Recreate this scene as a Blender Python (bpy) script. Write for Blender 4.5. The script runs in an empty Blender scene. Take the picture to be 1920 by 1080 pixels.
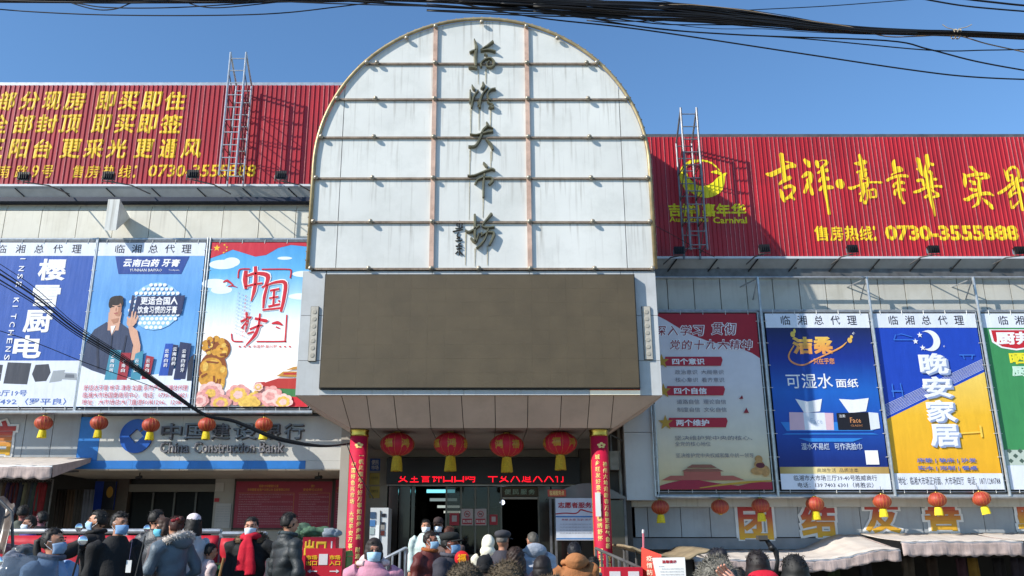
import bpy, bmesh, math, random
import numpy as np
from mathutils import Vector, Matrix, noise
random.seed(7)
SC = bpy.context.scene
COL = SC.collection
# ------------------------------------------------------------------ camera
F, PX, PY, PITCH, CAMH = 1620.0, 910.0, 540.0, math.atan(.3), 1.5
cam = bpy.data.objects.new('camera', bpy.data.cameras.new('camera'))
COL.objects.link(cam); SC.camera = cam
cam.location = (0, 0, CAMH)
cam.rotation_euler = (math.pi/2 + PITCH, 0, 0)
cam.data.sensor_width = 36; cam.data.lens = 36*F/1920
cam.data.shift_x = (960-PX)/1920
cam.data.clip_end = 2000
# ------------------------------------------------------------------ light
SUN = Vector((-1.75, -1.0, 1.325)).normalized()      # towards the sun
EL = math.asin(SUN.z); AZ = math.atan2(SUN.x, SUN.y)
w = bpy.data.worlds.new('World'); SC.world = w; w.use_nodes = True
nt = w.node_tree; bg = nt.nodes['Background']
sky = nt.nodes.new('ShaderNodeTexSky'); sky.sky_type = 'NISHITA'; sky.sun_disc = False
sky.sun_elevation = EL; sky.sun_rotation = AZ
sky.air_density = 1.1; sky.dust_density = .1; sky.ozone_density = 4.0; sky.altitude = 50
tn = nt.nodes.new('ShaderNodeMixRGB'); tn.blend_type = 'MULTIPLY'; tn.inputs[0].default_value = 1; tn.inputs[2].default_value = (.80, .99, 1.10, 1)
nt.links.new(sky.outputs[0], tn.inputs[1]); nt.links.new(tn.outputs[0], bg.inputs[0]); bg.inputs[1].default_value = .142
sl = bpy.data.lights.new('sun', 'SUN'); sl.energy = 5.0; sl.angle = math.radians(.5); sl.color = (1, .95, .86)
so = bpy.data.objects.new('sun', sl); COL.objects.link(so)
so.rotation_euler = SUN.to_track_quat('Z', 'Y').to_euler(); so.location = (-20, -10, 30)
SC.view_settings.view_transform = 'Standard'; SC.view_settings.look = 'None'
SC.view_settings.exposure = .34; SC.view_settings.gamma = 1

# ------------------------------------------------------------------ helpers
def U(px, py, Y):
    "world point of a photograph pixel on the vertical plane y = Y"
    a = (px-PX)/F; b = (PY-py)/F
    dy = math.cos(PITCH)-b*math.sin(PITCH); dz = math.sin(PITCH)+b*math.cos(PITCH)
    s = Y/dy
    return Vector((a*s, Y, CAMH+dz*s))
def UX(px, py, Y): return U(px, py, Y).x
def UZ(py, Y): return U(PX, py, Y).z

def lin(c):
    c = c/255.0
    return c/12.92 if c <= .04045 else ((c+.055)/1.055)**2.4
def RGB(h, k=1.0):
    h = h.lstrip('#'); return tuple(min(1, lin(int(h[i:i+2], 16))*k) for i in (0, 2, 4))
_M = {}
def mat(name, col='#808080', rough=.6, metal=0, var=.1, vscale=5, bump=0, bscale=30, bstretch=(1, 1, 1),
        emit=0, ramp=None, streak=0, dirt=None, ior=1.45, alpha=1, trans=0, coat=0, orand=.03):
    """procedural material; ramp=(axis, lo, hi, [(pos, hex)...]) in object coordinates;
    streak = vertical rain marks, dirt = colour of blotches"""
    if name in _M: return _M[name]
    m = bpy.data.materials.new(name); m.use_nodes = True; _M[name] = m
    t = m.node_tree; N = t.nodes; L = t.links; b = N['Principled BSDF']
    tc = N.new('ShaderNodeTexCoord'); obj = tc.outputs['Object']
    if isinstance(col, str): col = RGB(col or '#808080')
    if ramp:
        ax, lo, hi, stops = ramp
        sx = N.new('ShaderNodeSeparateXYZ'); L.new(obj, sx.inputs[0])
        mr = N.new('ShaderNodeMapRange'); L.new(sx.outputs[ax], mr.inputs[0]); mr.inputs[1].default_value = lo; mr.inputs[2].default_value = hi
        cr = N.new('ShaderNodeValToRGB'); L.new(mr.outputs[0], cr.inputs[0])
        e = cr.color_ramp.elements
        while len(e) < len(stops): e.new(.5)
        for i, (p, c) in enumerate(stops): e[i].position = p; e[i].color = (*RGB(c), 1)
        base = cr.outputs[0]
    else:
        rgb = N.new('ShaderNodeRGB'); rgb.outputs[0].default_value = (*col, 1); base = rgb.outputs[0]
    geo = N.new('ShaderNodeNewGeometry')
    if var:
        n = N.new('ShaderNodeTexNoise'); n.inputs['Scale'].default_value = vscale; n.inputs['Detail'].default_value = 6
        L.new(geo.outputs['Position'], n.inputs['Vector'])
        mr = N.new('ShaderNodeMapRange'); L.new(n.outputs[0], mr.inputs[0])
        mr.inputs[1].default_value = .3; mr.inputs[2].default_value = .7; mr.inputs[3].default_value = 1-var; mr.inputs[4].default_value = 1+var*.5
        hsv = N.new('ShaderNodeHueSaturation'); L.new(base, hsv.inputs['Color']); L.new(mr.outputs[0], hsv.inputs['Value']); base = hsv.outputs[0]
    oi = N.new('ShaderNodeObjectInfo'); mr = N.new('ShaderNodeMapRange'); L.new(oi.outputs['Random'], mr.inputs[0]); mr.inputs[3].default_value = 1-orand; mr.inputs[4].default_value = 1+orand
    if orand:
        hsv = N.new('ShaderNodeHueSaturation'); L.new(base, hsv.inputs['Color']); L.new(mr.outputs[0], hsv.inputs['Value']); base = hsv.outputs[0]
    if dirt:
        n = N.new('ShaderNodeTexNoise'); n.inputs['Scale'].default_value = 1.7; n.inputs['Detail'].default_value = 8; n.inputs['Roughness'].default_value = .7
        L.new(geo.outputs['Position'], n.inputs['Vector'])
        mr = N.new('ShaderNodeMapRange'); L.new(n.outputs[0], mr.inputs[0]); mr.inputs[1].default_value = .48; mr.inputs[2].default_value = .75; mr.inputs[4].default_value = .55
        mx = N.new('ShaderNodeMixRGB'); L.new(mr.outputs[0], mx.inputs[0]); L.new(base, mx.inputs[1]); mx.inputs[2].default_value = (*RGB(dirt), 1); base = mx.outputs[0]
    if streak:
        mp = N.new('ShaderNodeMapping'); mp.inputs['Scale'].default_value = (16, 16, .7); L.new(geo.outputs['Position'], mp.inputs[0])
        n = N.new('ShaderNodeTexNoise'); n.inputs['Scale'].default_value = 1.0; n.inputs['Detail'].default_value = 5; L.new(mp.outputs[0], n.inputs['Vector'])
        sx = N.new('ShaderNodeSeparateXYZ'); L.new(obj, sx.inputs[0])      # panel origin at its top edge: marks fade downwards
        fd = N.new('ShaderNodeMapRange'); L.new(sx.outputs[2], fd.inputs[0]); fd.inputs[1].default_value = -.75; fd.inputs[2].default_value = 0; fd.inputs[3].default_value = .12; fd.inputs[4].default_value = 1
        mr = N.new('ShaderNodeMapRange'); L.new(n.outputs[0], mr.inputs[0]); mr.inputs[1].default_value = .54; mr.inputs[2].default_value = .74; mr.inputs[4].default_value = streak
        mu = N.new('ShaderNodeMath'); mu.operation = 'MULTIPLY'; L.new(mr.outputs[0], mu.inputs[0]); L.new(fd.outputs[0], mu.inputs[1])
        mx = N.new('ShaderNodeMixRGB'); L.new(mu.outputs[0], mx.inputs[0]); L.new(base, mx.inputs[1]); mx.inputs[2].default_value = (*RGB('#6b5d48'), 1); base = mx.outputs[0]
    L.new(base, b.inputs['Base Color'])
    b.inputs['Roughness'].default_value = rough; b.inputs['Metallic'].default_value = metal; b.inputs['IOR'].default_value = ior
    if coat: b.inputs['Coat Weight'].default_value = coat
    if trans: b.inputs['Transmission Weight'].default_value = trans
    if alpha < 1: b.inputs['Alpha'].default_value = alpha
    if bump:
        mp = N.new('ShaderNodeMapping'); mp.inputs['Scale'].default_value = bstretch; L.new(geo.outputs['Position'], mp.inputs[0])
        n = N.new('ShaderNodeTexNoise'); n.inputs['Scale'].default_value = bscale; n.inputs['Detail'].default_value = 5; L.new(mp.outputs[0], n.inputs['Vector'])
        bp = N.new('ShaderNodeBump'); bp.inputs['Strength'].default_value = min(1, bump); bp.inputs['Distance'].default_value = .02; L.new(n.outputs[0], bp.inputs['Height'])
        L.new(bp.outputs[0], b.inputs['Normal'])
    if emit:
        L.new(base, b.inputs['Emission Color']); b.inputs['Emission Strength'].default_value = emit
    return m

class MB:
    def __init__(s): s.v = []; s.f = []; s.mi = []; s.cur = 0
    def add(s, vs, fs):
        o = len(s.v); s.v += [tuple(p) for p in vs]; s.f += [tuple(i+o for i in f) for f in fs]; s.mi += [s.cur]*len(fs); return s
    def box(s, x0, x1, y0, y1, z0, z1):
        v = [(x0, y0, z0), (x1, y0, z0), (x1, y1, z0), (x0, y1, z0), (x0, y0, z1), (x1, y0, z1), (x1, y1, z1), (x0, y1, z1)]
        return s.add(v, [(0, 3, 2, 1), (4, 5, 6, 7), (0, 1, 5, 4), (1, 2, 6, 5), (2, 3, 7, 6), (3, 0, 4, 7)])
    def prism(s, pts, y0, y1):
        "outline pts (x, z), counter-clockwise seen from -y, extruded from y0 (front) to y1"
        a = sum(pts[i][0]*pts[(i+1) % len(pts)][1]-pts[(i+1) % len(pts)][0]*pts[i][1] for i in range(len(pts)))
        if a < 0: pts = pts[::-1]
        n = len(pts)
        v = [(x, y0, z) for x, z in pts]+[(x, y1, z) for x, z in pts]
        f = [tuple(range(n)), tuple(range(2*n-1, n-1, -1))]+[(i, n+i, n+(i+1) % n, (i+1) % n) for i in range(n)]
        return s.add(v, f)
    def hull8(s, lo, hi):
        "four points below, four above, same order (counter-clockwise from top)"
        return s.add(list(lo)+list(hi), [(3, 2, 1, 0), (4, 5, 6, 7), (0, 1, 5, 4), (1, 2, 6, 5), (2, 3, 7, 6), (3, 0, 4, 7)])
    def tube(s, pts, r, n=8, caps=True, ry=None):
        pts = [Vector(p) for p in pts]; m = len(pts)
        rs = r if isinstance(r, (list, tuple)) else [r]*m
        rings = []; prev = None
        for i, p in enumerate(pts):
            d = (pts[min(i+1, m-1)]-pts[max(i-1, 0)])
            if d.length < 1e-9: d = Vector((0, 0, 1))
            d.normalize()
            if prev is None:
                ref = Vector((1, 0, 0)) if abs(d.x) < .9 else Vector((0, 0, 1))
                u = (ref-d*ref.dot(d)).normalized()
            else: u = (prev-d*prev.dot(d)).normalized()
            prev = u; v = d.cross(u)
            q = rs[i]; rx, rz = q if isinstance(q, tuple) else (q, q)
            rings.append([p+u*(rx*math.cos(2*math.pi*k/n))+v*(rz*math.sin(2*math.pi*k/n)) for k in range(n)])
        V = [q for g in rings for q in g]
        Fc = [(i*n+k, i*n+(k+1) % n, (i+1)*n+(k+1) % n, (i+1)*n+k) for i in range(m-1) for k in range(n)]
        if caps: Fc += [tuple(range(n-1, -1, -1)), tuple((m-1)*n+k for k in range(n))]
        return s.add(V, Fc)
    def lathe(s, prof, c=(0, 0, 0), n=24, sx=1, sy=1):
        "prof list of (r, z)"
        V = [(c[0]+r*sx*math.cos(2*math.pi*k/n), c[1]+r*sy*math.sin(2*math.pi*k/n), c[2]+z) for r, z in prof for k in range(n)]
        m = len(prof)
        Fc = [(i*n+k, i*n+(k+1) % n, (i+1)*n+(k+1) % n, (i+1)*n+k) for i in range(m-1) for k in range(n)]
        Fc += [tuple(range(n-1, -1, -1)), tuple((m-1)*n+k for k in range(n))]
        return s.add(V, Fc)
    def ell(s, c, r, n=14, m=9):
        prof = [(math.sin(math.pi*(i+.001)/(m-1+.002)), -math.cos(math.pi*i/(m-1))) for i in range(m)]
        V = [(c[0]+a*r[0]*math.cos(2*math.pi*k/n), c[1]+a*r[1]*math.sin(2*math.pi*k/n), c[2]+z*r[2]) for a, z in prof for k in range(n)]
        Fc = [(i*n+k, i*n+(k+1) % n, (i+1)*n+(k+1) % n, (i+1)*n+k) for i in range(m-1) for k in range(n)]
        return s.add(V, Fc+[tuple(range(n-1, -1, -1)), tuple((m-1)*n+k for k in range(n))])
    def mesh(s, name, mats, smooth=False):
        me = bpy.data.meshes.new(name); me.from_pydata(s.v, [], s.f)
        for m in (mats if isinstance(mats, (list, tuple)) else [mats]): me.materials.append(m)
        if len(me.materials) > 1: me.polygons.foreach_set('material_index', s.mi)
        if smooth: me.polygons.foreach_set('use_smooth', [True]*len(me.polygons))
        me.update(); return me
    def build(s, name, mats, parent=None, loc=None, smooth=False):
        return link(name, s.mesh(name, mats, smooth), parent, loc)

def link(name, me, parent=None, loc=None):
    o = bpy.data.objects.new(name, me); COL.objects.link(o)
    if parent is not None:
        o.parent = parent
        if loc is None: loc = -Vector(parent['w']) if 'w' in parent else (0, 0, 0)
    if loc is not None: o.location = loc
    return o
def tag(o, label=None, cat=None, group=None, kind=None):
    for k, v in (('label', label), ('category', cat), ('group', group), ('kind', kind)):
        if v: o[k] = v
    return o
def thing(name, label, cat, loc=(0, 0, 0), group=None, rz=0, world=True):
    "Empty at the thing's base; with world=True its parts are written in world coordinates"
    o = bpy.data.objects.new(name, None); COL.objects.link(o); o.location = loc; o.rotation_euler.z = rz
    o.empty_display_size = .1
    if world: o['w'] = list(loc)
    return tag(o, label, cat, group)
def copy_tree(o, loc=None, label=None, parent=None):
    c = o.copy(); COL.objects.link(c)
    if parent is not None: c.parent = parent
    if loc is not None: c.location = loc
    if label: c['label'] = label
    for ch in list(o.children): copy_tree(ch, parent=c)
    return c
def wpart(name, x0, x1, y0, y1, z0, z1, m, par):
    "a box part whose origin is the middle of its top edge (world coordinates)"
    cx = (x0+x1)/2
    b = MB().box(x0-cx, x1-cx, 0, y1-y0, z0-z1, 0)
    return b.build(name, m, par, Vector((cx, y0, z1))-Vector(par['w']))

# ---- lettering
_T = {}
def glyphs(s, bold=0.0, res=2):
    "vertices (x, z, depth 0..1) and faces of a text one unit high"
    k = (s, bold, res)
    if k in _T: return _T[k]
    c = bpy.data.curves.new('t', 'FONT'); c.body = s; c.size = 1; c.resolution_u = res
    c.bevel_depth = bold; c.bevel_resolution = 0
    o = bpy.data.objects.new('t', c); COL.objects.link(o)
    bpy.context.view_layer.update()
    me = bpy.data.meshes.new_from_object(o.evaluated_get(bpy.context.evaluated_depsgraph_get()))
    v = np.empty(len(me.vertices)*3); me.vertices.foreach_get('co', v); v = v.reshape(-1, 3).copy()
    f = [tuple(p.vertices) for p in me.polygons]
    if bold:                                     # keep the side that faces the reader
        keep = [t for t in f if sum(v[i, 2] for i in t)/len(t) > -1e-5]; f = keep
        v[:, 2] = np.clip(v[:, 2], 0, None)/bold
    bpy.data.objects.remove(o); bpy.data.curves.remove(c); bpy.data.meshes.remove(me)
    _T[k] = (v, f); return _T[k]
def add_text(mb, s, x0, z0, x1, z1, y, th=.003, bold=0, fit='box', shear=0, res=2, warp=None):
    "text on a plane facing -y; fit='box' stretches it to the box, 'em' puts one character into the cell"
    v, f = glyphs(s, bold, res)
    if len(v) == 0: return
    if fit == 'box':
        v0 = glyphs(s, 0, res)[0]; lo = v0.min(0)-bold*.8; hi = v0.max(0)+bold*.8
        if bold: v = v.copy(); v[:, :2] = np.clip(v[:, :2], lo[:2]-bold*.2, hi[:2]+bold*.2)
        u = (v[:, 0]-lo[0])/max(1e-6, hi[0]-lo[0]); q = (v[:, 1]-lo[1])/max(1e-6, hi[1]-lo[1])
    else:
        u = (v[:, 0]-.0)/1.0; q = (v[:, 1]+.14)/1.0
    X = x0+u*(x1-x0)+shear*q*(z1-z0); Z = z0+q*(z1-z0)
    if warp is not None: X, Z = warp(X, Z)
    Yy = y-(v[:, 2] if bold else np.zeros(len(v)))*th
    mb.add(np.stack([X, Yy, Z], 1).tolist(), f)

GH = {}
def ground_z(x, y):
    "street level: falls away to the right, rises a little to the building"
    s = lambda a, b, t: (lambda q: q*q*(3-2*q))(max(0, min(1, (t-a)/(b-a))))
    return .12*s(5, 9, y) + .12*s(8.5, 11, y) - 1.15*s(2.4, 5.5, x)*s(4, 9, y)

# ------------------------------------------------------------------ materials
M_white = mat('white_panel', '#d9d9d3', .38, var=.08, vscale=1.1, streak=.6, dirt='#bcbdb6', bump=.12, bscale=2)
M_box = mat('grey_white_panel', '#c2c3c2', .35, var=.08, vscale=1.2, streak=.25, dirt='#a8a8a4', bump=.1, bscale=2)
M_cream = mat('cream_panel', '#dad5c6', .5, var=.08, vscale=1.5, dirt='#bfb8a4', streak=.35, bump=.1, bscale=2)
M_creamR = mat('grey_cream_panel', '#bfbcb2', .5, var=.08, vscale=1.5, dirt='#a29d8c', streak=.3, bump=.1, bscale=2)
M_grey = mat('grey_panel', '#9fa3a6', .45, var=.08, vscale=1.4, dirt='#85878a', streak=.3, bump=.1, bscale=2)
M_soffit = mat('soffit_panel', '#cbb09c', .5, var=.1, vscale=1.5, dirt='#a8917f', bump=.1, bscale=2)
M_gap = mat('dark_joint', '#2a2826', .8)
M_rail = mat('rusty_light_strip', '#94826f', .5, metal=.3, var=.35, vscale=9, dirt='#5e4432', bump=.3, bscale=40)
M_strip = mat('copper_pink_strip', '#c9a996', .45, var=.25, vscale=7, dirt='#9a7058', bump=.2)
M_brass = mat('brass_trim', '#b5a27a', .45, metal=.45, var=.3, vscale=8, dirt='#75614a')
M_bulb = mat('lamp_ball', '#a59c8c', .25, metal=.35, var=.2, vscale=30)
M_steel = mat('galvanised_steel', '#b4b8bb', .38, metal=.55, var=.2, vscale=12, dirt='#7d7a74')
M_steel_d = mat('weathered_steel', '#6c6b6a', .5, metal=.4, var=.3, vscale=8, dirt='#4a3a2e')
M_led = mat('led_face', '#574c39', .62, orand=.028, var=.16, vscale=2.2, bump=.35, bscale=160)
M_bronze = mat('weathered_bronze', '#7c775f', .4, metal=.4, var=.3, vscale=14, dirt='#4c4836')
M_ink = mat('dark_bronze', '#2f2c26', .5)
M_red = mat('billboard_red', '#ac1f2b', .45, var=.2, vscale=1.1, dirt='#86242c', bump=.05)
M_redline = mat('billboard_ridge_glint', '#c47c7c', .35, var=.35, vscale=20)  # paler ridge tops: glints along the ribs put into the colour
M_yel = mat('billboard_yellow', '#eec322', .5, var=.08, vscale=6)
M_yelg = mat('logo_yellow', '#e3d61c', .5, var=.08)
M_black = mat('black', '#151516', .5, var=.1)
M_dark = mat('dark_void', '#0d0d0e', .8)
M_navy = mat('navy_band', '#1c2338', .5, var=.2)
M_ground = mat('asphalt_street', '#7c756a', .85, var=.2, vscale=2, dirt='#655f56', bump=.4, bscale=60)
M_conc = mat('concrete', '#a09c94', .8, var=.15, vscale=3, dirt='#7e7a72', bump=.3)
M_roof = mat('roof_felt', '#6f6c68', .9, var=.2)

# ------------------------------------------------------------------ ground
g = MB(); xs = [-200, -60, -25]+[-12+i*.75 for i in range(37)]+[25, 60, 200]; ys = [-150, -40, -10]+[0+i*.75 for i in range(30)]+[40, 100, 300]
for y in ys:
    for x in xs: g.v.append((x, y, ground_z(x, y)))
nx = len(xs)
for j in range(len(ys)-1):
    for i in range(nx-1): g.f.append((j*nx+i, j*nx+i+1, (j+1)*nx+i+1, (j+1)*nx+i)); g.mi.append(0)
tag(g.build('street', M_ground, smooth=True), kind='structure')

# ================================================================== ENTRANCE TOWER
TY = 14.0; TCX = -.065; TR = 2.95; TZC = 7.96; TB = 6.03
tower = thing('entrance_tower', 'arched white panelled entrance tower carrying bronze calligraphy above the market door', 'building', (TCX, TY, 0))
def arch(r, n=64, zb=TB):
    pts = [(TCX-r, zb)]+[(TCX+r*math.cos(math.pi-math.pi*i/n), TZC+r*math.sin(math.pi-math.pi*i/n)) for i in range(n+1)]+[(TCX+r, zb)]
    return pts[::-1]
def clip(poly, a, b, c):
    out = []
    for i in range(len(poly)):
        p, q = poly[i], poly[(i+1) % len(poly)]
        dp = a*p[0]+b*p[1]-c; dq = a*q[0]+b*q[1]-c
        if dp <= 0: out.append(p)
        if dp*dq < 0: t = dp/(dp-dq); out.append((p[0]+t*(q[0]-p[0]), p[1]+t*(q[1]-p[1])))
    return out
MB().prism(arch(TR-.03), TY+.05, TY+.75).build('arch_core', M_grey, tower)
ZR = [6.03, 6.88, 7.70, 8.49, 9.25, 9.98, 11.2]
XS = [-3.1, -2.55, -.92, .76, 2.42, 3.1]
gp = .006
for j in range(6):
    for i in range(5):
        p = arch(TR-.02)
        for a, b, c in ((-1, 0, -(XS[i]+gp)), (1, 0, XS[i+1]-gp), (0, -1, -(ZR[j]+gp)), (0, 1, ZR[j+1]-gp)): p = clip(p, a, b, c)
        if len(p) < 3 or max(q[0] for q in p)-min(q[0] for q in p) < .06: continue
        top = max(q[1] for q in p); xc = sum(q[0] for q in p)/len(p); dy = random.uniform(-.003, .003)
        MB().prism([(x-xc, z-top) for x, z in p], 0, .045).build('panel', M_white, tower, Vector((xc, TY+dy, top))-Vector(tower.location))
def halfw(z): return TR if z <= TZC else math.sqrt(max(0, TR*TR-(z-TZC)**2))
for z in ZR[:6]:
    h = halfw(z)-.02; yy = TY-.035
    wpart('light_strip', TCX-h, TCX+h, yy, TY-.006, z-.018, z+.018, M_rail, tower)
for x in (-.92, .76):
    zt = TZC+math.sqrt(TR**2-(x-TCX)**2)-.02
    wpart('upright_strip', x-.038, x+.038, TY-.045, TY-.007, 6.03, zt, M_strip, tower)
# brass edge and the little lamps along it
edge = [(x, z) for x, z in arch(TR+.01, 60)][::-1]
MB().tube([(x, TY-.03, z) for x, z in edge], .035, 8).build('edge_trim', M_brass, tower, smooth=True)
MB().tube([(x, TY+.3, z) for x, z in arch(TR-.02, 40)], .03, 6).build('edge_trim', M_brass, tower, smooth=True)
st = MB()
for i in range(1, 84):
    t = i/84.0; L1 = TZC-TB; tot = 2*L1+math.pi*TR; d = t*tot
    if d < L1: x, z, nx_, nz_ = TCX-TR, TB+d, -1, 0
    elif d < L1+math.pi*TR: a = math.pi-(d-L1)/TR; x, z, nx_, nz_ = TCX+TR*math.cos(a), TZC+TR*math.sin(a), math.cos(a), math.sin(a)
    else: x, z, nx_, nz_ = TCX+TR, TB+tot-d, 1, 0
    p = Vector((x, TY-.03, z)); n_ = Vector((nx_, 0, nz_))
    st.tube([p+n_*.02, p+n_*.055], [.011, .014], 5)
tag(st.build('edge_stud', M_rail, tower), kind='stuff')
bulb = MB(); bulb.lathe([(.018, .0), (.02, .02)], n=8); bulb.ell((0, 0, .035), (.043, .043, .043), 12, 8)
bm_ = bulb.mesh('bulb', M_bulb, True)
def put_bulb(x, z):
    o = link('bulb', bm_, tower, Vector((x, TY-.035, z))-Vector(tower.location)); o.rotation_euler.x = math.pi/2
for j, z in enumerate(ZR[:6]):
    h = halfw(z)-.05
    for x in [TCX-h, -1.98, -.92, .76, 1.85, TCX+h]+([-.11] if j == 0 else []): 
        if abs(x-TCX) <= h+.001: put_bulb(x, z)
put_bulb(TCX, 10.83); put_bulb(-1.45, 10.49); put_bulb(1.33, 10.49)
for x in (-.92, .76): put_bulb(x, 10.74)

# calligraphy: each character drawn with brush strokes, seen at its place on the photograph
def brush(mb, strokes, conv, y, th):
    for st_ in strokes:
        pts = [(conv(a, b), w_) for a, b, w_ in st_]
        # smooth the centre line
        P = []
        n = len(pts)
        for i in range(n-1):
            p0 = pts[max(i-1, 0)]; p1 = pts[i]; p2 = pts[i+1]; p3 = pts[min(i+2, n-1)]
            for k in range(5):
                t = k/5
                cr = lambda a, b, c, d: .5*(2*b+(c-a)*t+(2*a-5*b+4*c-d)*t*t+(-a+3*b-3*c+d)*t**3)
                P.append((cr(p0[0][0], p1[0][0], p2[0][0], p3[0][0]), cr(p0[0][1], p1[0][1], p2[0][1], p3[0][1]), p1[1]+(p2[1]-p1[1])*t))
        P.append((pts[-1][0][0], pts[-1][0][1], pts[-1][1]))
        # a bevelled bar: front ridge face narrower than the back
        m = len(P); V = []
        for i, (x, z, w_) in enumerate(P):
            a = P[max(i-1, 0)]; b = P[min(i+1, m-1)]; dx, dz = b[0]-a[0], b[1]-a[1]; l = math.hypot(dx, dz) or 1
            nx_, nz_ = -dz/l, dx/l; h = w_*.5
            for k, yy in ((1, y), (.95, y-th*.6), (.55, y-th), (-.55, y-th), (-.95, y-th*.6), (-1, y)):
                V.append((x+nx_*h*k, yy, z+nz_*h*k))
        Fc = [(i*6+k, i*6+k+1, (i+1)*6+k+1, (i+1)*6+k) for i in range(m-1) for k in range(5)]
        Fc += [tuple(range(6)), tuple((m-1)*6+k for k in range(5, -1, -1))]
        mb.add(V, Fc)
def c7(a, b): p = U(820+a*.2222, 60+b*.2222, TY-.05); return (p.x, p.z)     # from the two enlargements studied
def c8(a, b): p = U(820+a*.2036, 280+b*.2036, TY-.05); return (p.x, p.z)
K = .00165
CH = {
 'character': [
  (c7, [[(312, 62, 14), (328, 120, 42), (322, 200, 44), (325, 290, 30)], [(272, 172, 20), (300, 160, 26), (330, 150, 20)], [(262, 300, 22), (300, 296, 32), (335, 305, 26)],
        [(470, 78, 34), (430, 110, 26), (365, 152, 14)], [(365, 160, 14), (430, 150, 24), (492, 165, 26)], [(400, 185, 26), (420, 200, 24)], [(372, 295, 22), (368, 265, 22), (405, 230, 24), (450, 222, 26), (480, 255, 34), (465, 290, 28), (425, 295, 20), (420, 265, 16), (440, 245, 12)]]),
  (c7, [[(292, 448, 12), (305, 475, 34), (318, 490, 20)], [(278, 490, 18), (280, 550, 28), (276, 600, 18)], [(345, 492, 18), (310, 540, 28), (292, 600, 34), (290, 638, 22)],
        [(385, 425, 20), (390, 455, 42), (372, 480, 30)], [(430, 470, 14), (385, 520, 24), (362, 580, 36), (358, 638, 28)], [(342, 590, 14), (350, 620, 26)],
        [(492, 478, 30), (450, 488, 24), (425, 520, 24), (430, 560, 26), (450, 575, 20)], [(425, 585, 22), (440, 600, 20), (470, 615, 26), (440, 635, 30), (480, 635, 18)]]),
  (c7, [[(415, 762, 18), (425, 790, 38), (385, 830, 30), (360, 900, 32), (320, 960, 28), (262, 965, 24)], [(275, 862, 18), (330, 868, 20), (400, 850, 26), (470, 835, 34)], [(470, 815, 10), (445, 800, 20), (420, 800, 18)], [(412, 905, 20), (450, 945, 40), (468, 990, 24)]]),
  (c8, [[(425, 122, 22), (450, 150, 36), (462, 165, 14)], [(278, 242, 20), (340, 240, 22), (430, 205, 24), (500, 180, 30), (532, 195, 16)], [(350, 320, 26), (370, 280, 22), (430, 255, 18)], [(435, 225, 26), (425, 320, 26), (425, 440, 26)], [(430, 262, 14), (490, 260, 24), (510, 285, 34), (475, 325, 30)]]),
  (c8, [[(345, 598, 26), (348, 680, 32), (345, 760, 34), (350, 860, 18)], [(258, 745, 20), (300, 758, 30), (390, 700, 22)], [(310, 815, 22), (350, 850, 34), (385, 770, 16)],
        [(500, 590, 34), (460, 640, 26), (415, 700, 22), (450, 720, 20), (525, 712, 28)], [(405, 765, 30), (415, 790, 20)], [(470, 730, 20), (440, 820, 24), (395, 880, 26), (358, 908, 20)], [(400, 800, 12), (460, 765, 18), (520, 770, 34), (505, 830, 28), (478, 882, 24)]]),
 ]}
callig = thing('calligraphy_sign', 'five weathered bronze calligraphy characters running down the middle of the white arch', 'sign', (-.06, TY-.02, 6.3))
for conv, strokes in CH['character']:
    mb = MB(); brush(mb, [[(a, b, w_*K) for a, b, w_ in s_] for s_ in strokes], conv, TY-.004, .075)
    mb.build('character', M_bronze, callig)
small = [(c8, [[(185, 655, 8), (178, 700, 12)], [(205, 650, 9), (200, 715, 12)], [(232, 660, 7), (222, 710, 12)], [(165, 720, 9), (205, 722, 11), (238, 705, 8)], [(140, 750, 12), (185, 740, 12), (235, 730, 9)]]),
         (c8, [[(195, 755, 8), (180, 790, 12), (200, 800, 10)], [(175, 815, 9), (205, 800, 10), (195, 835, 10), (228, 828, 9)], [(165, 835, 8), (215, 835, 12)]]),
         (c8, [[(215, 855, 10), (190, 870, 10)], [(168, 885, 12), (200, 880, 10), (228, 885, 12)], [(175, 910, 10), (225, 905, 10)], [(203, 890, 12), (202, 965, 12)], [(165, 955, 10), (190, 930, 10)], [(205, 930, 10), (232, 965, 14)]])]
sig = thing('signature_sign', 'three small dark signature characters on the arch, left of the lowest bronze character', 'sign', (-.4, TY-.02, 6.3))
for conv, strokes in small:
    mb = MB(); brush(mb, [[(a, b, w_*K) for a, b, w_ in s_] for s_ in strokes], conv, TY-.004, .025)
    mb.build('character', M_ink, sig)
# rust runs below the bronze characters (stains stay where they are)
M_stain = mat('rust_run', '#b5ad96', .6, var=.3, vscale=18)
runs = MB()
for (a, b, c, d, cv) in ((345, 300, 345, 430, c7), (410, 300, 410, 425, c7), (282, 640, 282, 860, c7), (352, 640, 352, 820, c7), (450, 645, 450, 800, c7), (280, 975, 280, 1080, c7), (462, 990, 462, 1080, c7),
                       (300, 0, 292, 640, c8), (495, 10, 492, 160, c8), (423, 445, 420, 620, c8), (348, 905, 346, 1070, c8), (462, 880, 462, 1060, c8), (262, 760, 258, 1060, c8)):
    p = cv(a, b); q = cv(c, d); wd = random.uniform(.008, .02)
    runs.add([(p[0]-wd, TY-.0065, p[1]), (q[0]-wd*.4, TY-.0065, q[1]), (q[0]+wd*.4, TY-.0065, q[1]), (p[0]+wd, TY-.0065, p[1])], [(0, 1, 2, 3)])
tag(runs.build('rust_stains', M_stain, tower), kind='stuff')

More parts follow.
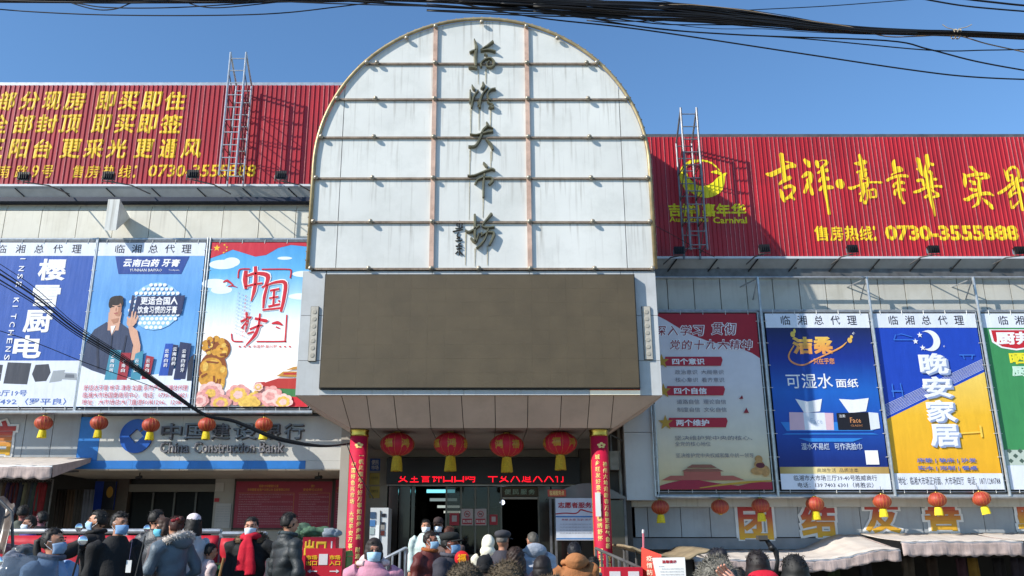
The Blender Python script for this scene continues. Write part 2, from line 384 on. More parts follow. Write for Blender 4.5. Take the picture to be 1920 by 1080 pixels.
# ---- LED box
BX0, BX1, BZ0, BZ1 = -3.10, 2.89, 3.87, 6.0
SX0, SX1, SZ0, SZ1 = -2.70, 2.515, 3.965, 5.91
MB().box(BX0+.02, BX1-.02, TY+.04, TY+2.3, BZ0+.02, BZ1-.003).build('box_core', M_gap, tower)
zs = [BZ0, 4.45, 5.22, BZ1]
for (xa, xb) in ((BX0, SX0-.006), (SX1+.006, BX1)):
    for j in range(3): wpart('box_panel', xa, xb-.004, TY, TY+.05, zs[j]+.004, zs[j+1]-.004, M_box, tower)
xs_ = [SX0, -.85, 1.0, SX1]
for i, (xa, xb) in enumerate(((SX0, -.9), (-.9, .75), (.75, 2.3), (2.3, SX1))):
    wpart('box_panel', xa+.004, xb-.004, TY, TY+.05, SZ1+.004, BZ1-.004, M_box, tower)
for (xa, xb) in ((SX0, -.35), (-.35, 1.7)):
    wpart('ledge', xa+.002, xb-.002, TY-.05, TY+.05, BZ0, SZ0-.012, M_box, tower)
for k in range(4):
    for s_ in (0, 1):
        x = BX0 if s_ == 0 else BX1-.05
        wpart('side_panel', x, x+.05, TY+.055+k*.56, TY+.055+k*.56+.55, BZ0, BZ1, M_box, tower)
for (a, b, c, d) in ((579, 596, 575, 678), (1203, 1221, 575, 675)):
    x0 = UX(a+2, 620, TY); x1 = UX(b, 620, TY); z1 = UZ(c, TY); z0 = UZ(d, TY)
    f_ = wpart('lamp_recess', x0, x1, TY-.025, TY-.003, z0, z1, M_gap, tower)
    MB().box(x0+.006, x1-.006, TY-.035, TY-.026, z0+.006, z1-.006).build('lamp_cover', mat('lamp_cover', '#b8b2a6', .5, var=.15, vscale=14), tower)
    for k in range(7):
        zz = z0+.1+k*(z1-z0-.2)/6
        m = MB(); m.lathe([(.040, 0), (.034, .006)], n=14); o = m.build('lamp_lens', mat('lamp_lens', '#aca699', .5), tower, Vector(((x0+x1)/2, TY-.036, zz))-Vector(tower.location)); o.rotation_euler.x = math.pi/2
# ---- slanted soffit (truncated pyramid) and entrance ceiling
IX0, IX1, IZ, IY = -2.27, 2.14, 3.40, 14.45
seam_t = [BX0, -2.28, -1.85, -1.36, -.745, -.185, .395, .97, 1.555, 2.05, 2.46, BX1]
seam_t = [UX(x, 746, TY) for x in (640, 687, 738, 804, 865, 928, 990, 1053, 1106, 1151)]
seam_b = [UX(x, 803, IY) for x in (652, 696, 745, 808, 869, 929, 989, 1050, 1101, 1145)]
T = [BX0+.01]+seam_t+[BX1-.01]; B = [IX0+.004]+[max(IX0+.03, min(IX1-.03, b)) for b in seam_b]+[IX1-.004]
MB().add([(BX0+.03, TY+.03, BZ0+.005), (BX1-.03, TY+.03, BZ0+.005), (IX1, IY+.02, IZ+.02), (IX0, IY+.02, IZ+.02), (BX0+.03, 16.2, BZ0), (BX1-.03, 16.2, BZ0), (IX1, 16.2, IZ+.02), (IX0, 16.2, IZ+.02)],
         [(0, 1, 2, 3), (0, 3, 7, 4), (1, 5, 6, 2)]).build('soffit_backing', M_gap, tower)
for i in range(len(T)-1):
    a, b, c, d = T[i]+.006, T[i+1]-.006, B[i+1]-.006, B[i]+.006
    MB().hull8([(d, IY-.012, IZ), (c, IY-.012, IZ), (c, IY+.01, IZ+.01), (d, IY+.01, IZ+.01)], [(a, TY+.004, BZ0-.004), (b, TY+.004, BZ0-.004), (b, TY+.03, BZ0+.01), (a, TY+.03, BZ0+.01)]).build('soffit_panel', M_soffit, tower)
for (xo, xi, s_) in ((BX0, IX0, -1), (BX1, IX1, 1)):
    for k in range(3):
        f0, f1 = k/3+.01, (k+1)/3-.005
        yo0, yo1 = TY+.01+(16.2-TY)*f0, TY+(16.2-TY)*f1; yi0, yi1 = IY+(16.2-IY)*f0, IY+(16.2-IY)*f1
        e = .01*s_
        MB().hull8([(xi, yi0, IZ), (xi, yi1, IZ), (xi-e*2, yi1, IZ+.015), (xi-e*2, yi0, IZ+.015)], [(xo, yo0, BZ0-.005), (xo, yo1, BZ0-.005), (xo-e, yo1, BZ0+.012), (xo-e, yo0, BZ0+.012)]).build('soffit_panel', M_soffit, tower)
DY = 17.8
cm = mat('ceiling_panel', '#8f8b84', .55, var=.1, vscale=1.5, dirt='#6f6c66')
Bc = B
for i in range(len(Bc)-1):
    for k in range(2):
        y0 = IY+.02+k*(DY-IY)/2
        wpart('ceiling_panel', Bc[i]+.006, Bc[i+1]-.006, y0, y0+(DY-IY)/2-.012, IZ+.003, IZ+.03, cm, tower)
MB().box(IX0, IX1, IY+.02, DY, IZ+.035, IZ+.06).build('ceiling_backing', M_gap, tower)

# ---- LED screen (own thing)
scr = thing('led_screen', 'large blank olive grey LED screen on the front of the entrance tower', 'screen', (-.09, TY-.1, SZ0))
MB().box(SX0, SX1, TY-.11, TY-.004, SZ0, SZ1).build('frame', mat('led_frame', '#2f2b24', .6), scr)
nxm, nzm = 18, 8
mw = (SX1-SX0-.03)/nxm; mh = (SZ1-SZ0-.03)/nzm
mod = MB().box(0, mw-.0008, 0, .012, 0, mh-.0008).mesh('module', M_led)
for i in range(nxm):
    for j in range(nzm):
        o = link('module', mod, scr, Vector((SX0+.015+i*mw, TY-.124+random.uniform(-.0006, .0006), SZ0+.015+j*mh))-Vector(scr.location))
tick = thing('message_strip', 'short white and red message strip at the lower right corner of the big screen', 'screen', (2.1, TY-.06, BZ0))
MB().box(1.705, 2.52, TY-.05, TY-.004, BZ0+.004, SZ0-.018).build('case', mat('strip_white', '#e8e3cf', .5, emit=.15), tick)
MB().box(1.705, 2.52, TY-.05, TY-.004, SZ0-.016, SZ0-.002).build('lit_band', mat('strip_red', '#8a1510', .5, emit=.2), tick)
mb = MB(); add_text(mb, '大市场欢迎您光临', 1.72, SZ0-.016, 2.5, SZ0-.003, TY-.051, .002, .0, res=1); mb.build('lettering', mat('strip_yel', '#c09a20', .5), tick)

# ================================================================== COLUMNS
def column(xc, label, lines):
    c = thing('entrance_column', label, 'column', (xc, 14.72, ground_z(xc, 14.7)))
    z0 = -.2
    MB().lathe([(.15, z0), (.15, IZ-.1)], (xc, 14.72, 0), 28).build('shaft', mat('red_cloth', '#c1163c', .55, var=.12, vscale=4, bump=.25, bscale=6), c, smooth=True)
    MB().lathe([(.158, IZ-.11), (.162, IZ-.09), (.155, IZ-.05), (.165, IZ-.01), (.165, IZ-.002)], (xc, 14.72, 0), 28).build('capital', mat('gold_cap', '#b89a4a', .22, metal=.9, var=.2), c, smooth=True)
    # gold borders and characters wrapped on the shaft
    def wrap(mb, name, m):
        V = []
        for (x, y, z) in mb.v:
            a = (x)/.152; r = .1525-y
            V.append((xc+r*math.sin(a), 14.72-r*math.cos(a), z))
        mb.v = V; return mb.build(name, m, c)
    b = MB()
    for xa in (-.21, .19):
        for k in range(30):
            zz = -.1+k*.115
            b.box(xa, xa+.012, -.001, 0, zz, zz+.115); 
    wrap(b, 'gold_border', mat('gold_border', '#d99a35', .45, var=.2))
    t = MB(); q = MB()
    for xx, zt, s_ in lines:
        z = zt
        for ch in s_:
            if ch != ' ': add_text(t, ch, xx, z-.085, xx+.085, z, -.001, .003, .03, fit='em', res=1)
            z -= .1
    wrap(t, 'couplet_lettering', mat('gold_ink', '#ecce7c', .4, var=.15))
    # lucky knot at the top
    f_ = MB(); [f_.prism([(.02+.03*math.cos(a)+.045*math.cos(k), 3.13+.022*math.sin(a)+.03*math.sin(k)) for a in [0, 1.05, 2.1, 3.14, 4.2, 5.25]], -.004, 0) for k in (.3, 1.6, 2.9, 4.1, 5.3)]
    wrap(f_, 'gold_flower', mat('gold_ink'))
    return c
column(-2.13, 'left entrance column wrapped in red cloth with gold couplets', [(-.1, 2.86, '中国特色兴市场 大河平安万事兴 人民幸福乐安康 喜气盈门'), (.03, 3.0, '一帆风顺年年好万事如意步步高 财源广进 家业兴旺 福寿康宁吉祥如意')])
column(1.92, 'right entrance column wrapped in red cloth with gold couplets', [(-.1, 2.98, '城乡旺发好景象 河山锦绣舒怀 国运昌隆人增寿'), (.03, 2.86, '神州大地迎新春万象更新气象新 喜迎百福千家乐富贵平安')])
pap = MB().box(1.80, 1.885, 14.545, 14.55, 1.98, 2.36).build('notice', mat('paper', '#e4e2dc', .7)); tag(pap, 'small white paper notice taped to the right red column', 'notice')

# ================================================================== BUILDING WINGS
WY, PBY, FY = 16.0, 15.72, 16.2
lw = thing('market_wing', 'cream panelled left wing of the market building with three big posters', 'building', (-8, WY, 0))
rw = thing('market_wing', 'grey cream panelled right wing of the market building, partly shaded by the tower', 'building', (8, WY, -1))
XL0, XR1 = -16.0, 16.0
# left: core, roof
MB().box(XL0, -2.4, WY+.08, 34, 3.9, 8.2).box(XL0, -2.4, 16.2, 34, 8.2, 8.5).build('wall', M_cream, lw)
MB().box(XL0, -2.4, 16.1, 34, 8.5, 8.6).build('roof', M_roof, lw)
x = XL0; i = 0
while x < -2.5:
    x1 = x+.72
    wpart('wall_panel', x+.006, min(x1, -2.4)-.006, WY+random.uniform(-.003, .003), WY+.07, 7.2, 7.90, M_cream, lw)
    MB().hull8([(x+.006, WY-.0, 7.91), (x1-.006, WY, 7.91), (x1-.006, WY+.05, 7.91), (x+.006, WY+.05, 7.91)], [(x+.006, WY+.17, 8.2), (x1-.006, WY+.17, 8.2), (x1-.006, WY+.25, 8.2), (x+.006, WY+.25, 8.2)]).build('cornice_panel', M_cream, lw)
    x = x1
fin = MB(); xa, xb = UX(199, 420, 15.5), UX(221, 420, 15.5)
fin.add([(xa, 15.45, 7.28), (xb, 15.45, 7.28), (xb, 15.45, 7.92), (xa, 15.45, 7.92), (xa, WY-.003, 7.75), (xb, WY-.003, 7.75)], [(0, 1, 2, 3), (1, 5, 2), (0, 3, 4), (2, 5, 4, 3), (0, 4, 5, 1)])
fin.build('wedge_bracket', M_white, lw)
# left lower fascia (behind lanterns) with panels, and bank frontage
ZS = 2.87
MB().box(XL0, -2.45, FY+.06, FY+.4, ZS, 3.9).build('fascia_wall', M_grey, lw)
for a, b in ((-16, -13), (-13, -11.6), (-11.6, -10.2), (-10.2, UX(44, 820, FY)), (UX(44, 820, FY), UX(97, 820, FY)), (UX(97, 820, FY), UX(150, 820, FY)-.02)):
    wpart('fascia_panel', a+.006, b-.006, FY, FY+.055, 2.9, 3.9, M_grey, lw)
M_bankw = mat('bank_wall', '#a69f95', .6, var=.1, vscale=2, dirt='#8d867b')
M_banks = mat('bank_soffit', '#b3a898', .6, var=.1, vscale=2)
for k in range(9):
    a = -8.2+k*.65; wpart('soffit_panel', a+.005, min(a+.645, -2.5), FY-.1, 18.2, ZS-.02, ZS, M_banks, lw)
BKY = 18.2
MB().box(-16, -8.0, BKY, BKY+.1, 0, 3.9).build('shop_back_wall', mat('shop_back', '#2b2724', .8, var=.3), lw)
def bx(a, b, c, d, Y, th, name, m, par, dz=0):
    "box whose front face covers the pixel rectangle a..b, c..d on plane Y"
    ym = (c+d)/2
    return wpart(name, UX(a, ym, Y), UX(b, ym, Y), Y, Y+th, UZ(d, Y), UZ(c, Y), m, par)
zfloor = .0
wpart('bank_wall', -8.0, UX(237, 950, BKY), BKY, BKY+.2, 0, ZS-.02, mat('bank_wood', '#4e4238', .5, var=.3, vscale=4), lw)
wpart('bank_wall', UX(400, 950, BKY), UX(437, 950, BKY), BKY, BKY+.2, 0, ZS-.02, M_bankw, lw)
wpart('bank_wall', UX(437, 950, BKY)+.004, -2.3, BKY+.03, BKY+.2, 0, ZS-.02, M_bankw, lw)
wpart('door_header', UX(237, 950, BKY), UX(400, 950, BKY)-.004, BKY+.02, BKY+.2, UZ(922, BKY), UZ(908, BKY), mat('header_grey', '#6b655c', .5), lw)
wpart('transom', UX(237, 950, BKY), UX(400, 950, BKY)-.004, BKY+.12, BKY+.2, UZ(908, BKY), ZS-.02, mat('dark_transom', '#1e1b1a', .4), lw)
M_glass = mat('dark_glass', '#0c0d0f', .35, ior=1.2, var=0)
xa, xb = UX(237, 1000, BKY), UX(400, 1000, BKY)
n_ = 4
for k in range(n_):
    a = xa+(xb-xa)*k/n_; b = xa+(xb-xa)*(k+1)/n_
    pane = wpart('glass_door', a+.02, b-.02, BKY+.1, BKY+.12, 0, UZ(922, BKY)-.01, M_glass, lw)
    wpart('door_stile', b-.02, b+.02, BKY+.06, BKY+.14, 0, UZ(922, BKY)-.01, mat('stile', '#4a4845', .4, metal=.5), lw)
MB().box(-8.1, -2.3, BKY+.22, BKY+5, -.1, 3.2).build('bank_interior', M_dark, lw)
# return wall between bank and entrance
wpart('return_wall', -2.66, -2.50, FY-.12, BKY, -.1, 3.88, M_bankw, lw)

# ---- bank sign
bank = thing('bank_sign', 'white and blue bank fascia with round blue logo, grey Chinese characters and English name', 'sign', (-5, FY-.15, ZS))
SY = FY-.1
XA, XBk, XC = UX(148, 820, SY), UX(187, 820, SY), UX(648, 820, SY)
zb1, zt = UZ(864, SY), 3.84
def split(a, b, n): return [(a+(b-a)*k/n, a+(b-a)*(k+1)/n) for k in range(n)]
M_sign = mat('sign_white', '#c4c2bb', .4, var=.06, vscale=2, dirt='#aaa79f')
M_sblue = mat('sign_blue', '#2d78c4', .4, var=.1, dirt='#2a64a0')
for a, b in split(XBk, XC, 3): wpart('white_panel', a+.002, b-.002, SY, SY+.08, zb1+.003, zt, M_sign, bank)
wpart('blue_panel', XA, XBk-.002, SY-.004, SY+.08, zb1+.003, zt-.02, M_sblue, bank)
for a, b in split(XA, UX(573, 870, SY), 4): wpart('blue_band', a+.001, b-.001, SY-.01, SY+.08, ZS+.003, zb1, M_sblue, bank)
wpart('white_panel', UX(573, 870, SY), XC, SY-.004, SY+.08, ZS+.003, zb1, M_sign, bank)
cx_, cz_ = UX(257, 818, SY), UZ(818, SY); R_ = .30
m = MB()
ring = [(cx_+R_*math.cos(a), cz_+R_*1.04*math.sin(a)) for a in [2*math.pi*k/40 for k in range(40)]]
q = .135
sq = [(cx_+.0, cz_+q), (cx_-q, cz_), (cx_, cz_-q), (cx_+q, cz_)]
# ring with a diamond hole and a notch at the upper right
V = []; Fa = []
for k in range(41):
    a = math.pi*.30+2*math.pi*.955*k/40
    rr = q/(abs(math.cos(a))+abs(math.sin(a)))
    V += [(cx_+R_*math.cos(a), SY-.05, cz_+R_*1.04*math.sin(a)), (cx_+rr*math.cos(a), SY-.05, cz_+rr*math.sin(a)), (cx_+R_*math.cos(a), SY-.003, cz_+R_*1.04*math.sin(a)), (cx_+rr*math.cos(a), SY-.003, cz_+rr*math.sin(a))]
for k in range(40):
    i0 = k*4; i1 = i0+4
    Fa += [(i0, i0+1, i1+1, i1), (i0, i1, i1+2, i0+2), (i0+1, i0+3, i1+3, i1+1)]
m.add(V, Fa); m.build('logo', mat('logo_blue', '#1f57ae', .35), bank)
M_bl = mat('bank_letters', '#74767b', .35, metal=.3, var=.15, dirt='#77736c'); M_bs = mat('bank_letter_side', '#55565a', .5)
for ch, a, b in zip('中国建设银行', (303, 347, 396, 438, 489, 533), (341, 389, 431, 482, 527, 570)):
    t = MB(); add_text(t, ch, UX(a, 815, SY), UZ(824, SY), UX(b, 815, SY), UZ(794, SY), SY-.045, .012, .02)
    o = t.build('character', M_bl, bank)
    t = MB(); add_text(t, ch, UX(a, 815, SY)+.01, UZ(824, SY)-.012, UX(b, 815, SY)+.012, UZ(794, SY)-.012, SY-.004, .035, .02); t.build('character_side', M_bs, bank)
for wd, a, b in (('China', 302, 356), ('Construction', 366, 480), ('Bank', 488, 534)):
    t = MB(); add_text(t, wd, UX(a, 840, SY), UZ(850, SY), UX(b, 840, SY), UZ(829, SY), SY-.03, .02, .035); t.build('word', M_bs, bank)
    t = MB(); add_text(t, wd, UX(a, 840, SY)-.008, UZ(850, SY)+.008, UX(b, 840, SY)-.008, UZ(829, SY)+.008, SY-.052, .002, .01); t.build('word_face', mat('letter_face', '#77757a', .4), bank)

# ---- 'good faith' sign at far left
def big_char(ch, px0, px1, py0, py1, Y, label, grp):
    x0, x1 = UX(px0, (py0+py1)/2, Y), UX(px1, (py0+py1)/2, Y); z0, z1 = UZ(py1, Y), UZ(py0, Y)
    r = thing('sign_character', label, 'sign', (x0, Y, z0), grp, world=False)
    W_, H_ = x1-x0, z1-z0
    b = MB(); add_text(b, ch, -.0, -.0, W_, H_, -.012, .01, .085); b.build('white_outline', mat('outline_white', '#d8d8d6', .5), r)
    c = MB(); i = .06*W_; add_text(c, ch, i, i, W_-i, H_-i, -.026, .004, .035); c.build('gradient_face', mat('char_grad', ramp=('Z', 0, H_, [(0, '#dcae28'), (.28, '#cf9430'), (.62, '#b04438'), (1, '#982834')]), rough=.5, var=.08), r)
    return r
G1 = 'red and yellow slogan characters on the shop fascias'
big_char('信', -35, 32, 785, 858, FY-.003, 'big red and yellow character above the far left awning, cut by the photo edge', G1)

# ---- right wing
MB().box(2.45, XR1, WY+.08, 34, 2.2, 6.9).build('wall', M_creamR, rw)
MB().box(2.45, XR1, 16.2, 34, 6.9, 7.0).build('roof', M_roof, rw)
x = 2.5
while x < XR1:
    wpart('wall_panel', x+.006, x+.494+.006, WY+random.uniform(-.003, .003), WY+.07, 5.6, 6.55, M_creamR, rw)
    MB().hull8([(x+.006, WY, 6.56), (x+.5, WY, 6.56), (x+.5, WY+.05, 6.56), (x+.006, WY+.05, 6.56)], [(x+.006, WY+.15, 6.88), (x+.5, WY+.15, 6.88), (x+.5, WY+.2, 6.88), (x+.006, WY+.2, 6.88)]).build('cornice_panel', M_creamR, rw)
    x += .51
xp0, xp1 = UX(1172, 860, 15.75), UX(1228, 860, 15.75)
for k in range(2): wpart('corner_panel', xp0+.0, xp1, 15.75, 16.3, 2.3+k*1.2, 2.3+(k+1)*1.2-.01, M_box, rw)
edges = [UX(p, 980, FY) for p in (1183, 1215, 1277, 1332, 1382)]
x = edges[-1]
while x < XR1: x += .56; edges.append(x)
MB().box(xp0+.1, XR1, FY+.06, FY+.4, 1.5, 2.5).build('fascia_wall', M_gap, rw)
for a, b in zip(edges[:-1], edges[1:]): wpart('fascia_panel', a+.006, b-.006, FY, FY+.055, UZ(1007, FY), 2.36, M_grey, rw)
wpart('fascia_ledge', edges[0], XR1, FY-.02, FY+.06, UZ(1030, FY), UZ(1009, FY), mat('ledge_grey', '#7d7f82', .6, var=.15), rw)
M_marble = mat('dark_marble', '#3c3d41', .2, var=.3, vscale=3)
for k in range(3): wpart('marble_panel', UX(1180, 1000, 16.6)+k*.38, UX(1180, 1000, 16.6)+k*.38+.372, 16.6, 16.65, -1.2, UZ(945, 16.6), M_marble, rw)
MB().box(xp0, XR1, 18.5, 18.6, -1.4, 2.4).build('shop_back_wall', mat('shop_back'), rw)
for (a, b, nm) in ((1352-1180, 0, 0),): pass
big_char('团', 1380, 1452, 945, 1016, FY-.003, 'big red and yellow character in the middle of the right fascia, square outline', G1)
big_char('结', 1497, 1570, 940, 1012, FY-.003, 'big red and yellow character second from left on the right fascia', G1)
big_char('友', 1615, 1690, 932, 1004, FY-.003, 'big red and yellow character above the joint of the two right awnings', G1)
big_char('善', 1728, 1803, 930, 1000, FY-.003, 'big red and yellow character above the rightmost awning', G1)
big_char('勤', 1900, 1968, 926, 998, FY-.003, 'big red and yellow character at the right photo edge, cut in half', G1)

# ================================================================== BILLBOARDS
def profile(per):
    bp = [(0, 0), (.09*per, .17*per), (.2*per, .17*per), (.29*per, 0)]
    def h(x):
        u = (x/per-math.floor(x/per+1e-7))*per
        if u < bp[1][0]: return bp[1][1]*max(0, u)/bp[1][0]
        if u < bp[2][0]: return bp[1][1]
        if u < bp[3][0]: return bp[1][1]*(bp[3][0]-u)/(bp[3][0]-bp[2][0])
        return 0
    return bp, h
def corrugated(name, x0, x1, z0, z1, Y, per, par):
    bp, h = profile(per); m = MB(); k0 = math.ceil(x0/per); k1 = math.floor(x1/per)
    xs = [x0]+[k*per+b[0] for k in range(k0, k1) for b in bp]+[x1]
    V = [];
    for x in xs: V += [(x, Y-h(x), z0), (x, Y-h(x), z1)]
    for i in range(len(xs)-1):
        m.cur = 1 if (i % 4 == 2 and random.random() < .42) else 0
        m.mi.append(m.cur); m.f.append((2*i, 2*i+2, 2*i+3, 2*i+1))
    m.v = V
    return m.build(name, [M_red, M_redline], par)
def ribbed_text(name, s, x0, z0, x1, z1, Y, per, par, m, bold=.05, shear=0, warp=None, shape=None, fit='box'):
    bp, h = profile(per); b = MB()
    if shape: b.prism(shape, 0, 0); b.f = b.f[:1]; b.v = b.v[:len(shape)]; b.v = [(p[0], 0, p[2]) for p in b.v]; b.mi = [0]
    else: add_text(b, s, x0, z0, x1, z1, 0, 1, bold, fit=fit, shear=shear, res=2, warp=warp)
    me = b.mesh('t', m); bm = bmesh.new(); bm.from_mesh(me); bpy.data.meshes.remove(me)
    xa = min(v.co.x for v in bm.verts); xb = max(v.co.x for v in bm.verts)
    for k in range(math.floor(xa/per), math.ceil(xb/per)+1):
        for q in bp:
            xx = k*per+q[0]
            if xa < xx < xb: bmesh.ops.bisect_plane(bm, geom=bm.verts[:]+bm.edges[:]+bm.faces[:], plane_co=(xx, 0, 0), plane_no=(1, 0, 0))
    for v in bm.verts: v.co.y = Y-h(v.co.x)-.003+v.co.y*.004
    me = bpy.data.meshes.new(name); bm.to_mesh(me); bm.free(); me.materials.append(m)
    return link(name, me, par)
LBY, RBY = 15.85, 15.80
lb = thing('billboard', 'long dark red corrugated billboard with yellow Chinese house advert, left of the tower', 'billboard', (-9, LBY, 8.45))
LZ0, LZ1 = UZ(347, LBY), UZ(160, LBY)
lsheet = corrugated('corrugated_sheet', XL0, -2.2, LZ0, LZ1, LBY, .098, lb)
MB().box(XL0, -2.2, LBY+.004, LBY+.06, LZ1+.0, LZ1+.07).build('top_cap', M_steel, lb)
MB().box(XL0, -2.2, LBY-.06, LBY+.03, LZ0-.05, LZ0-.004).build('bottom_trim', mat('trim_white', '#c9cdd0', .4), lb)
MB().add([(XL0, LBY-.05, LZ0-.055), (-2.2, LBY-.05, LZ0-.055), (-2.2, LBY+.06, LZ0-.24), (XL0, LBY+.06, LZ0-.24)], [(0, 3, 2, 1)]).build('apron_sheet', mat('apron', '#a3a6a6', .5, var=.1, dirt='#7f7c76'), lb)
MB().box(XL0, -2.2, LBY+.03, LBY+.3, LZ0-.33, LZ0-.245).build('base_beam', M_navy, lb)
for k in range(16):
    x = XL0+.4+k*.9; MB().tube([(x, LBY-.06, LZ0-.09), (x+.16, LBY+.04, LZ0-.23)], .012, 5).build('brace', M_black, lb)
for k in range(9): MB().tube([(XL0+1+k*1.6, LBY+.1, LZ0-.2), (XL0+1+k*1.6, LBY+.1, LZ1), (XL0+1+k*1.6, LBY+1.6, LZ0-.2)], .03, 6).build('support', M_steel_d, lb)
def row(par, Y, per, m, items, y0, y1, bold=.032, shear=.08, name='character'):
    for s, a, b in items:
        ribbed_text(name, s, UX(a, (y0+y1)/2, Y), UZ(y1, Y), UX(b, (y0+y1)/2, Y)-shear*(UZ(y0, Y)-UZ(y1, Y)), UZ(y0, Y), Y, per, par, m, bold, shear)
row(lb, LBY, .098, M_yel, zip('部分现房即买即住', (-2, 37, 80, 120, 181, 223, 266, 308), (31, 76, 117, 162, 218, 261, 304, 350)), 172, 207)
row(lb, LBY, .098, M_yel, zip('全部封顶即买即签', (-17, 25, 68, 111, 172, 215, 258, 300), (17, 65, 109, 152, 209, 255, 296, 343)), 215, 250)
row(lb, LBY, .098, M_yel, zip('三阳台更采光更通风', (-17, 17, 61, 113, 157, 200, 252, 298, 340), (9, 55, 100, 154, 196, 240, 290, 333, 380)), 261, 297)
row(lb, LBY, .098, M_yel, zip(['南', '路', '9', '号', '售', '房', '热', '线', '：'], (-4, 28, 59, 78, 135, 161, 192, 222, 250), (20, 54, 74, 101, 158, 188, 217, 247, 257)), 310, 334, .018)
row(lb, LBY, .098, M_yel, [('0730-3555888', 278, 481)], 309, 332, .02)
rb = thing('billboard', 'long dark red corrugated billboard with yellow logo and brush lettering, right of the tower', 'billboard', (8, RBY, 6.95))
RZ0, RZ1 = UZ(482, RBY), UZ(257, RBY)
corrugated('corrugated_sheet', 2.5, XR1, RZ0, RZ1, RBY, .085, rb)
MB().box(2.5, XR1, RBY+.004, RBY+.06, RZ1, RZ1+.07).build('top_cap', M_steel_d, rb)
MB().box(2.5, XR1, RBY-.06, RBY+.03, RZ0-.05, RZ0-.004).build('bottom_trim', mat('trim_white'), rb)
MB().add([(2.5, RBY-.05, RZ0-.055), (XR1, RBY-.05, RZ0-.055), (XR1, RBY+.1, RZ0-.2), (2.5, RBY+.1, RZ0-.2)], [(0, 3, 2, 1)]).build('apron_sheet', mat('apron'), rb)
MB().box(2.5, XR1, RBY+.1, RBY+.4, RZ0-.36, RZ0-.2).build('base_beam', M_steel_d, rb)
for k in range(17):
    x = 2.9+k*.78; MB().tube([(x, RBY-.06, RZ0-.06), (x-.16, RBY+.1, RZ0-.26)], .014, 5).build('brace', M_black, rb)
for k in range(9): MB().tube([(3+k*1.5, RBY+.1, RZ0-.2), (3+k*1.5, RBY+.1, RZ1), (3+k*1.5, RBY+1.6, RZ0-.2)], .03, 6).build('support', M_steel_d, rb)
def ribbed_brush(name, strokes, conv, Y, per, par, m, kw):
    "flat painted brush strokes that follow the corrugation"
    bp, h = profile(per)
    for n_, st_ in enumerate(strokes):
        b = MB(); brush(b, [[(a, c, w_*kw) for a, c, w_ in st_]], conv, 0, 1)
        lo = min(v[0] for v in b.v); hi = max(v[0] for v in b.v)
        me = b.mesh('t', m); bm = bmesh.new(); bm.from_mesh(me); bpy.data.meshes.remove(me)
        for (e, _w) in ((st_[0], 0), (st_[-1], 0)):
            if e[2] > 22:
                x, z = conv(e[0], e[1]); r = e[2]*kw*.5
                vs = [bm.verts.new((x+r*math.cos(k*.7854), -.55, z+r*math.sin(k*.7854))) for k in range(8)]; bm.faces.new(vs)
                lo = min(lo, x-r); hi = max(hi, x+r)
        for k in range(math.floor(lo/per), math.ceil(hi/per)+1):
            for q in bp:
                xx = k*per+q[0]
                if lo < xx < hi: bmesh.ops.bisect_plane(bm, geom=bm.verts[:]+bm.edges[:]+bm.faces[:], plane_co=(xx, 0, 0), plane_no=(1, 0, 0))
        for v in bm.verts: v.co.y = Y-h(v.co.x)-.003+v.co.y*.0015-n_*.0005
        me = bpy.data.meshes.new(name); bm.to_mesh(me); bm.free(); me.materials.append(m)
        link(name, me, par)
def q1(a, b): p = U(1430+a*.1204, 280+b*.1204, RBY); return (p.x, p.z)
def q2(a, b): p = U(1580+a*.1203, 280+b*.1203, RBY); return (p.x, p.z)
def q3(a, b): p = U(1790+a*.1111, 290+b*.1111, RBY); return (p.x, p.z)
def q4(a, b): p = U(1240+a*.1389, 280+b*.1389, RBY); return (p.x, p.z)
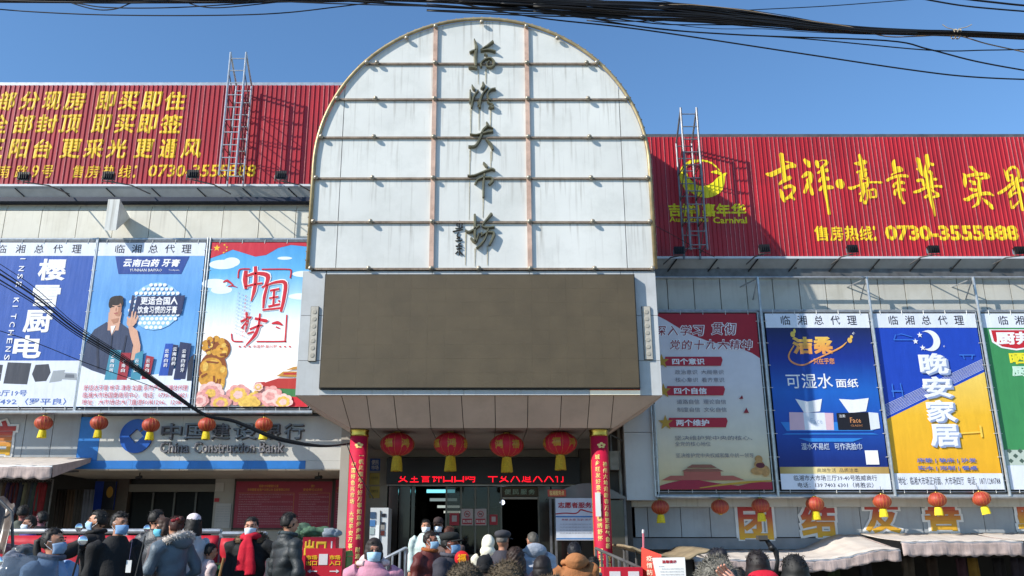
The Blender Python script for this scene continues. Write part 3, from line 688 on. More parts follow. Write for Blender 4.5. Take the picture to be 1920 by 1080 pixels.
BR = [
 (q1, [[(285,85,80),(300,200,75),(320,330,75),(345,450,80),(350,480,60)], [(60,385,40),(130,395,90),(260,335,85),(400,270,70),(490,262,75)], [(345,190,15),(430,215,40),(500,250,50)], [(250,550,35),(330,490,70),(420,445,75)], [(275,640,50),(310,740,80),(340,815,45)], [(345,600,60),(420,575,60),(475,600,70),(475,660,60),(430,720,45),(370,770,50)], [(370,770,40),(440,740,60),(485,780,45)]]),
 (q1, [[(655,170,60),(700,220,100),(720,265,55)], [(625,430,50),(700,375,80),(750,410,80),(730,500,80),(680,600,60),(655,670,55)], [(700,480,60),(740,600,60),(770,700,50)], [(835,190,50),(850,230,80),(860,275,50)], [(880,190,10),(950,170,20),(1000,205,60),(960,250,50),(920,300,60)], [(860,370,35),(930,335,60),(1000,330,70)], [(880,500,45),(930,445,50),(1010,460,75)], [(890,635,50),(930,590,60),(1000,595,80),(1075,595,65)], [(920,290,60),(950,450,70),(975,650,65),(1010,850,45),(1035,1005,52)]]),
 (q2, [[(260,95,50),(285,180,70),(310,300,70),(300,420,60)], [(190,220,35),(250,225,80),(345,200,80)], [(225,360,40),(300,340,55),(365,320,45)], [(275,390,45),(280,480,55),(290,600,60)], [(360,370,45),(350,430,35)], [(300,460,25),(360,470,25)], [(390,450,45),(395,520,55),(360,600,45)], [(100,600,45),(140,610,60),(240,570,35),(400,520,35),(600,520,42)], [(260,700,30),(330,660,50),(380,640,40)], [(320,560,60),(310,700,60),(275,810,35)], [(370,640,35),(385,740,30),(350,845,45),(310,790,40)], [(415,640,35),(430,700,45),(430,765,30)], [(440,635,35),(500,635,50),(520,700,35),(510,748,40),(430,745,30)]]),
 (q2, [[(800,180,42),(790,240,75),(790,310,55)], [(790,330,50),(860,290,60),(915,320,70),(840,352,45),(760,400,25)], [(695,485,50),(760,450,50),(880,415,55),(1005,420,55)], [(870,440,55),(880,600,65),(900,740,55),(950,840,45)], [(795,580,55),(820,535,45),(900,520,55),(945,525,60)], [(812,705,45),(822,650,55),(880,630,45),(955,635,60)]]),
 (q2, [[(1165,155,75),(1200,260,90),(1240,380,70),(1290,430,50)], [(1160,310,35),(1220,350,45)], [(1310,105,75),(1320,220,85),(1300,330,70),(1300,420,70)], [(1350,215,35),(1395,240,60)], [(1300,350,50),(1370,360,60),(1380,400,50)], [(1170,490,60),(1240,485,55),(1270,560,65)], [(1385,430,50),(1390,520,60),(1400,600,50)], [(1380,470,40),(1455,470,50)], [(1115,670,45),(1180,655,55),(1300,600,42),(1440,578,42),(1535,585,50)], [(1310,420,60),(1340,600,70),(1370,760,68),(1410,920,55),(1430,1035,36)], [(1285,750,50),(1350,715,50),(1380,740,40)], [(1390,640,40),(1450,685,50),(1495,722,50),(1410,750,40)]]),
 (q3, [[(225,200,12),(290,225,60),(355,300,55)], [(140,310,10),(175,380,60),(165,470,70),(180,545,25)], [(180,370,50),(300,345,60),(480,330,60),(555,370,85),(480,400,45),(420,410,25)], [(240,440,20),(320,480,85),(350,500,45)], [(240,570,20),(310,600,75),(370,600,45)], [(350,390,40),(415,420,60),(410,550,60),(410,700,60),(390,820,55),(300,890,25)], [(155,750,30),(210,760,70),(330,690,60),(550,655,65),(645,690,35)], [(460,740,20),(560,820,70),(635,905,55)]]),
 (q3, [[(820,240,12),(860,330,40),(900,440,45)], [(900,440,40),(895,290,50),(970,212,45),(1050,250,50),(1070,380,55),(1010,470,45)], [(930,350,35),(980,360,45),(960,450,35)], [(745,655,55),(850,590,55),(960,500,55),(1100,440,55),(1165,430,45)], [(1040,400,45),(1030,520,55),(970,600,55),(910,680,50)], [(920,720,40),(1000,660,32),(1080,640,42)], [(1060,500,55),(1090,650,55),(1110,780,45),(1140,940,35)], [(940,780,26),(965,900,50),(1040,840,32),(1080,790,32)], [(1130,560,45),(1180,640,45),(1230,680,40)]]),
]
for cv, ss in BR: ribbed_brush('brush_stroke', ss, cv, RBY, .085, rb, M_yel, .00118)
def disc(cx, cz, r, n=18, ry=None): return [(cx+r*math.cos(2*math.pi*k/n), cz+(ry or r)*math.sin(2*math.pi*k/n)) for k in range(n)]
c_ = U(1575, 345, RBY); ribbed_text('dot', '', 0, 0, 0, 0, RBY, .085, rb, M_yel, shape=disc(c_.x, c_.z, .09, 12, .11))
row(rb, RBY, .085, M_yel, zip('售房热线：', (1527, 1556, 1584, 1612, 1638), (1553, 1581, 1610, 1636, 1643)), 424, 452, .03, 0)
row(rb, RBY, .085, M_yel, [('0730-3555888', 1660, 1909)], 423, 451, .042, 0)
ribbed_brush('logo_stroke', [[(395,165,40),(300,250,60),(275,380,60),(320,500,60),(365,600,15)], [(310,300,30),(350,430,110),(450,540,150),(600,575,190),(735,520,190),(800,420,130),(840,350,50),(885,320,12)], [(670,310,15),(740,310,60),(800,330,40)], [(440,165,50),(560,155,30),(680,190,25),(790,290,18)]], q4, RBY, .085, rb, M_yelg, .00136)
row(rb, RBY, .085, M_yelg, zip('吉祥·嘉年华', (1253, 1279, 1306, 1316, 1343, 1371), (1277, 1304, 1311, 1341, 1369, 1398)), 382, 406, .035, 0)
row(rb, RBY, .085, M_yelg, [('Auspicious', 1255, 1328), ('Carnival', 1337, 1400)], 407, 419, .03, 0)

# ================================================================== LADDER CAGES
def ladder(name, label, pxt, pyt, pxb, pyb, dxp, Y0, Y1, zb, extra, M_steel=M_steel):
    xl = UX((pxt+pxb)/2, (pyt+pyb)/2, Y0); zt = UZ(pyt, Y0); wdt = dxp
    r = thing(name, label, 'ladder', (xl, Y0, zb))
    lean = .0
    for x in (xl, xl+wdt):
        MB().tube([(x, Y0, zb), (x, Y0, zt)], .021, 7).build('rail', M_steel, r)
        MB().tube([(x, Y1, zb), (x, Y1, zt-extra), (x, Y0, zt-.03)], .019, 7).build('rail', M_steel, r)
    k = 0; z = zb+.1
    while z < zt:
        MB().tube([(xl, Y0, z), (xl+wdt, Y0, z)], .012, 6).build('rung', M_steel, r)
        if z < zt-extra: MB().tube([(xl, Y1, z+.12), (xl+wdt, Y1, z+.12)], .012, 6).build('rung', M_steel, r)
        if k % 2 == 0 and z < zt-extra-.3:
            for x in (xl, xl+wdt):
                MB().tube([(x, Y0, z), (x, Y1, z+.02)], .010, 5).build('tie_bar', M_steel_d, r)
                MB().tube([(x, Y1, z+.02), (x, Y0, z+.52)], .010, 5).build('tie_bar', M_steel_d, r)
        z += .27; k += 1
    return r
ladder('ladder_cage', 'silver steel ladder cage in front of the left red billboard', 437, 98, 405, 345, .31, 15.2, 15.74, LZ0-.08, .45)
ladder('ladder_cage', 'shade-darkened steel ladder cage in front of the right billboard logo', 1270, 202, 1302, 478, .31, 15.15, 15.7, RZ0-.08, .5, mat('shaded_steel', '#85868a', .5, metal=.4, var=.3, vscale=10))  # steel colour darkened for the shade falling on this ladder

# ================================================================== FLOODLIGHTS
def floodlight(px, py, label, grp, Yl, Yb, zb, lit, s=1.0):
    p = U(px, py, Yl)
    r = thing('floodlight', label, 'lamp', (p.x, Yl, p.z), grp, world=False)
    b = MB(); h = .085*s
    # housing tilted so that its glass faces the board
    b.hull8([(-h*1.25, -.05, -h), (h*1.25, -.05, -h), (h*1.05, .05, -h*.7), (-h*1.05, .05, -h*.7)], [(-h*1.25, -.02, h), (h*1.25, -.02, h), (h*1.05, .08, h*.9), (-h*1.05, .08, h*.9)])
    b.build('housing', M_black, r)
    MB().box(-h*1.1, h*1.1, .082, .086, -h*.6, h*.7).build('glass', mat('flood_glass', '#8ba0b0', .1), r)
    for k in range(5): MB().box(-h+k*h*.46, -h+k*h*.46+.008, -.075, -.05, -h*.8, h*.8).build('cooling_fin', M_black, r)
    MB().tube([(-h*1.4, 0, 0), (-h*1.4, .0, -h*1.3), (h*1.4, 0, -h*1.3), (h*1.4, 0, 0)], .008, 5).build('yoke', M_steel_d, r)
    MB().tube([(0, 0, -h*1.3), (.28*lit, (Yb-Yl)*.5, (zb-p.z)*.55), (.5*lit, Yb-Yl, zb-p.z)], .013, 6).build('arm', M_steel_d, r)
    return r
GL, GR = 'floodlights on arms below the left billboard', 'floodlights on arms below the right billboard'
for px, py, lab in ((45, 331, 'black floodlight at the far left of the left billboard, over the house number'), (204, 330, 'black floodlight in front of the hotline words on the left billboard'),
                    (362, 327, 'black floodlight just left of the left ladder cage'), (527, 329, 'black floodlight between the left ladder cage and the tower')):
    floodlight(px, py, lab, GL, 15.05, LBY-.02, LZ0-.2, 1)
for px, py, lab in ((1273, 470, 'small floodlight in the tower shadow at the left end of the right billboard'), (1433, 466, 'black floodlight below the brush lettering nearest to the right ladder cage'),
                    (1598, 467, 'floodlight under the yellow hotline words on the right billboard'), (1750, 468, 'floodlight under the middle of the yellow phone number'), (1912, 470, 'floodlight at the right photo edge under the phone number')):
    floodlight(px, py, lab, GR, 15.2, RBY-.02, RZ0-.15, -.35, .9)

# ================================================================== POSTERS
LPZ0, LPZ1 = UZ(763, PBY), UZ(455, PBY)      # left posters
RPZ0, RPZ1 = UZ(918, PBY), UZ(588, PBY)      # right posters
BN = dict(bump=.4, bscale=1.6, bstretch=(4, 1, .7), rough=.5, var=.05)
def V_(n, c, **k): d = dict(BN); d.update(k); return mat(n, c, **d)
P_white = V_('vinyl_white', '#dfe4ee'); P_ink = V_('vinyl_ink', '#2e2c38'); P_red = V_('vinyl_red', '#c2242f'); P_wt = V_('vinyl_white_text', '#eeeef0')
class Poster:
    def __init__(s, label, x0, x1, z0, z1, base):
        s.W, s.H = x1-x0, z1-z0
        s.r = thing('poster', label, 'poster', (x0, PBY, z0), 'posters in steel frames on the market wings', world=False)
        MB().box(0, s.W, -.004, .006, 0, s.H).build('vinyl_sheet', base, s.r); s.k = 0
    def y(s): s.k += 1; return -.0045-.0005*s.k
    def XY(s, pts): return [(u*s.W, v*s.H) for u, v in pts]
    def poly(s, name, m, *polys):
        b = MB(); y = s.y()
        for n_, p in enumerate(polys): b.prism(s.XY(p), y-.00012*n_, y-.00012*n_+.0008)
        if len(polys) > 4: s.k += int(.00012*len(polys)/.0005)+1
        return b.build(name, m, s.r)
    def rect(s, name, m, u0, v0, u1, v1): return s.poly(name, m, [(u0, v0), (u1, v0), (u1, v1), (u0, v1)])
    def text(s, name, m, txt, u0, v0, u1, v1, bold=0, shear=0, th=.0012, warp=None):
        b = MB(); add_text(b, txt, u0*s.W, v0*s.H, u1*s.W, v1*s.H, s.y(), th, bold, shear=shear, res=2 if (v1-v0) > .06 else 1, warp=warp)
        return b.build(name, m, s.r)
    def disc(s, name, m, *ds):
        b = MB(); y = s.y()
        for n_, (u, v, ru, rv) in enumerate(ds): b.prism(s.XY([(u+ru*math.cos(2*math.pi*k/20), v+rv*math.sin(2*math.pi*k/20)) for k in range(20)]), y-.00012*n_, y-.00012*n_+.0008)
        if len(ds) > 4: s.k += int(.00012*len(ds)/.0005)+1
        return b.build(name, m, s.r)
    def agent(s, a=.18, b=.86, wd=P_white, txt='临湘总代理'):
        s.rect('white_band', wd, 0, .915, 1, 1)
        n = len(txt)
        for i, ch in enumerate(txt): s.text('character', P_ink, ch, a+(b-a)*i/(n-1)-.04*1, .932, a+(b-a)*i/(n-1)+.05, .987, .008)
pl = [(UX(-28, 600, PBY), UX(160, 600, PBY)), (UX(168, 600, PBY)-.02, UX(372, 600, PBY)), (UX(384, 600, PBY), UX(384, 600, PBY)+2.03)]
pr = [(UX(1228, 760, PBY), UX(1433, 760, PBY)), (UX(1450, 760, PBY), UX(1650, 760, PBY)), (UX(1658, 760, PBY), UX(1856, 760, PBY)), (UX(1868, 760, PBY), UX(1868, 760, PBY)+1.95)]
# 1 kitchen appliances
p = Poster('blue poster with white kitchen brand characters running down and appliances below', pl[0][0]-.12, pl[0][1], LPZ0, LPZ1, V_('p1_blue', '#2b57ab'))
p.agent(.1, .82)
for i, (ch, u, v) in enumerate((('樱', .62, .82), ('雪', .6, .655), ('厨', .56, .50), ('电', .5, .345))):
    o = p.text('character', P_wt, ch, u-.13+.05*(0), v-.06, u+.13, v+.075, .03)
for i, ch in enumerate('INSE KITCHENS'):
    if ch == ' ': continue
    b = MB(); add_text(b, ch, .02, 0, .12 if ch != 'I' else .04, .10, 0, .0012, .015); b.v = [(z+.30*p.W, -.012+y, -x+(.905-i*.0495)*p.H) for x, y, z in b.v]; b.build('letter', P_wt, p.r)
p.rect('white_band', P_white, 0, 0, 1, .27)
p.poly('appliance', V_('p_dk', '#3c3f4a'), [(.16, .15), (.30, .15), (.30, .245), (.16, .25)], [(.33, .135), (.55, .13), (.56, .255), (.34, .26)], [(.62, .145), (.72, .15), (.75, .20), (.72, .25), (.6, .245), (.58, .19)])
p.poly('appliance', V_('p_gy', '#9aa0a6'), [(.75, .14), (.86, .15), (.88, .215), (.77, .21)], [(.86, .16), (1.0, .155), (.99, .195), (.87, .2)])
p.poly('appliance', V_('p_gy2', '#6a707a'), [(.16, .19), (.30, .19), (.30, .197), (.16, .197)], [(.885, .17), (.975, .168), (.97, .188), (.89, .19)])
p.text('address', V_('p1_txt', '#4f6fb8'), '大市场2厅19号', .05, .062, .56, .098, .01)
p.text('phone_number', V_('p1_txt', ''), '4027492（罗平良）', .12, .012, .93, .05, .01)
# 2 toothpaste
p = Poster('light blue toothpaste poster with a man making an OK sign and a white globe', pl[1][0], pl[1][1], LPZ0, LPZ1, V_('p2_blue', '#6aa9e2', ramp=('Z', .4, 3.2, [(0, '#7db9ec'), (.6, '#5f9fdd'), (1, '#7bb0e6')])))
p.agent(.2, .82)
p.poly('brand_plate', V_('p2_navy', '#1f4593'), [(.17, .912), (.86, .912), (.80, .80), (.22, .80)])
for i, ch in enumerate('云南白药牙膏'): p.text('character', P_wt, ch, .25+.085*i+(.02 if i > 3 else 0), .845, .325+.085*i+(.02 if i > 3 else 0), .893, .035, .15)
p.text('brand_name', P_wt, 'YUNNAN BAIYAO', .32, .815, .62, .833, .01); p.text('brand_name', P_wt, 'Toothpaste', .68, .817, .78, .83)
gb = []
for j in range(-5, 6):
    for i in range(-6, 7):
        u, v = .60+i*.042+(j % 2)*.021, .60+j*.026
        if ((u-.60)/.235)**2+((v-.60)/.145)**2 < 1: gb.append((u, v, .017, .0105))
p.disc('globe', V_('p2_globe', '#8fc3f0'), (.60, .60, .235, .147)); p.disc('globe_pattern', P_wt, *gb)
p.poly('ribbon', V_('p2_rib', '#24335f'), [(.40, .545), (.84, .55), (.86, .665), (.42, .66)], [(.36, .535), (.385, .535), (.40, .665), (.375, .665)])
p.text('slogan', P_wt, '更适合国人', .46, .606, .80, .655, .025); p.text('slogan', P_wt, '饮食习惯的牙膏', .44, .553, .80, .598, .02)
skin = V_('p_skin', '#d9a78c'); 
p.poly('printed_shirt', V_('p2_shirt', '#36425f'), [(.0, .20), (.01, .38), (.07, .455), (.17, .50), (.29, .50), (.37, .465), (.43, .38), (.46, .24), (.36, .18), (.1, .17)], [(.10, .455), (.17, .495), (.2, .44), (.12, .40)])
p.poly('printed_neck', skin, [(.19, .45), (.29, .45), (.30, .56), (.18, .56)], [(.18, .50), (.235, .42), (.30, .50)], [(.43, .27), (.51, .28), (.505, .36), (.46, .45), (.41, .475), (.375, .47), (.40, .42), (.44, .36)])
p.disc('printed_face', skin, (.24, .583, .054, .058), (.24, .56, .046, .04), (.395, .50, .040, .030)); 
p.poly('printed_fingers', skin, [(.385, .51), (.39, .565), (.402, .568), (.405, .51)], [(.405, .51), (.42, .565), (.432, .563), (.425, .505)], [(.42, .5), (.447, .545), (.456, .538), (.44, .49)], [(.36, .505), (.352, .53), (.362, .535), (.378, .51)])
p.disc('printed_hair', V_('p_hair', '#2a211f'), (.235, .632, .064, .03), (.19, .615, .02, .03), (.29, .618, .014, .024), (.26, .645, .04, .018))
p.disc('face_shadow', V_('p_skin2', '#b57f64'), (.278, .575, .016, .04), (.262, .55, .022, .014), (.245, .577, .006, .012)); p.poly('neck_shadow', V_('p_skin2', ''), [(.21, .515), (.28, .525), (.275, .50), (.235, .49)]); p.poly('printed_eyes', V_('p_hair', ''), [(.20, .592), (.225, .592), (.225, .598), (.20, .598)], [(.255, .594), (.28, .594), (.28, .60), (.255, .60)]); p.poly('printed_mouth', V_('p_lip', '#b0635c'), [(.225, .556), (.27, .558), (.262, .551), (.235, .55)])
p.poly('shirt_fold', V_('p2_fold', '#232c44'), [(.10, .40), (.12, .40), (.16, .22), (.14, .22)], [(.235, .42), (.245, .42), (.25, .2), (.235, .2)], [(.36, .42), (.375, .42), (.36, .25), (.345, .25)]); p.poly('white_collar', P_wt, [(.215, .475), (.235, .425), (.26, .48)])
p.poly('white_curve', P_white, [(0, 0), (1, 0), (1, .27), (.9, .235), (.7, .19), (.45, .17), (.22, .185), (.1, .21), (0, .24)])
p.poly('toothpaste_box', V_('p2_teal', '#3f8fa9'), [(.22, .155), (.33, .155), (.34, .33), (.24, .335)], [(.45, .155), (.54, .155), (.54, .33), (.47, .31)])
p.poly('toothpaste_box', V_('p2_red', '#a02838'), [(.33, .155), (.42, .155), (.43, .315), (.34, .315)], [(.55, .16), (.62, .16), (.64, .29), (.57, .30)])
p.poly('toothpaste_box', V_('p2_bl', '#1f4fae'), [(.70, .18), (.78, .18), (.80, .37), (.73, .37)], [(.84, .155), (.90, .155), (.91, .30), (.85, .30)])
p.poly('toothpaste_box', V_('p2_dk', '#27325a'), [(.78, .18), (.82, .18), (.85, .36), (.80, .365)], [(.835, .16), (.94, .16), (.965, .37), (.86, .38)])
p.poly('pump_bottle', V_('p2_btl', '#262c3c'), [(.955, .15), (.999, .15), (.999, .31), (.97, .29), (.95, .25)])
p.poly('white_band', P_white, [(0, 0), (1, 0), (1, .135), (0, .135)])
for (u, v, a) in ((.255, .20, 4), (.36, .20, 3), (.475, .2, 3), (.575, .2, 3), (.735, .23, 4), (.805, .24, 4), (.89, .2, 5)):
    for k in range(a): p.text('box_print', P_wt, '云南白药牙'[k], u, v+.028*(a-1-k), u+.035, v+.022+.028*(a-1-k), .02)
rt = V_('p2_txt', '#c43a52')
p.text('address', rt, '舒适达牙膏 枪手 清奇 如露 系列产品临湘总代理', .05, .092, .97, .125); p.text('address', rt, '临湘大市场国泰商贸中心   电话：0730-3550821', .05, .05, .97, .083); p.text('address', rt, '地址：大市场总大门直进50米1206、1208号', .05, .01, .97, .042)
# 3 national dream poster: generic lion, gate and peonies
p = Poster('poster with large red brush characters on blue sky, golden lion and peonies, beside the tower', pl[2][0], pl[2][1], LPZ0, LPZ1, V_('p3_sky', '', ramp=('Z', 0, 3.2, [(0, '#f6f3ee'), (.45, '#f4f4f4'), (.62, '#b4daf0'), (.8, '#62b2e4'), (1, '#459cdc')])))
p.disc('printed_cloud', V_('p3_cloud', '#e4f0f8'), (.12, .86, .13, .03), (.2, .875, .08, .03), (.06, .74, .12, .03), (.13, .70, .1, .025), (.9, .80, .12, .02), (.7, .9, .07, .01), (.88, .66, .12, .02))
fl = V_('p3_flag', '#c5283a')
p.poly('printed_flag', fl, [(0, 1), (1, 1), (.9, .975), (.75, .985), (.63, .965), (.52, .92), (.42, .91), (.30, .935), (.2, .955), (.1, .925), (0, .90)])
def star(u, v, r, asp): return [(u+(r if k % 2 == 0 else r*.4)*math.cos(math.pi/2+k*math.pi/5), v+(r if k % 2 == 0 else r*.4)*math.sin(math.pi/2+k*math.pi/5)*asp) for k in range(10)]
asp = p.W/p.H
yl = V_('p3_star', '#f2c62e')
def fan(st, u, v): return [[(u, v), st[k], st[(k+1) % 10]] for k in range(10)]
p.poly('printed_star', yl, *[t for (u, v, r) in ((.05, .965, .035), (.12, .985, .012), (.145, .97, .012), (.145, .95, .012), (.12, .935, .012)) for t in fan(star(u, v, r, asp), u, v)])
W3 = lambda pts: [(u*p.W, v*p.H) for u, v in pts]
def c3(a, b):                                     # from the enlargement: undo the lean of the poster
    q = U(360+a*.3150, 440+b*.3148, PBY); return (q.x-p.r.location.x, q.z-p.r.location.z)
rr = V_('p3_red', '#c8202f'); wo = V_('p3_wo', '#f2eef0')
dream = [[[(322, 215, 22), (318, 270, 30), (322, 325, 16)], [(322, 250, 14), (380, 232, 20), (450, 245, 30), (440, 300, 18), (415, 315, 10)], [(318, 310, 12), (370, 298, 16), (420, 290, 12)], [(378, 190, 20), (380, 270, 24), (370, 340, 22), (352, 398, 6)]],
         [[(450, 300, 16), (432, 370, 20), (425, 440, 12)], [(440, 305, 10), (500, 285, 18), (555, 290, 24), (548, 380, 22), (530, 460, 16)], [(465, 335, 14), (520, 325, 16)], [(490, 330, 14), (485, 420, 14)], [(460, 380, 12), (515, 370, 12)], [(455, 430, 16), (525, 415, 14)], [(515, 392, 12), (525, 402, 10)], [(420, 450, 12), (530, 438, 14)]],
         [[(290, 520, 14), (345, 495, 18), (350, 490, 8)], [(325, 462, 14), (330, 520, 20), (320, 580, 8)], [(325, 520, 10), (295, 560, 12)], [(375, 500, 16), (440, 515, 22), (450, 520, 8)], [(405, 470, 12), (400, 530, 16), (385, 560, 8)], [(345, 565, 14), (395, 545, 16), (420, 540, 10)], [(400, 540, 16), (375, 600, 22), (320, 662, 6)], [(330, 590, 12), (370, 580, 14)]]]
kk = .0031
for grp in dream:
    b = MB(); brush(b, [[(a, c, w_*kk*1.55) for a, c, w_ in s_] for s_ in grp], c3, -.012, .002); b.build('brush_outline', wo, p.r)
    b = MB(); brush(b, [[(a, c, w_*kk) for a, c, w_ in s_] for s_ in grp], c3, -.016, .002); b.build('brush_character', rr, p.r)
b = MB(); brush(b, [[(a, c, 9*kk) for a, c in s_] for s_ in ([(275, 260), (280, 215), (300, 205), (345, 205)], [(415, 207), (570, 207), (590, 220), (585, 260)], [(565, 478), (555, 625), (545, 636), (385, 637)], [(236, 590), (240, 625), (255, 636), (303, 637)])], c3, -.012, .002); b.build('red_frame', rr, p.r)
b = MB(); brush(b, [[(a, c, w_*kk) for a, c, w_ in s_] for s_ in ([(185, 285, 6), (210, 275, 16), (245, 300, 8)], [(215, 310, 5), (240, 305, 8), (270, 315, 3)], [(475, 530, 8), (510, 525, 22), (540, 540, 8)], [(500, 550, 10), (525, 560, 6)])], c3, -.012, .002); b.build('red_ornament', rr, p.r)
p.text('slogan', rr, '★ ★ ★ 中国梦·复兴梦 ★ ★ ★', .33, .345, .82, .363)
for i in range(4): 
    b = MB(); 
    for j, ch in enumerate('实现民族复兴是伟大的梦想'[:12]): add_text(b, ch, (.285+i*.035)*p.W, (.68-i*.01-j*.022)*p.H-.02, (.285+i*.035)*p.W+.035, (.68-i*.01-j*.022)*p.H+.02, p.y() if j == 0 else -.02, .001, res=1)
    b.build('fine_print', V_('p3_fine', '#a8b4bc') if i != 2 else rr, p.r)
go = V_('p3_gold', '#d69a34', var=.3, vscale=14); go2 = V_('p3_gold2', '#8d4a1c', var=.2)
p.disc('printed_lion', go2, (.20, .375, .115, .075), (.14, .24, .15, .12)); 
p.disc('printed_lion', go, *[(.13+.10*math.cos(k), .40+.045*math.sin(k), .035, .022) for k in [i*.7 for i in range(9)]], (.22, .365, .07, .045), (.12, .26, .12, .06), (.24, .22, .06, .05), (.25, .16, .035, .05), (.10, .18, .10, .05))
p.disc('printed_lion', V_('p3_gold3', '#e8bd5a', var=.3, vscale=20), (.24, .40, .03, .015), (.25, .355, .028, .012), (.1, .40, .02, .015), (.08, .35, .02, .012), (.14, .29, .05, .012), (.25, .24, .03, .02), (.25, .13, .025, .02), (.06, .26, .03, .03))
p.poly('printed_lion', go2, [(.05, .43), (.07, .44), (.10, .40), (.08, .39)], [(.11, .45), (.13, .45), (.13, .41), (.12, .41)], [(.04, .37), (.10, .38), (.1, .37), (.05, .355)], [(.15, .20), (.17, .20), (.19, .12), (.17, .12)], [(.02, .2), (.08, .22), (.09, .21), (.03, .185)], [(.22, .18), (.24, .18), (.235, .12), (.225, .12)], [(.26, .405), (.29, .40), (.285, .392), (.26, .396)], [(.20, .385), (.23, .38), (.225, .372), (.2, .375)], [(.20, .345), (.27, .35), (.265, .33), (.21, .33)], [(.06, .30), (.2, .29), (.19, .28), (.07, .285)])
rg = V_('p3_wall', '#b3322c'); 
p.poly('printed_roof', V_('p3_roof', '#b98435'), [(.72, .185), (1, .185), (1, .205), (.97, .205), (.76, .205)], [(.78, .213), (1, .225), (1, .245), (.85, .232)], [(.70, .178), (1, .17), (1, .183), (.72, .186)])
p.poly('printed_wall', rg, [(.60, .11), (1, .10), (1, .165), (.72, .165), (.6, .14)], [(.76, .186), (1, .186), (1, .2), (.77, .198)], [(.50, .115), (.62, .11), (.6, .145), (.52, .14)])
p.poly('printed_grass', V_('p3_green', '#3d7a46'), [(.70, .06), (1, .055), (1, .10), (.72, .105)]); p.poly('printed_carpet', rr, [(.70, 0), (1, 0), (1, .055), (.75, .06)])
pk, pk2, py_ = V_('p3_pink', '#e5a09a', var=.3, vscale=20), V_('p3_pink2', '#f4c9c0', var=.2, vscale=20), V_('p3_yel', '#efc35c', var=.3, vscale=20)
rnd = random.Random(3)
for (u, v, r) in ((.12, .09, .11), (.37, .08, .10), (.56, .05, .09), (.66, .07, .10), (.22, .02, .09), (.78, .03, .08), (.48, .01, .09), (.03, .04, .08), (.55, .13, .04)):
    for (rad, n, m_, q) in ((r*.72, 8, pk, .42), (r*.45, 7, pk2 if rnd.random() < .6 else py_, .34), (r*.18, 5, py_ if rnd.random() < .5 else pk, .26)):
        m_ = rnd.choice([m_, m_, pk2, py_, pk]); p.disc('printed_petal', m_, *[(min(.99-r*q, max(r*q, u+rad*math.cos(6.283*k/n+rad*40))), max(r*q*asp, v+rad*asp*math.sin(6.283*k/n+rad*40)), r*q, r*q*asp) for k in range(n)])
for o_ in p.r.children:
    if o_.name.startswith('printed_lion'): o_.scale = (.84, 1, .90)
    if o_.name.startswith('printed_petal'): o_.scale = (1, 1, .86)
# 4 red-white study poster in the shade
p = Poster('red and cream poster with gold stars and three red heading bars, right beside the tower', pr[0][0], pr[0][1], RPZ0, RPZ1, V_('p4_base', '', ramp=('Z', 0, 3.2, [(0, '#d9c188'), (.3, '#d9d3c0'), (.6, '#d8d6da'), (1, '#d6d4dc')])))
p.poly('red_sweep', V_('p4_red', '#a8152a'), [(.03, 1), (1, 1), (1, .735), (.93, .765), (.80, .80), (.55, .83), (.35, .88), (.15, .96)])
t4 = V_('p4_dark', '#8e1c2c')
for (s, a, b, v0, v1) in (('深入学习', .03, .50, .865, .93), ('贯彻', .56, .80, .87, .945), ('党的十九大精神', .16, .94, .782, .845)):
    w_ = (b-a)/len(s)
    for i, ch in enumerate(s):
        p.text('outline', P_wt, ch, a+w_*i, v0, a+w_*(i+.93), v1, .06, .15); p.k -= 1
        p.k += 2; p.text('character', t4, ch, a+w_*i+.006, v0+.003, a+w_*(i+.93)-.006, v1-.003, .012, .15); p.k -= 1
bar, gs = V_('p4_bar', '#b41f38'), V_('p4_gold', '#b9922e')
for (vt, s, l1, l2) in ((.735, '四个意识', '政治意识  大局意识', '核心意识  看齐意识'), (.565, '四个自信', '道路自信  理论自信', '制度自信  文化自信'), (.385, '两个维护', None, None)):
    p.poly('heading_bar', bar, [(.10, vt-.045), (.63, vt-.045), (.65, vt-.01), (.64, vt+.008), (.12, vt+.008)])
    p.poly('gold_star', gs, *fan(star(.085, vt-.02, .07, asp), .085, vt-.02)); p.text('heading', P_wt, s, .18, vt-.038, .48, vt-.002, .03)
    if l1: p.text('small_text', V_('p4_grey', '#7b7880'), l1, .20, vt-.095, .65, vt-.068); p.text('small_text', V_('p4_grey', ''), l2, .20, vt-.14, .65, vt-.113)
p.text('small_text', V_('p4_grey', ''), '坚决维护党中央的核心、', .16, .268, .86, .293); p.text('small_text', V_('p4_grey', ''), '全党的核心地位', .16, .235, .48, .26); p.text('small_text', V_('p4_grey', ''), '坚决维护党中央权威和集中统一领导', .16, .172, .86, .197)
p.poly('printed_bird', t4, [(.77, .50), (.80, .52), (.81, .50)], [(.80, .42), (.83, .45), (.85, .42)])
gb_ = V_('p4_gate', '#a85a4c'); gr_ = V_('p4_roof', '#8e5a48')
p.poly('printed_gate', gr_, [(.20, .098), (.58, .098), (.53, .112), (.25, .112)], [(.25, .117), (.52, .117), (.47, .135), (.30, .135)]); p.poly('printed_gate', gb_, [(.22, .07), (.55, .07), (.55, .097), (.22, .097)], [(.02, .05), (.76, .05), (.66, .074), (.1, .074)])
p.disc('printed_lion', V_('p4_lion', '#b98d55', var=.3, vscale=20), (.90, .165, .035, .02), (.90, .135, .045, .022), (.88, .10, .06, .02), (.95, .10, .04, .03)); p.disc('printed_lion', V_('p4_maroon', '#5d1f2c'), (.91, .13, .04, .015))
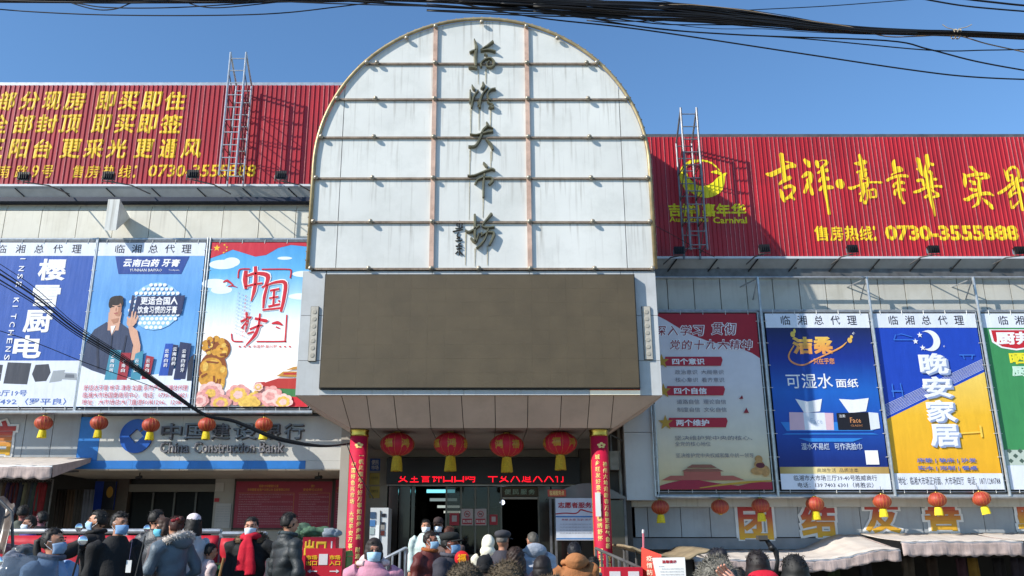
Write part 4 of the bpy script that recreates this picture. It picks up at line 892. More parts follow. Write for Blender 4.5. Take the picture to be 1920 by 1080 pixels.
p.poly('red_wave', V_('p4_wave', '#9c1e38'), [(0, 0), (1, 0), (1, .04), (.85, .04), (.70, .02), (.5, .035), (.35, .05), (.2, .05), (.08, .035), (0, .02)]); p.poly('gold_wave', gs, [(.55, .02), (.8, .035), (1, .045), (1, .05), (.78, .045), (.55, .03), (.35, .01), (.36, .006)])
# 5 tissue poster
p = Poster('dark blue tissue poster with gold brand characters and two tissue boxes', pr[1][0], pr[1][1], RPZ0, RPZ1, V_('p5_blue', '', ramp=('Z', .5, 3.0, [(0, '#0f2a78'), (.28, '#1a4fb0'), (.5, '#1a62c0'), (.75, '#122f8e'), (1, '#16224e')])))
p.agent(.19, .83)
gd = V_('p5_gold', '', ramp=('Z', 2.2, 2.95, [(0, '#d98a62'), (.5, '#e8a04c'), (1, '#e6d560')]))
p.text('brand_character', gd, '洁', .24, .76, .43, .86, .05); p.text('brand_character', gd, '柔', .44, .76, .62, .86, .05)
b = MB(); brush(b, [[(u*p.W, v*p.H, w_) for u, v, w_ in s_] for s_ in ([(.25, .81, .02), (.19, .75, .03), (.22, .71, .035), (.32, .695, .03), (.45, .73, .025), (.60, .77, .03), (.70, .80, .03), (.76, .83, .01)],)], lambda a, b_: (a, b_), -.012, .002); b.build('swoosh', gd, p.r)
p.disc('butterfly', gd, (.25, .875, .022, .018), (.27, .895, .012, .013), (.79, .84, .022, .016), (.81, .86, .014, .01))
p.text('slogan', gd, '只在乎您', .42, .70, .62, .735, .02); p.text('trade_mark', P_wt, '®', .82, .87, .85, .89)
p.text('headline', P_wt, '可湿水', .14, .56, .58, .645, .008); p.text('headline', P_wt, '面纸', .61, .565, .82, .615, .018)
lg = V_('p5_lg', '#b8c4d8')
p.poly('water_glint', V_('p5_glint', '#2f7fd0'), [(.10, .32), (.9, .32), (.98, .37), (.05, .37)], [(.3, .26), (.7, .26), (.8, .28), (.2, .28)], [(.05, .30), (.95, .30), (.9, .307), (.1, .307)])
p.poly('tissue', P_wt, [(.21, .50), (.32, .485), (.46, .50), (.43, .43), (.28, .42)], [(.62, .50), (.75, .495), (.90, .505), (.86, .43), (.70, .42)])
p.poly('tissue_box', V_('p5_pk', '#d9b6c4'), [(.13, .325), (.54, .325), (.55, .42), (.14, .425)]); p.poly('tissue_box', P_white, [(.27, .325), (.47, .325), (.47, .422), (.27, .422)])
p.poly('tissue_box', V_('p5_bk', '#19161f'), [(.58, .325), (.88, .325), (.88, .425), (.58, .42)]); p.poly('tissue_box', P_white, [(.88, .325), (.97, .335), (.97, .42), (.88, .425)])
p.text('box_word', V_('p5_face', '#c98a58'), 'Face', .70, .365, .80, .395, .01); p.text('box_word', lg, 'Face', .33, .36, .44, .39); p.text('box_word', P_wt, '洁柔', .60, .395, .66, .412); p.text('box_word', V_('p5_face', ''), 'CLASSIC', .70, .345, .81, .355)
p.text('slogan', lg, '湿水不易烂   可作洗脸巾', .22, .215, .78, .253, .015)
p.rect('white_card', P_wt, .80, .135, .92, .212)
p.rect('gold_band', V_('p5_gb', '', ramp=('X', 0, 2, [(0, '#a58a4c'), (.35, '#e9d79c'), (.6, '#caa863'), (1, '#a5864a')])), 0, .085, 1, .122); p.text('slogan', P_ink, '高端生活  品质洁柔', .34, .092, .72, .114)
p.rect('white_band', P_white, 0, 0, 1, .085); p.text('address', P_ink, '临湘市大市场三厅39-40号胜威商行', .12, .047, .88, .077, .008); p.text('phone_number', P_ink, '电话：139 7403 6301（肖胜云）', .15, .01, .84, .038, .008)
# 6 home furnishing
p = Poster('blue and yellow home furnishing poster with a white crescent moon and stars', pr[2][0], pr[2][1], RPZ0, RPZ1, V_('p6_blue', '#1c44b4'))
p.poly('yellow_field', V_('p6_yel', '', ramp=('Z', 0, 2.2, [(0, '#e9a81c'), (.6, '#eeb92c'), (1, '#f2d36a')])), [(0, 0), (1, 0), (1, .655), (0, .385)])
for k in range(9): p.poly('thin_stripe', P_white, [(0, .40+k*.008), (1, .672+k*.007), (1, .674+k*.007), (0, .402+k*.008)])
p.agent(.19, .83, txt='临湘总代理')
mo = [(.52+.10*math.cos(math.radians(a)), .838+.062*math.sin(math.radians(a))) for a in range(-130, 131, 13)]+[(.475+.083*math.cos(math.radians(a)), .840+.052*math.sin(math.radians(a))) for a in range(105, -106, -14)]
n_ = 21; 
mb_ = [ [mo[i], mo[i+1], mo[len(mo)-2-int((i+1)*15/20)+0], mo[len(mo)-1-int(i*15/20)]] for i in range(20)]
p.poly('printed_moon', P_wt, *[q for q in mb_]); p.poly('printed_star', P_wt, *[t for (u, v) in ((.43, .871), (.38, .833), (.44, .795)) for t in fan(star(u, v, .028, asp), u, v)])
p.text('trade_mark', P_wt, '®', .64, .795, .66, .811)
ol = V_('p6_line', '#3a74d0')
p.poly('faint_sofa', ol, [(.17, .84), (.37, .84), (.37, .845), (.17, .845)], [(.17, .845), (.178, .845), (.20, .873), (.19, .873)], [(.19, .87), (.25, .88), (.35, .862), (.35, .857), (.25, .875)]); p.poly('faint_table', ol, [(.78, .75), (.93, .75), (.93, .756), (.78, .756)], [(.82, .73), (.83, .73), (.82, .75), (.81, .75)], [(.89, .73), (.9, .73), (.91, .75), (.9, .75)])
p.poly('faint_chair', ol, [(.08, .54), (.19, .54), (.19, .548), (.08, .548)], [(.09, .51), (.1, .51), (.1, .59), (.09, .58)], [(.18, .51), (.19, .51), (.18, .59), (.17, .59)]); p.poly('faint_bed', V_('p6_l2', '#f3cc52'), [(.62, .30), (.88, .31), (.88, .318), (.62, .308)], [(.86, .285), (.88, .285), (.88, .35), (.86, .35)])
sh = V_('p6_shadow', '#8fa0c4')
for ch, v in (('晚', .695), ('安', .56), ('家', .425), ('居', .29)):
    p.text('shadow', sh, ch, .395, v-.062, .675, v+.062, .06); p.text('character', P_wt, ch, .385, v-.055, .66, v+.067, .05)
bl = V_('p6_txt', '#5b6cb0'); p.text('slogan', bl, '床垫 | 软床 | 沙发', .23, .142, .78, .17, .03); p.text('slogan', bl, '实木 | 定制 | 餐桌', .23, .1, .78, .128, .03)
p.rect('white_band', P_white, 0, 0, 1, .087); p.text('address', P_ink, '地址：临湘大市场正对面、大市场四厅   电话：18711280788', .03, .025, .97, .068, .006)
# 7 green
p = Poster('green poster cut by the right photo edge with a red shield brand badge', pr[3][0], pr[3][1], RPZ0, RPZ1, V_('p7_green', '#3f8f56'))
p.agent(.2, .82)
p.poly('badge_rim', P_wt, [(.05, .905), (.52, .905), (.53, .83), (.43, .795), (.28, .78), (.14, .795), (.06, .83)]); p.poly('badge', P_red, [(.07, .9), (.50, .9), (.51, .835), (.42, .803), (.28, .79), (.15, .803), (.08, .835)])
p.text('brand_character', P_wt, '厨邦', .10, .815, .48, .89, .04); p.text('slogan', V_('p7_y', '#e8dc30'), '晒足', .20, .70, .52, .765, .04); p.text('slogan', V_('p7_w', '#c6e4d0'), '厨邦', .20, .63, .50, .69, .04); p.text('slogan', P_wt, '180天', .56, .70, .95, .765, .04); p.text('slogan', P_wt, '酱油', .56, .63, .9, .69, .04)
ck = [[(.02+(i)*.05, .155+j*.027), (.045+i*.05, .1685+j*.027), (.07+i*.05, .155+j*.027), (.045+i*.05, .1415+j*.027)] for i in range(18) for j in range(3) if (i+j) % 2 == 0]
p.rect('check_band', V_('p7_ck', '#b8c4b8'), 0, .13, 1, .215); p.poly('check_print', V_('p7_ck2', '#4c5f54'), *ck)
p.rect('white_band', P_white, 0, 0, 1, .13); p.text('address', P_ink, '地址：大市场一厅', .3, .07, .97, .1, .01); p.text('address', P_ink, '电话：0730-3721688', .3, .02, .97, .05, .01)
# poster 1..7 frames: steel tubes round each poster, ties
def frame(label, x0, x1, z0, z1, mid=None):
    r = thing('steel_surround', label, 'frame', (x0, PBY, z0), 'steel tube frames round the posters')
    g_ = .035; t = .028
    for k, off in enumerate((g_, )):
        a, b, c, d = x0-off, x1+off, z0-off, z1+off
        for P_ in ([(a, PBY+.02, c), (a, PBY+.02, d)], [(b, PBY+.02, c), (b, PBY+.02, d)], [(a, PBY+.02, c), (b, PBY+.02, c)], [(a, PBY+.02, d), (b, PBY+.02, d)]):
            MB().tube(P_, .013, 8).build('tube', M_steel, r)
    MB().box(x0-.06, x1+.06, PBY+.05, PBY+.08, z0-.06, z1+.06).build('backing', M_black, r)
    tb = MB()
    for k in range(8):
        zz = z0+.15+k*(z1-z0-.3)/7
        for xx, s_ in ((x0, -1), (x1, 1)): tb.tube([(xx-s_*.02, PBY-.01, zz), (xx+s_*.06, PBY+.0, zz+.005)], .006, 4)
    for k in range(5):
        xx = x0+.15+k*(x1-x0-.3)/4
        for zz, s_ in ((z0, -1), (z1, 1)): tb.tube([(xx, PBY-.01, zz-s_*.02), (xx+.005, PBY, zz+s_*.06)], .006, 4)
    tag(tb.build('cable_tie', mat('tie_white', '#d8d8d4', .5), r), kind='stuff')
pl0 = (pl[0][0]-.12, pl[0][1])
for (a, b), lab in zip((pl0, pl[1], pl[2]), ('steel tube frame round the blue kitchen poster', 'steel tube frame round the light blue toothpaste poster', 'steel tube frame round the sky blue poster with red brush characters')): frame(lab, a, b, LPZ0, LPZ1)
for (a, b), lab in zip(pr, ('steel tube frame round the shaded red and cream poster', 'steel tube frame round the dark blue tissue poster', 'steel tube frame round the blue and yellow moon poster', 'steel tube frame round the green poster at the photo edge')): frame(lab, a, b, RPZ0, RPZ1)
# continuous rails and posts
lr = thing('hanging_rail', 'long grey steel rail under the three left posters, small lanterns hang from it', 'rail', (-8, PBY, LPZ0-.1))
MB().tube([(XL0, PBY-.02, LPZ0-.10), (-3.15, PBY-.02, LPZ0-.10)], .035, 10).build('rail', M_steel, lr)
MB().tube([(XL0, PBY+.05, LPZ1+.085), (-3.15, PBY+.05, LPZ1+.085)], .03, 10).build('rail', M_steel, lr)
for (a, b) in ((pl0[1], pl[1][0]), (pl[1][1], pl[2][0])):
    for k in (.3, .7): MB().tube([(a+(b-a)*k, PBY+.0, LPZ0-.1), (a+(b-a)*k, PBY+.0, LPZ1+.1)], .018, 8).build('post', M_steel, lr)
MB().box(XL0, -3.2, PBY+.1, FY+.1, 3.9, 3.96).build('rail_shelf', M_grey, lr)
rr_ = thing('hanging_rail', 'steel rails and tall posts carrying the four right posters', 'rail', (8, PBY, RPZ0-.1))
MB().tube([(pr[0][0]-.07, PBY-.02, RPZ0-.12), (XR1, PBY-.02, RPZ0-.12)], .035, 10).build('rail', M_steel, rr_)
zt5 = UZ(521, PBY)
MB().tube([(2.9, PBY-.02, zt5), (XR1, PBY-.02, zt5)], .025, 8).build('rail', M_steel, rr_)
MB().tube([(2.9, PBY+.06, RPZ1+.07), (XR1, PBY+.06, RPZ1+.07)], .025, 8).build('rail', M_steel, rr_)
for (a, b) in ((pr[0][1], pr[1][0]), (pr[1][1], pr[2][0]), (pr[2][1], pr[3][0]), (pr[3][1]+.0, pr[3][1]+.12)):
    x = (a+b)/2; MB().tube([(x, PBY-.05, RPZ0-.12), (x, PBY-.05, zt5)], .026, 8).build('post', M_steel, rr_)
    MB().tube([(x, PBY-.03, zt5-.02), (x-.02, WY, zt5-.35)], .012, 6).build('strut', M_steel, rr_)
    MB().tube([(x, PBY-.03, zt5-.02), (x-.25, WY, zt5-.1)], .012, 6).build('strut', M_steel, rr_)
for dx in (0, .06): MB().tube([(pr[0][0]-.08+dx, PBY-.03, RPZ0-.12), (pr[0][0]-.08+dx, PBY-.03, 4.0)], .016, 8).build('post', M_steel, rr_)
MB().box(pr[0][0], XR1, PBY+.1, FY+.1, 2.36, 2.42).build('rail_shelf', M_grey, rr_)

# ================================================================== LANTERNS
def lantern_meshes(tag_, rx, rz, ribs, red, chars, tas, tw, th, capm):
    b = MB(); prof = []
    n = 48; m = 13; V = []
    for i in range(m):
        a = math.pi*(.06+.88*i/(m-1)); 
        for k in range(n):
            ph = 2*math.pi*k/n; lob = 1-.035*abs(math.sin(ribs*ph/2))**.7 if ribs else 1
            V.append((rx*math.sin(a)*lob*math.cos(ph), rx*math.sin(a)*lob*math.sin(ph), rz*math.cos(a)))
    Fc = [(i*n+k, (i+1)*n+k, (i+1)*n+(k+1) % n, i*n+(k+1) % n) for i in range(m-1) for k in range(n)]
    b.add(V, Fc+[tuple(range(n)), tuple((m-1)*n+k for k in range(n-1, -1, -1))])
    body = b.mesh('lantern_body', red, True)
    c = MB(); c.lathe([(rx*.20, rz*.95), (rx*.24, rz*.98), (rx*.22, rz*1.10), (rx*.14, rz*1.12)], n=16); c.lathe([(rx*.14, -rz*1.12), (rx*.22, -rz*1.10), (rx*.24, -rz*.98), (rx*.20, -rz*.94)], n=16)
    cap = c.mesh('lantern_cap', capm, True)
    t = MB(); rt = random.Random(5)
    for k in range(26):
        a = 2*math.pi*k/26; x, y = tw*.5*math.cos(a), tw*.5*math.sin(a)
        t.tube([(x*.8, y*.8, -rz*1.05), (x, y, -rz*1.05-th*.5), (x*1.12+rt.uniform(-.004, .004), y*1.12, -rz*1.05-th*(1-rt.random()*.05))], tw*.085, 4)
    t.lathe([(tw*.2, -rz*1.05-th*.9), (tw*.42, -rz*1.05)], n=10)
    tass = t.mesh('tassel', tas)
    w_ = MB()
    w_.tube([(0, 0, rz*1.1), (0, 0, rz*1.1+.12)], .004, 5); wire = w_.mesh('hanger', M_black)
    cms = []
    rb_ = MB()
    for k in range(ribs or 14):
        ph = 2*math.pi*(k)/(ribs or 14)
        rb_.tube([(rx*1.003*math.sin(a)*math.cos(ph), rx*1.003*math.sin(a)*math.sin(ph), rz*1.003*math.cos(a)) for a in [math.pi*(.07+.86*i/10) for i in range(11)]], .0018 if not chars else .0022, 4)
    ribm = rb_.mesh('wire_rib', mat('lantern_rib', '#c98a3a', .5, var=.2))
    if chars:
        for k, ch in enumerate(chars):
            q = MB(); s_ = rx*.5; add_text(q, ch, -s_/2, -s_*.5, s_/2, s_*.5, -.003, .002, .035, res=1)
            V = []
            for x, y, z in q.v:
                az = x/rx*1.05+k*2*math.pi/len(chars); r_ = math.sqrt(max(.05, 1-(z/rz)**2))*rx*1.012-y*0+.003
                V.append((r_*math.sin(az), -r_*math.cos(az), z))
            q.v = V; cms.append(q.mesh('gold_character', mat('lantern_gold', '#b9862e', .45, var=.2)))
    return body, cap, tass, wire, cms, ribm
red_big = mat('lantern_red', '#b81a30', .7, var=.12, vscale=6, trans=0)
tasy = mat('tassel_yellow', '#c9a11e', .7, var=.2, vscale=40, bump=.3)
big = lantern_meshes('b', .292, .200, 0, red_big, '鸿福鸿福鸿福', tasy, .16, .25, mat('gold_cap'))
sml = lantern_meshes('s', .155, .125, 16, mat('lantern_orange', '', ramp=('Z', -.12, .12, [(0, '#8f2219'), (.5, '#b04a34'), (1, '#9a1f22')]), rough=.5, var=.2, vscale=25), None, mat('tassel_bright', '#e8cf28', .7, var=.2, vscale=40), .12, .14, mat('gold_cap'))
def lantern(kind, loc, label, grp, rz=0, tassel=True, wire_to=None, tilt=0, dark=False):
    r = thing('lantern', label, 'lantern', loc, grp, world=False, rz=rz); r.rotation_euler.y = tilt
    body, cap, tass, wire, cms, ribm = kind
    link('lantern_body', body, r, (0, 0, 0)); link('lantern_cap', cap, r, (0, 0, 0)); link('wire_rib', ribm, r, (0, 0, 0))
    if tassel: link('tassel', tass, r, (0, 0, 0))
    o = link('hanger', wire, r, (0, 0, 0))
    for c_ in cms: link('gold_character', c_, r, (0, 0, 0))
    return r
GLn = 'big red lanterns hanging over the market entrance'
LY = 15.0
for i, (px, py, lab, rz) in enumerate(((745, 833, 'big red lantern over the entrance nearest to the left red column', .6), (845, 833, 'big red lantern over the entrance, second from the left column', .1), (950, 835, 'big red lantern over the entrance, third from the left column', -.5), (1050, 831, 'big red lantern over the entrance nearest to the right red column', .75))):
    q = U(px, py, LY); r = lantern(big, q, lab, GLn, rz)
    MB().tube([(0, 0, .25), (0, 0, IZ-q.z)], .004, 5).build('cord', M_black, r)
GS1, GS2 = 'small lanterns under the left posters', 'small lanterns under the right posters'
for px, py, lab in ((82, 793, 'small orange red lantern under the blue kitchen poster'), (186, 793, 'small orange red lantern left of the round bank logo, beside the blue panel'), (283, 797, 'small orange red lantern over the right edge of the round bank logo'),
                    (388, 796, 'small orange red lantern over the middle of the bank characters'), (495, 796, 'small orange red lantern over the last bank characters')):
    q = U(px, py, PBY-.05); r = lantern(sml, q, lab, GS1, random.uniform(0, 1)); MB().tube([(0, 0, .12), (0, 0, max(.13, LPZ0-.1-q.z))], .003, 4).build('cord', M_black, r)
for px, py, lab, ts in ((1238, 951, 'small lantern in shade at the left end of the right fascia', 1), (1350, 950, 'small lantern without tassel, left of the first slogan character', 0), (1426, 948, 'small lantern in front of the square slogan character', 1), (1528, 945, 'small lantern in front of the second slogan character', 1),
                        (1654, 940, 'small lantern in front of the third slogan character, over the awning joint', 1), (1757, 937, 'small lantern in front of the fourth slogan character', 1), (1840, 935, 'small tilted lantern on the plain fascia near the right photo edge', 1)):
    q = U(px, py, PBY-.05); r = lantern(sml, q, lab, GS2, random.uniform(0, 1), bool(ts), tilt=-.2 if px == 1840 else 0); MB().tube([(0, 0, .12), (0, 0, max(.13, RPZ0-.12-q.z))], .003, 4).build('cord', M_black, r)

# ================================================================== AWNINGS
M_canvas = mat('awning_canvas', '#cfc4b8', .8, var=.12, vscale=5, dirt='#b3a394', bump=.25, bscale=3, bstretch=(6, 1, 1))
M_val = mat('awning_valance', '#b5a29b', .8, var=.2, vscale=9, dirt='#8d7468', bump=.4, bscale=3, bstretch=(8, 1, 1))
def awning(label, X0, X1, Yb, zb, Yf, zf, vh, wave, droop=None, inset=0.0):
    r = thing('awning', label, 'awning', ((X0+X1)/2, Yb, zb), 'striped canvas awnings over the shops')
    n = int((X1-X0)/.055); m = 6; V = []; zfx = lambda x: zf+(droop(x) if droop else 0)+.007*math.sin(x*7)+.004*math.sin(x*19)
    for j in range(m+1):
        t = j/m
        for i in range(n+1):
            x = X0+(X1-X0)*i/n; sag = -.02*math.sin(math.pi*t)
            zbx = zb+(droop(x)*1.75 if droop else 0)
            V.append((x+(inset*(1-t) if i > n-1 else 0), Yb+(Yf-Yb)*t, zbx+(zfx(x)-zbx)*t+sag+.004*math.sin(x*26+t*3)))
    Fc = [(j*(n+1)+i, j*(n+1)+i+1, (j+1)*(n+1)+i+1, (j+1)*(n+1)+i) for j in range(m) for i in range(n)]
    b = MB(); b.add(V, Fc); o = b.build('canvas_roof', M_canvas, r, smooth=True)
    so_ = o.modifiers.new('s', 'SOLIDIFY'); so_.thickness = .008; so_.offset = -1
    V = []; mm = 5
    for j in range(mm+1):
        t = j/mm
        for i in range(n+1):
            x = X0+(X1-X0)*i/n
            edge_ = vh*(1+.16*abs(math.sin(math.pi*x/wave))-.08)
            V.append((x, Yf-.012+.02*math.sin(x*31+j*.3)*t+.015*t*math.sin(x*11), zfx(x)-.012-edge_*t))
    b = MB(); b.add(V, [(j*(n+1)+i, j*(n+1)+i+1, (j+1)*(n+1)+i+1, (j+1)*(n+1)+i) for j in range(mm) for i in range(n)]); o = b.build('valance', M_val, r, smooth=True)
    so_ = o.modifiers.new('s', 'SOLIDIFY'); so_.thickness = .006
    MB().tube([(X0+(X1-X0)*i/20, Yf, zfx(X0+(X1-X0)*i/20)-.02) for i in range(21)], .02, 8).build('front_bar', M_steel, r)
    for x in (X0+.25, X1-.25): 
        MB().tube([(x, Yb, zb-.25), (x, (Yb+Yf)/2, zb-.32), (x, Yf, zfx(x)-.03)], .02, 7).build('folding_arm', M_steel_d, r)
    # right gable fold
    b = MB(); b.add([(X1, Yb, zb), (X1, Yf, zfx(X1)), (X1+.0, Yf+.05, zfx(X1)-vh*.95), (X1, Yb-.1, zb-.1)], [(0, 1, 2, 3)]); o = b.build('side_flap', M_val, r); so_ = o.modifiers.new('s', 'SOLIDIFY'); so_.thickness = .006
    return r
AY = 14.7
awning('pale canvas awning with wavy valance at the left photo edge, below the slogan character', -13.5, UX(98, 880, AY), FY-.02, UZ(858, FY), AY, UZ(873, AY), .20, .25)
AY2 = 14.6
awning('sagging canvas awning on the right below the second and third slogan characters', UX(1300, 1030, AY2), UX(1687, 1030, AY2), FY-.03, UZ(1003, FY), AY2, UZ(1031, AY2), .165, .27, droop=lambda x: -.15*(lambda q: q*q*(3-2*q))(max(0, min(1, (UX(1650, 1020, AY2)-x)/.9))))
awning('canvas awning at the right end below the fourth slogan character', UX(1690, 1020, AY2), UX(1918, 1020, AY2), FY-.03, UZ(1001, FY), AY2, UZ(1015, AY2), .21, .2)
awning('partial canvas awning cut by the right photo edge', UX(1922, 1020, AY2), UX(1922, 1020, AY2)+2.4, FY-.03, UZ(1000, FY), AY2, UZ(1013, AY2), .21, .2)

# ================================================================== ENTRANCE BACK WALL
door = thing('entrance_doorway', 'dark stone and glass market doorway with metal frames behind the big lanterns', 'doorway', (0, DY, .3))
M_stone = mat('brown_stone', '#3a322d', .18, var=.25, vscale=3, coat=.2); M_beam = mat('pale_beam', '#a39c90', .6, var=.1, dirt='#857e72')
zl1, zl0 = UZ(857, DY), UZ(906, DY)
MB().box(-3.0, 2.9, DY, DY+.3, zl1, IZ+.3).build('beam', M_beam, door)
wpart('pale_wall', -2.50, UX(725, 950, DY), DY, DY+.3, -.1, zl1-.003, M_beam, door)
wpart('dark_wall', UX(1087, 950, DY), 3.2, DY-.2, DY+.3, -.1, IZ, mat('dim_wall', '#4d463f', .6, var=.2), door)
MB().box(2.25, xp0+.2, 16.2, 16.4, -1.2, 4.2).box(xp0-.02, xp0+.1, 15.9, DY, -1.2, 4.2).build('side_wall', mat('dim_wall'), door)
MB().box(UX(725, 950, DY), UX(1087, 950, DY), DY-.02, DY+.2, UZ(911, DY), UZ(906, DY)-.0).build('lintel_trim', M_steel, door)
FZ = .3
def dpart(name, a, b, c, d, m, Y=DY, th=.15): return wpart(name, UX(a, (c+d)/2, Y), UX(b, (c+d)/2, Y), Y, Y+th, max(FZ, UZ(d, Y)), UZ(c, Y), m, door)
for a, b in ((727, 745), (747, 768), (770, 777)): dpart('stone_jamb', a, b-.6, 912, 1090, M_stone)
for a, b in ((1012, 1034), (1036, 1086)): dpart('stone_jamb', a, b-.6, 912, 1090, M_stone)
M_gl = mat('door_glass', '#1a2024', .05, ior=1.5, var=0, alpha=.55)
for a, b in ((838, 862), (866, 889), (893, 914), (918, 938)):
    dpart('glass_pane', a, b, 913, 1090, M_gl, DY+.06, .012)
for x in (836, 864, 891, 916, 940, 1011): dpart('door_frame', x-1.6, x+1.6, 912, 1090, mat('frame_dull', '#6d665c', .4, metal=.5), DY+.02, .09)
for a, b in ((838, 862), (866, 889)): dpart('kick_rail', a, b, 1040, 1044, mat('frame_dull'), DY+.03, .05)
dpart('transom_board', 942, 1009, 913, 931, mat('transom_brown', '#4b3f2c', .6, var=.2), DY+.02, .05)
t = MB()
for i, ch in enumerate('便民服务'): add_text(t, ch, UX(946+i*15, 922, DY), UZ(927, DY), UX(958+i*15, 922, DY), UZ(917, DY), DY+.015, .003, .03)
t.build('lettering', mat('pale_green', '#8fa08c', .6), door)
dpart('transom_rail', 942, 1009, 932, 936, M_beam, DY+.02, .06)
# hall inside
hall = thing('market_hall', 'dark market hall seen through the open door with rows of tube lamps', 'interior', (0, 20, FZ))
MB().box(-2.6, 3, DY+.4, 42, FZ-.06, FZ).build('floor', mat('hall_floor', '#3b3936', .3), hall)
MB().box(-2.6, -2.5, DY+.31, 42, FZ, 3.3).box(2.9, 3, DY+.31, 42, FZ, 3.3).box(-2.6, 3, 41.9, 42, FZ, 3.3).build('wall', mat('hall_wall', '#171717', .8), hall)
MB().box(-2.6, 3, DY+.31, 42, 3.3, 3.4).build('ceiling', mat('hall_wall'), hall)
for i, (py, a, b, e) in enumerate(((921, 800, 853, '#7fd8e6'), (937, 806, 857, '#a6bcbc'), (950, 820, 862, '#b9c6c0'), (960, 832, 864, '#cfd4c8'))):
    tt = math.tan(PITCH-math.atan((py-PY)/F)); Y = (2.95-CAMH)/tt
    q0, q1 = UX(a, py, Y), UX(b, py, Y)
    r = thing('tube_lamp', ('bluish', 'faint', 'greenish white', 'farthest white')[i]+' tube lamp glowing in the dark market hall', 'lamp', ((q0+q1)/2, Y, 2.9), 'tube lamps in the hall')
    MB().tube([(q0, Y, 2.95), (q1, Y, 2.95)], .045, 8).build('tube', mat('tube_glow_%d' % i, e, .4, var=0, emit=(1.2, .5, .8, .9)[i]), r)
    MB().box(q0-.03, q1+.03, Y-.05, Y+.05, 3.0, 3.05).build('fitting', M_steel_d, r); MB().tube([(q0, Y, 3.05), (q0, Y, 3.3)], .008, 4).tube([(q1, Y, 3.05), (q1, Y, 3.3)], .008, 4).build('hanger', M_black, r)
q = U(942, 942, DY+1.2)
r = thing('spot_lamp', 'small bright white spot lamp inside the right entrance door', 'lamp', q); MB().ell(q, (.05, .05, .05)).build('bulb', mat('spot_glow', '#dfe8ff', var=0, emit=3), r); MB().tube([q+Vector((0, 0, .04)), q+Vector((0, .3, .5))], .012, 5).build('bracket', M_black, r)
# ticker
tk = thing('led_ticker', 'long black LED sign over the doors with glowing red characters cut at the top', 'sign', (0, DY-.25, zl0))
ta, tb_ = UX(725, 880, DY-.25), UX(1087, 880, DY-.25)
MB().box(ta, tb_, DY-.25, DY-.005, UZ(907, DY-.25), UZ(858, DY-.25)).build('case', mat('ticker_case', '#1c1517', .35, var=.2), tk)
zz0, zz1 = UZ(904.5, DY-.25), UZ(881, DY-.25)
tm = MB()
chs = list(zip('安全警钟日日鸣', range(747, 900, 21)))+list(zip('平安大道天天行', range(915, 1070, 21)))
for ch, a in chs: add_text(tm, ch, UX(a, 895, DY-.25), zz0, UX(a+18, 895, DY-.25), zz1, DY-.262, .002, .0, res=1)
me = tm.mesh('lit_characters', mat('led_red', '#ff1028', var=0, emit=1.2)); bm = bmesh.new(); bm.from_mesh(me)
bmesh.ops.bisect_plane(bm, geom=bm.verts[:]+bm.edges[:]+bm.faces[:], plane_co=(0, 0, zz0+(zz1-zz0)*.48), plane_no=(0, 0, 1), clear_outer=True); bm.to_mesh(me); bm.free()
link('lit_characters', me, tk)
def board(name, label, cat, a, b, c, d, Y, m, group=None, th=.02):
    x0, x1, z0, z1 = UX(a, (c+d)/2, Y), UX(b, (c+d)/2, Y), UZ(d, Y), UZ(c, Y)
    r = thing(name, label, cat, (x0, Y, z0), group, world=False); MB().box(0, x1-x0, -th, -.001, 0, z1-z0).build('board', m, r); r['WH'] = [x1-x0, z1-z0]
    return r, x1-x0, z1-z0
ns_r = mat('sign_red', '#a8222e', .5); pap_ = mat('paper', '')
for i, (a, lab) in enumerate(((865, 'no smoking sign on the glass, left one of the pair'), (890, 'no smoking sign on the glass, right one of the pair'))):
    r, W_, H_ = board('no_smoking_sign', lab, 'sign', a, a+22, 954, 985, DY-.0, mat('sign_pale', '#b7a7a4', .6), 'no smoking signs')
    b = MB(); c0 = (W_/2, H_*.68); R1 = W_*.27
    for k in range(20):
        a0, a1 = 2*math.pi*k/20, 2*math.pi*(k+1)/20
        b.prism([(c0[0]+R1*math.cos(a0), c0[1]+R1*math.sin(a0)), (c0[0]+R1*math.cos(a1), c0[1]+R1*math.sin(a1)), (c0[0]+R1*.78*math.cos(a1), c0[1]+R1*.78*math.sin(a1)), (c0[0]+R1*.78*math.cos(a0), c0[1]+R1*.78*math.sin(a0))], -.024, -.021)
    b.prism([(c0[0]-R1*.65, c0[1]+R1*.55), (c0[0]-R1*.55, c0[1]+R1*.65), (c0[0]+R1*.65, c0[1]-R1*.55), (c0[0]+R1*.55, c0[1]-R1*.65)], -.0245, -.0215); b.build('ban_symbol', ns_r, r)
    MB().box(c0[0]-R1*.5, c0[0]+R1*.45, -.0235, -.021, c0[1]-.012, c0[1]+.012).build('cigarette', M_black, r)
    MB().box(W_*.08, W_*.92, -.024, -.021, H_*.06, H_*.40).build('red_plate', ns_r, r)
    t = MB(); add_text(t, '禁止吸烟', W_*.14, H_*.15, W_*.86, H_*.32, -.025, .001, .02); t.build('lettering', pap_, r)
for a, b, c, d, lab in ((843, 861, 962, 985, 'small red notice on the leftmost glass door leaf'), (918, 933, 965, 984, 'small red notice with white card, right of the no smoking pair')):
    r, W_, H_ = board('notice', lab, 'notice', a, b, c, d, DY, ns_r); MB().box(W_*.25, W_*.75, -.024, -.021, H_*.3, H_*.8).build('white_card', mat('sign_pale'), r)
r, W_, H_ = board('wall_plaque', 'blue plaque on the pale wall beside the left red column', 'plaque', 694, 713, 860, 883, DY, mat('plaque_blue', '#1e4f9c', .4)); t = MB(); add_text(t, '便民', W_*.15, H_*.5, W_*.85, H_*.9, -.022, .001, .02); add_text(t, '市场', W_*.15, H_*.1, W_*.85, H_*.45, -.022, .001, .02); t.build('lettering', pap_, r)
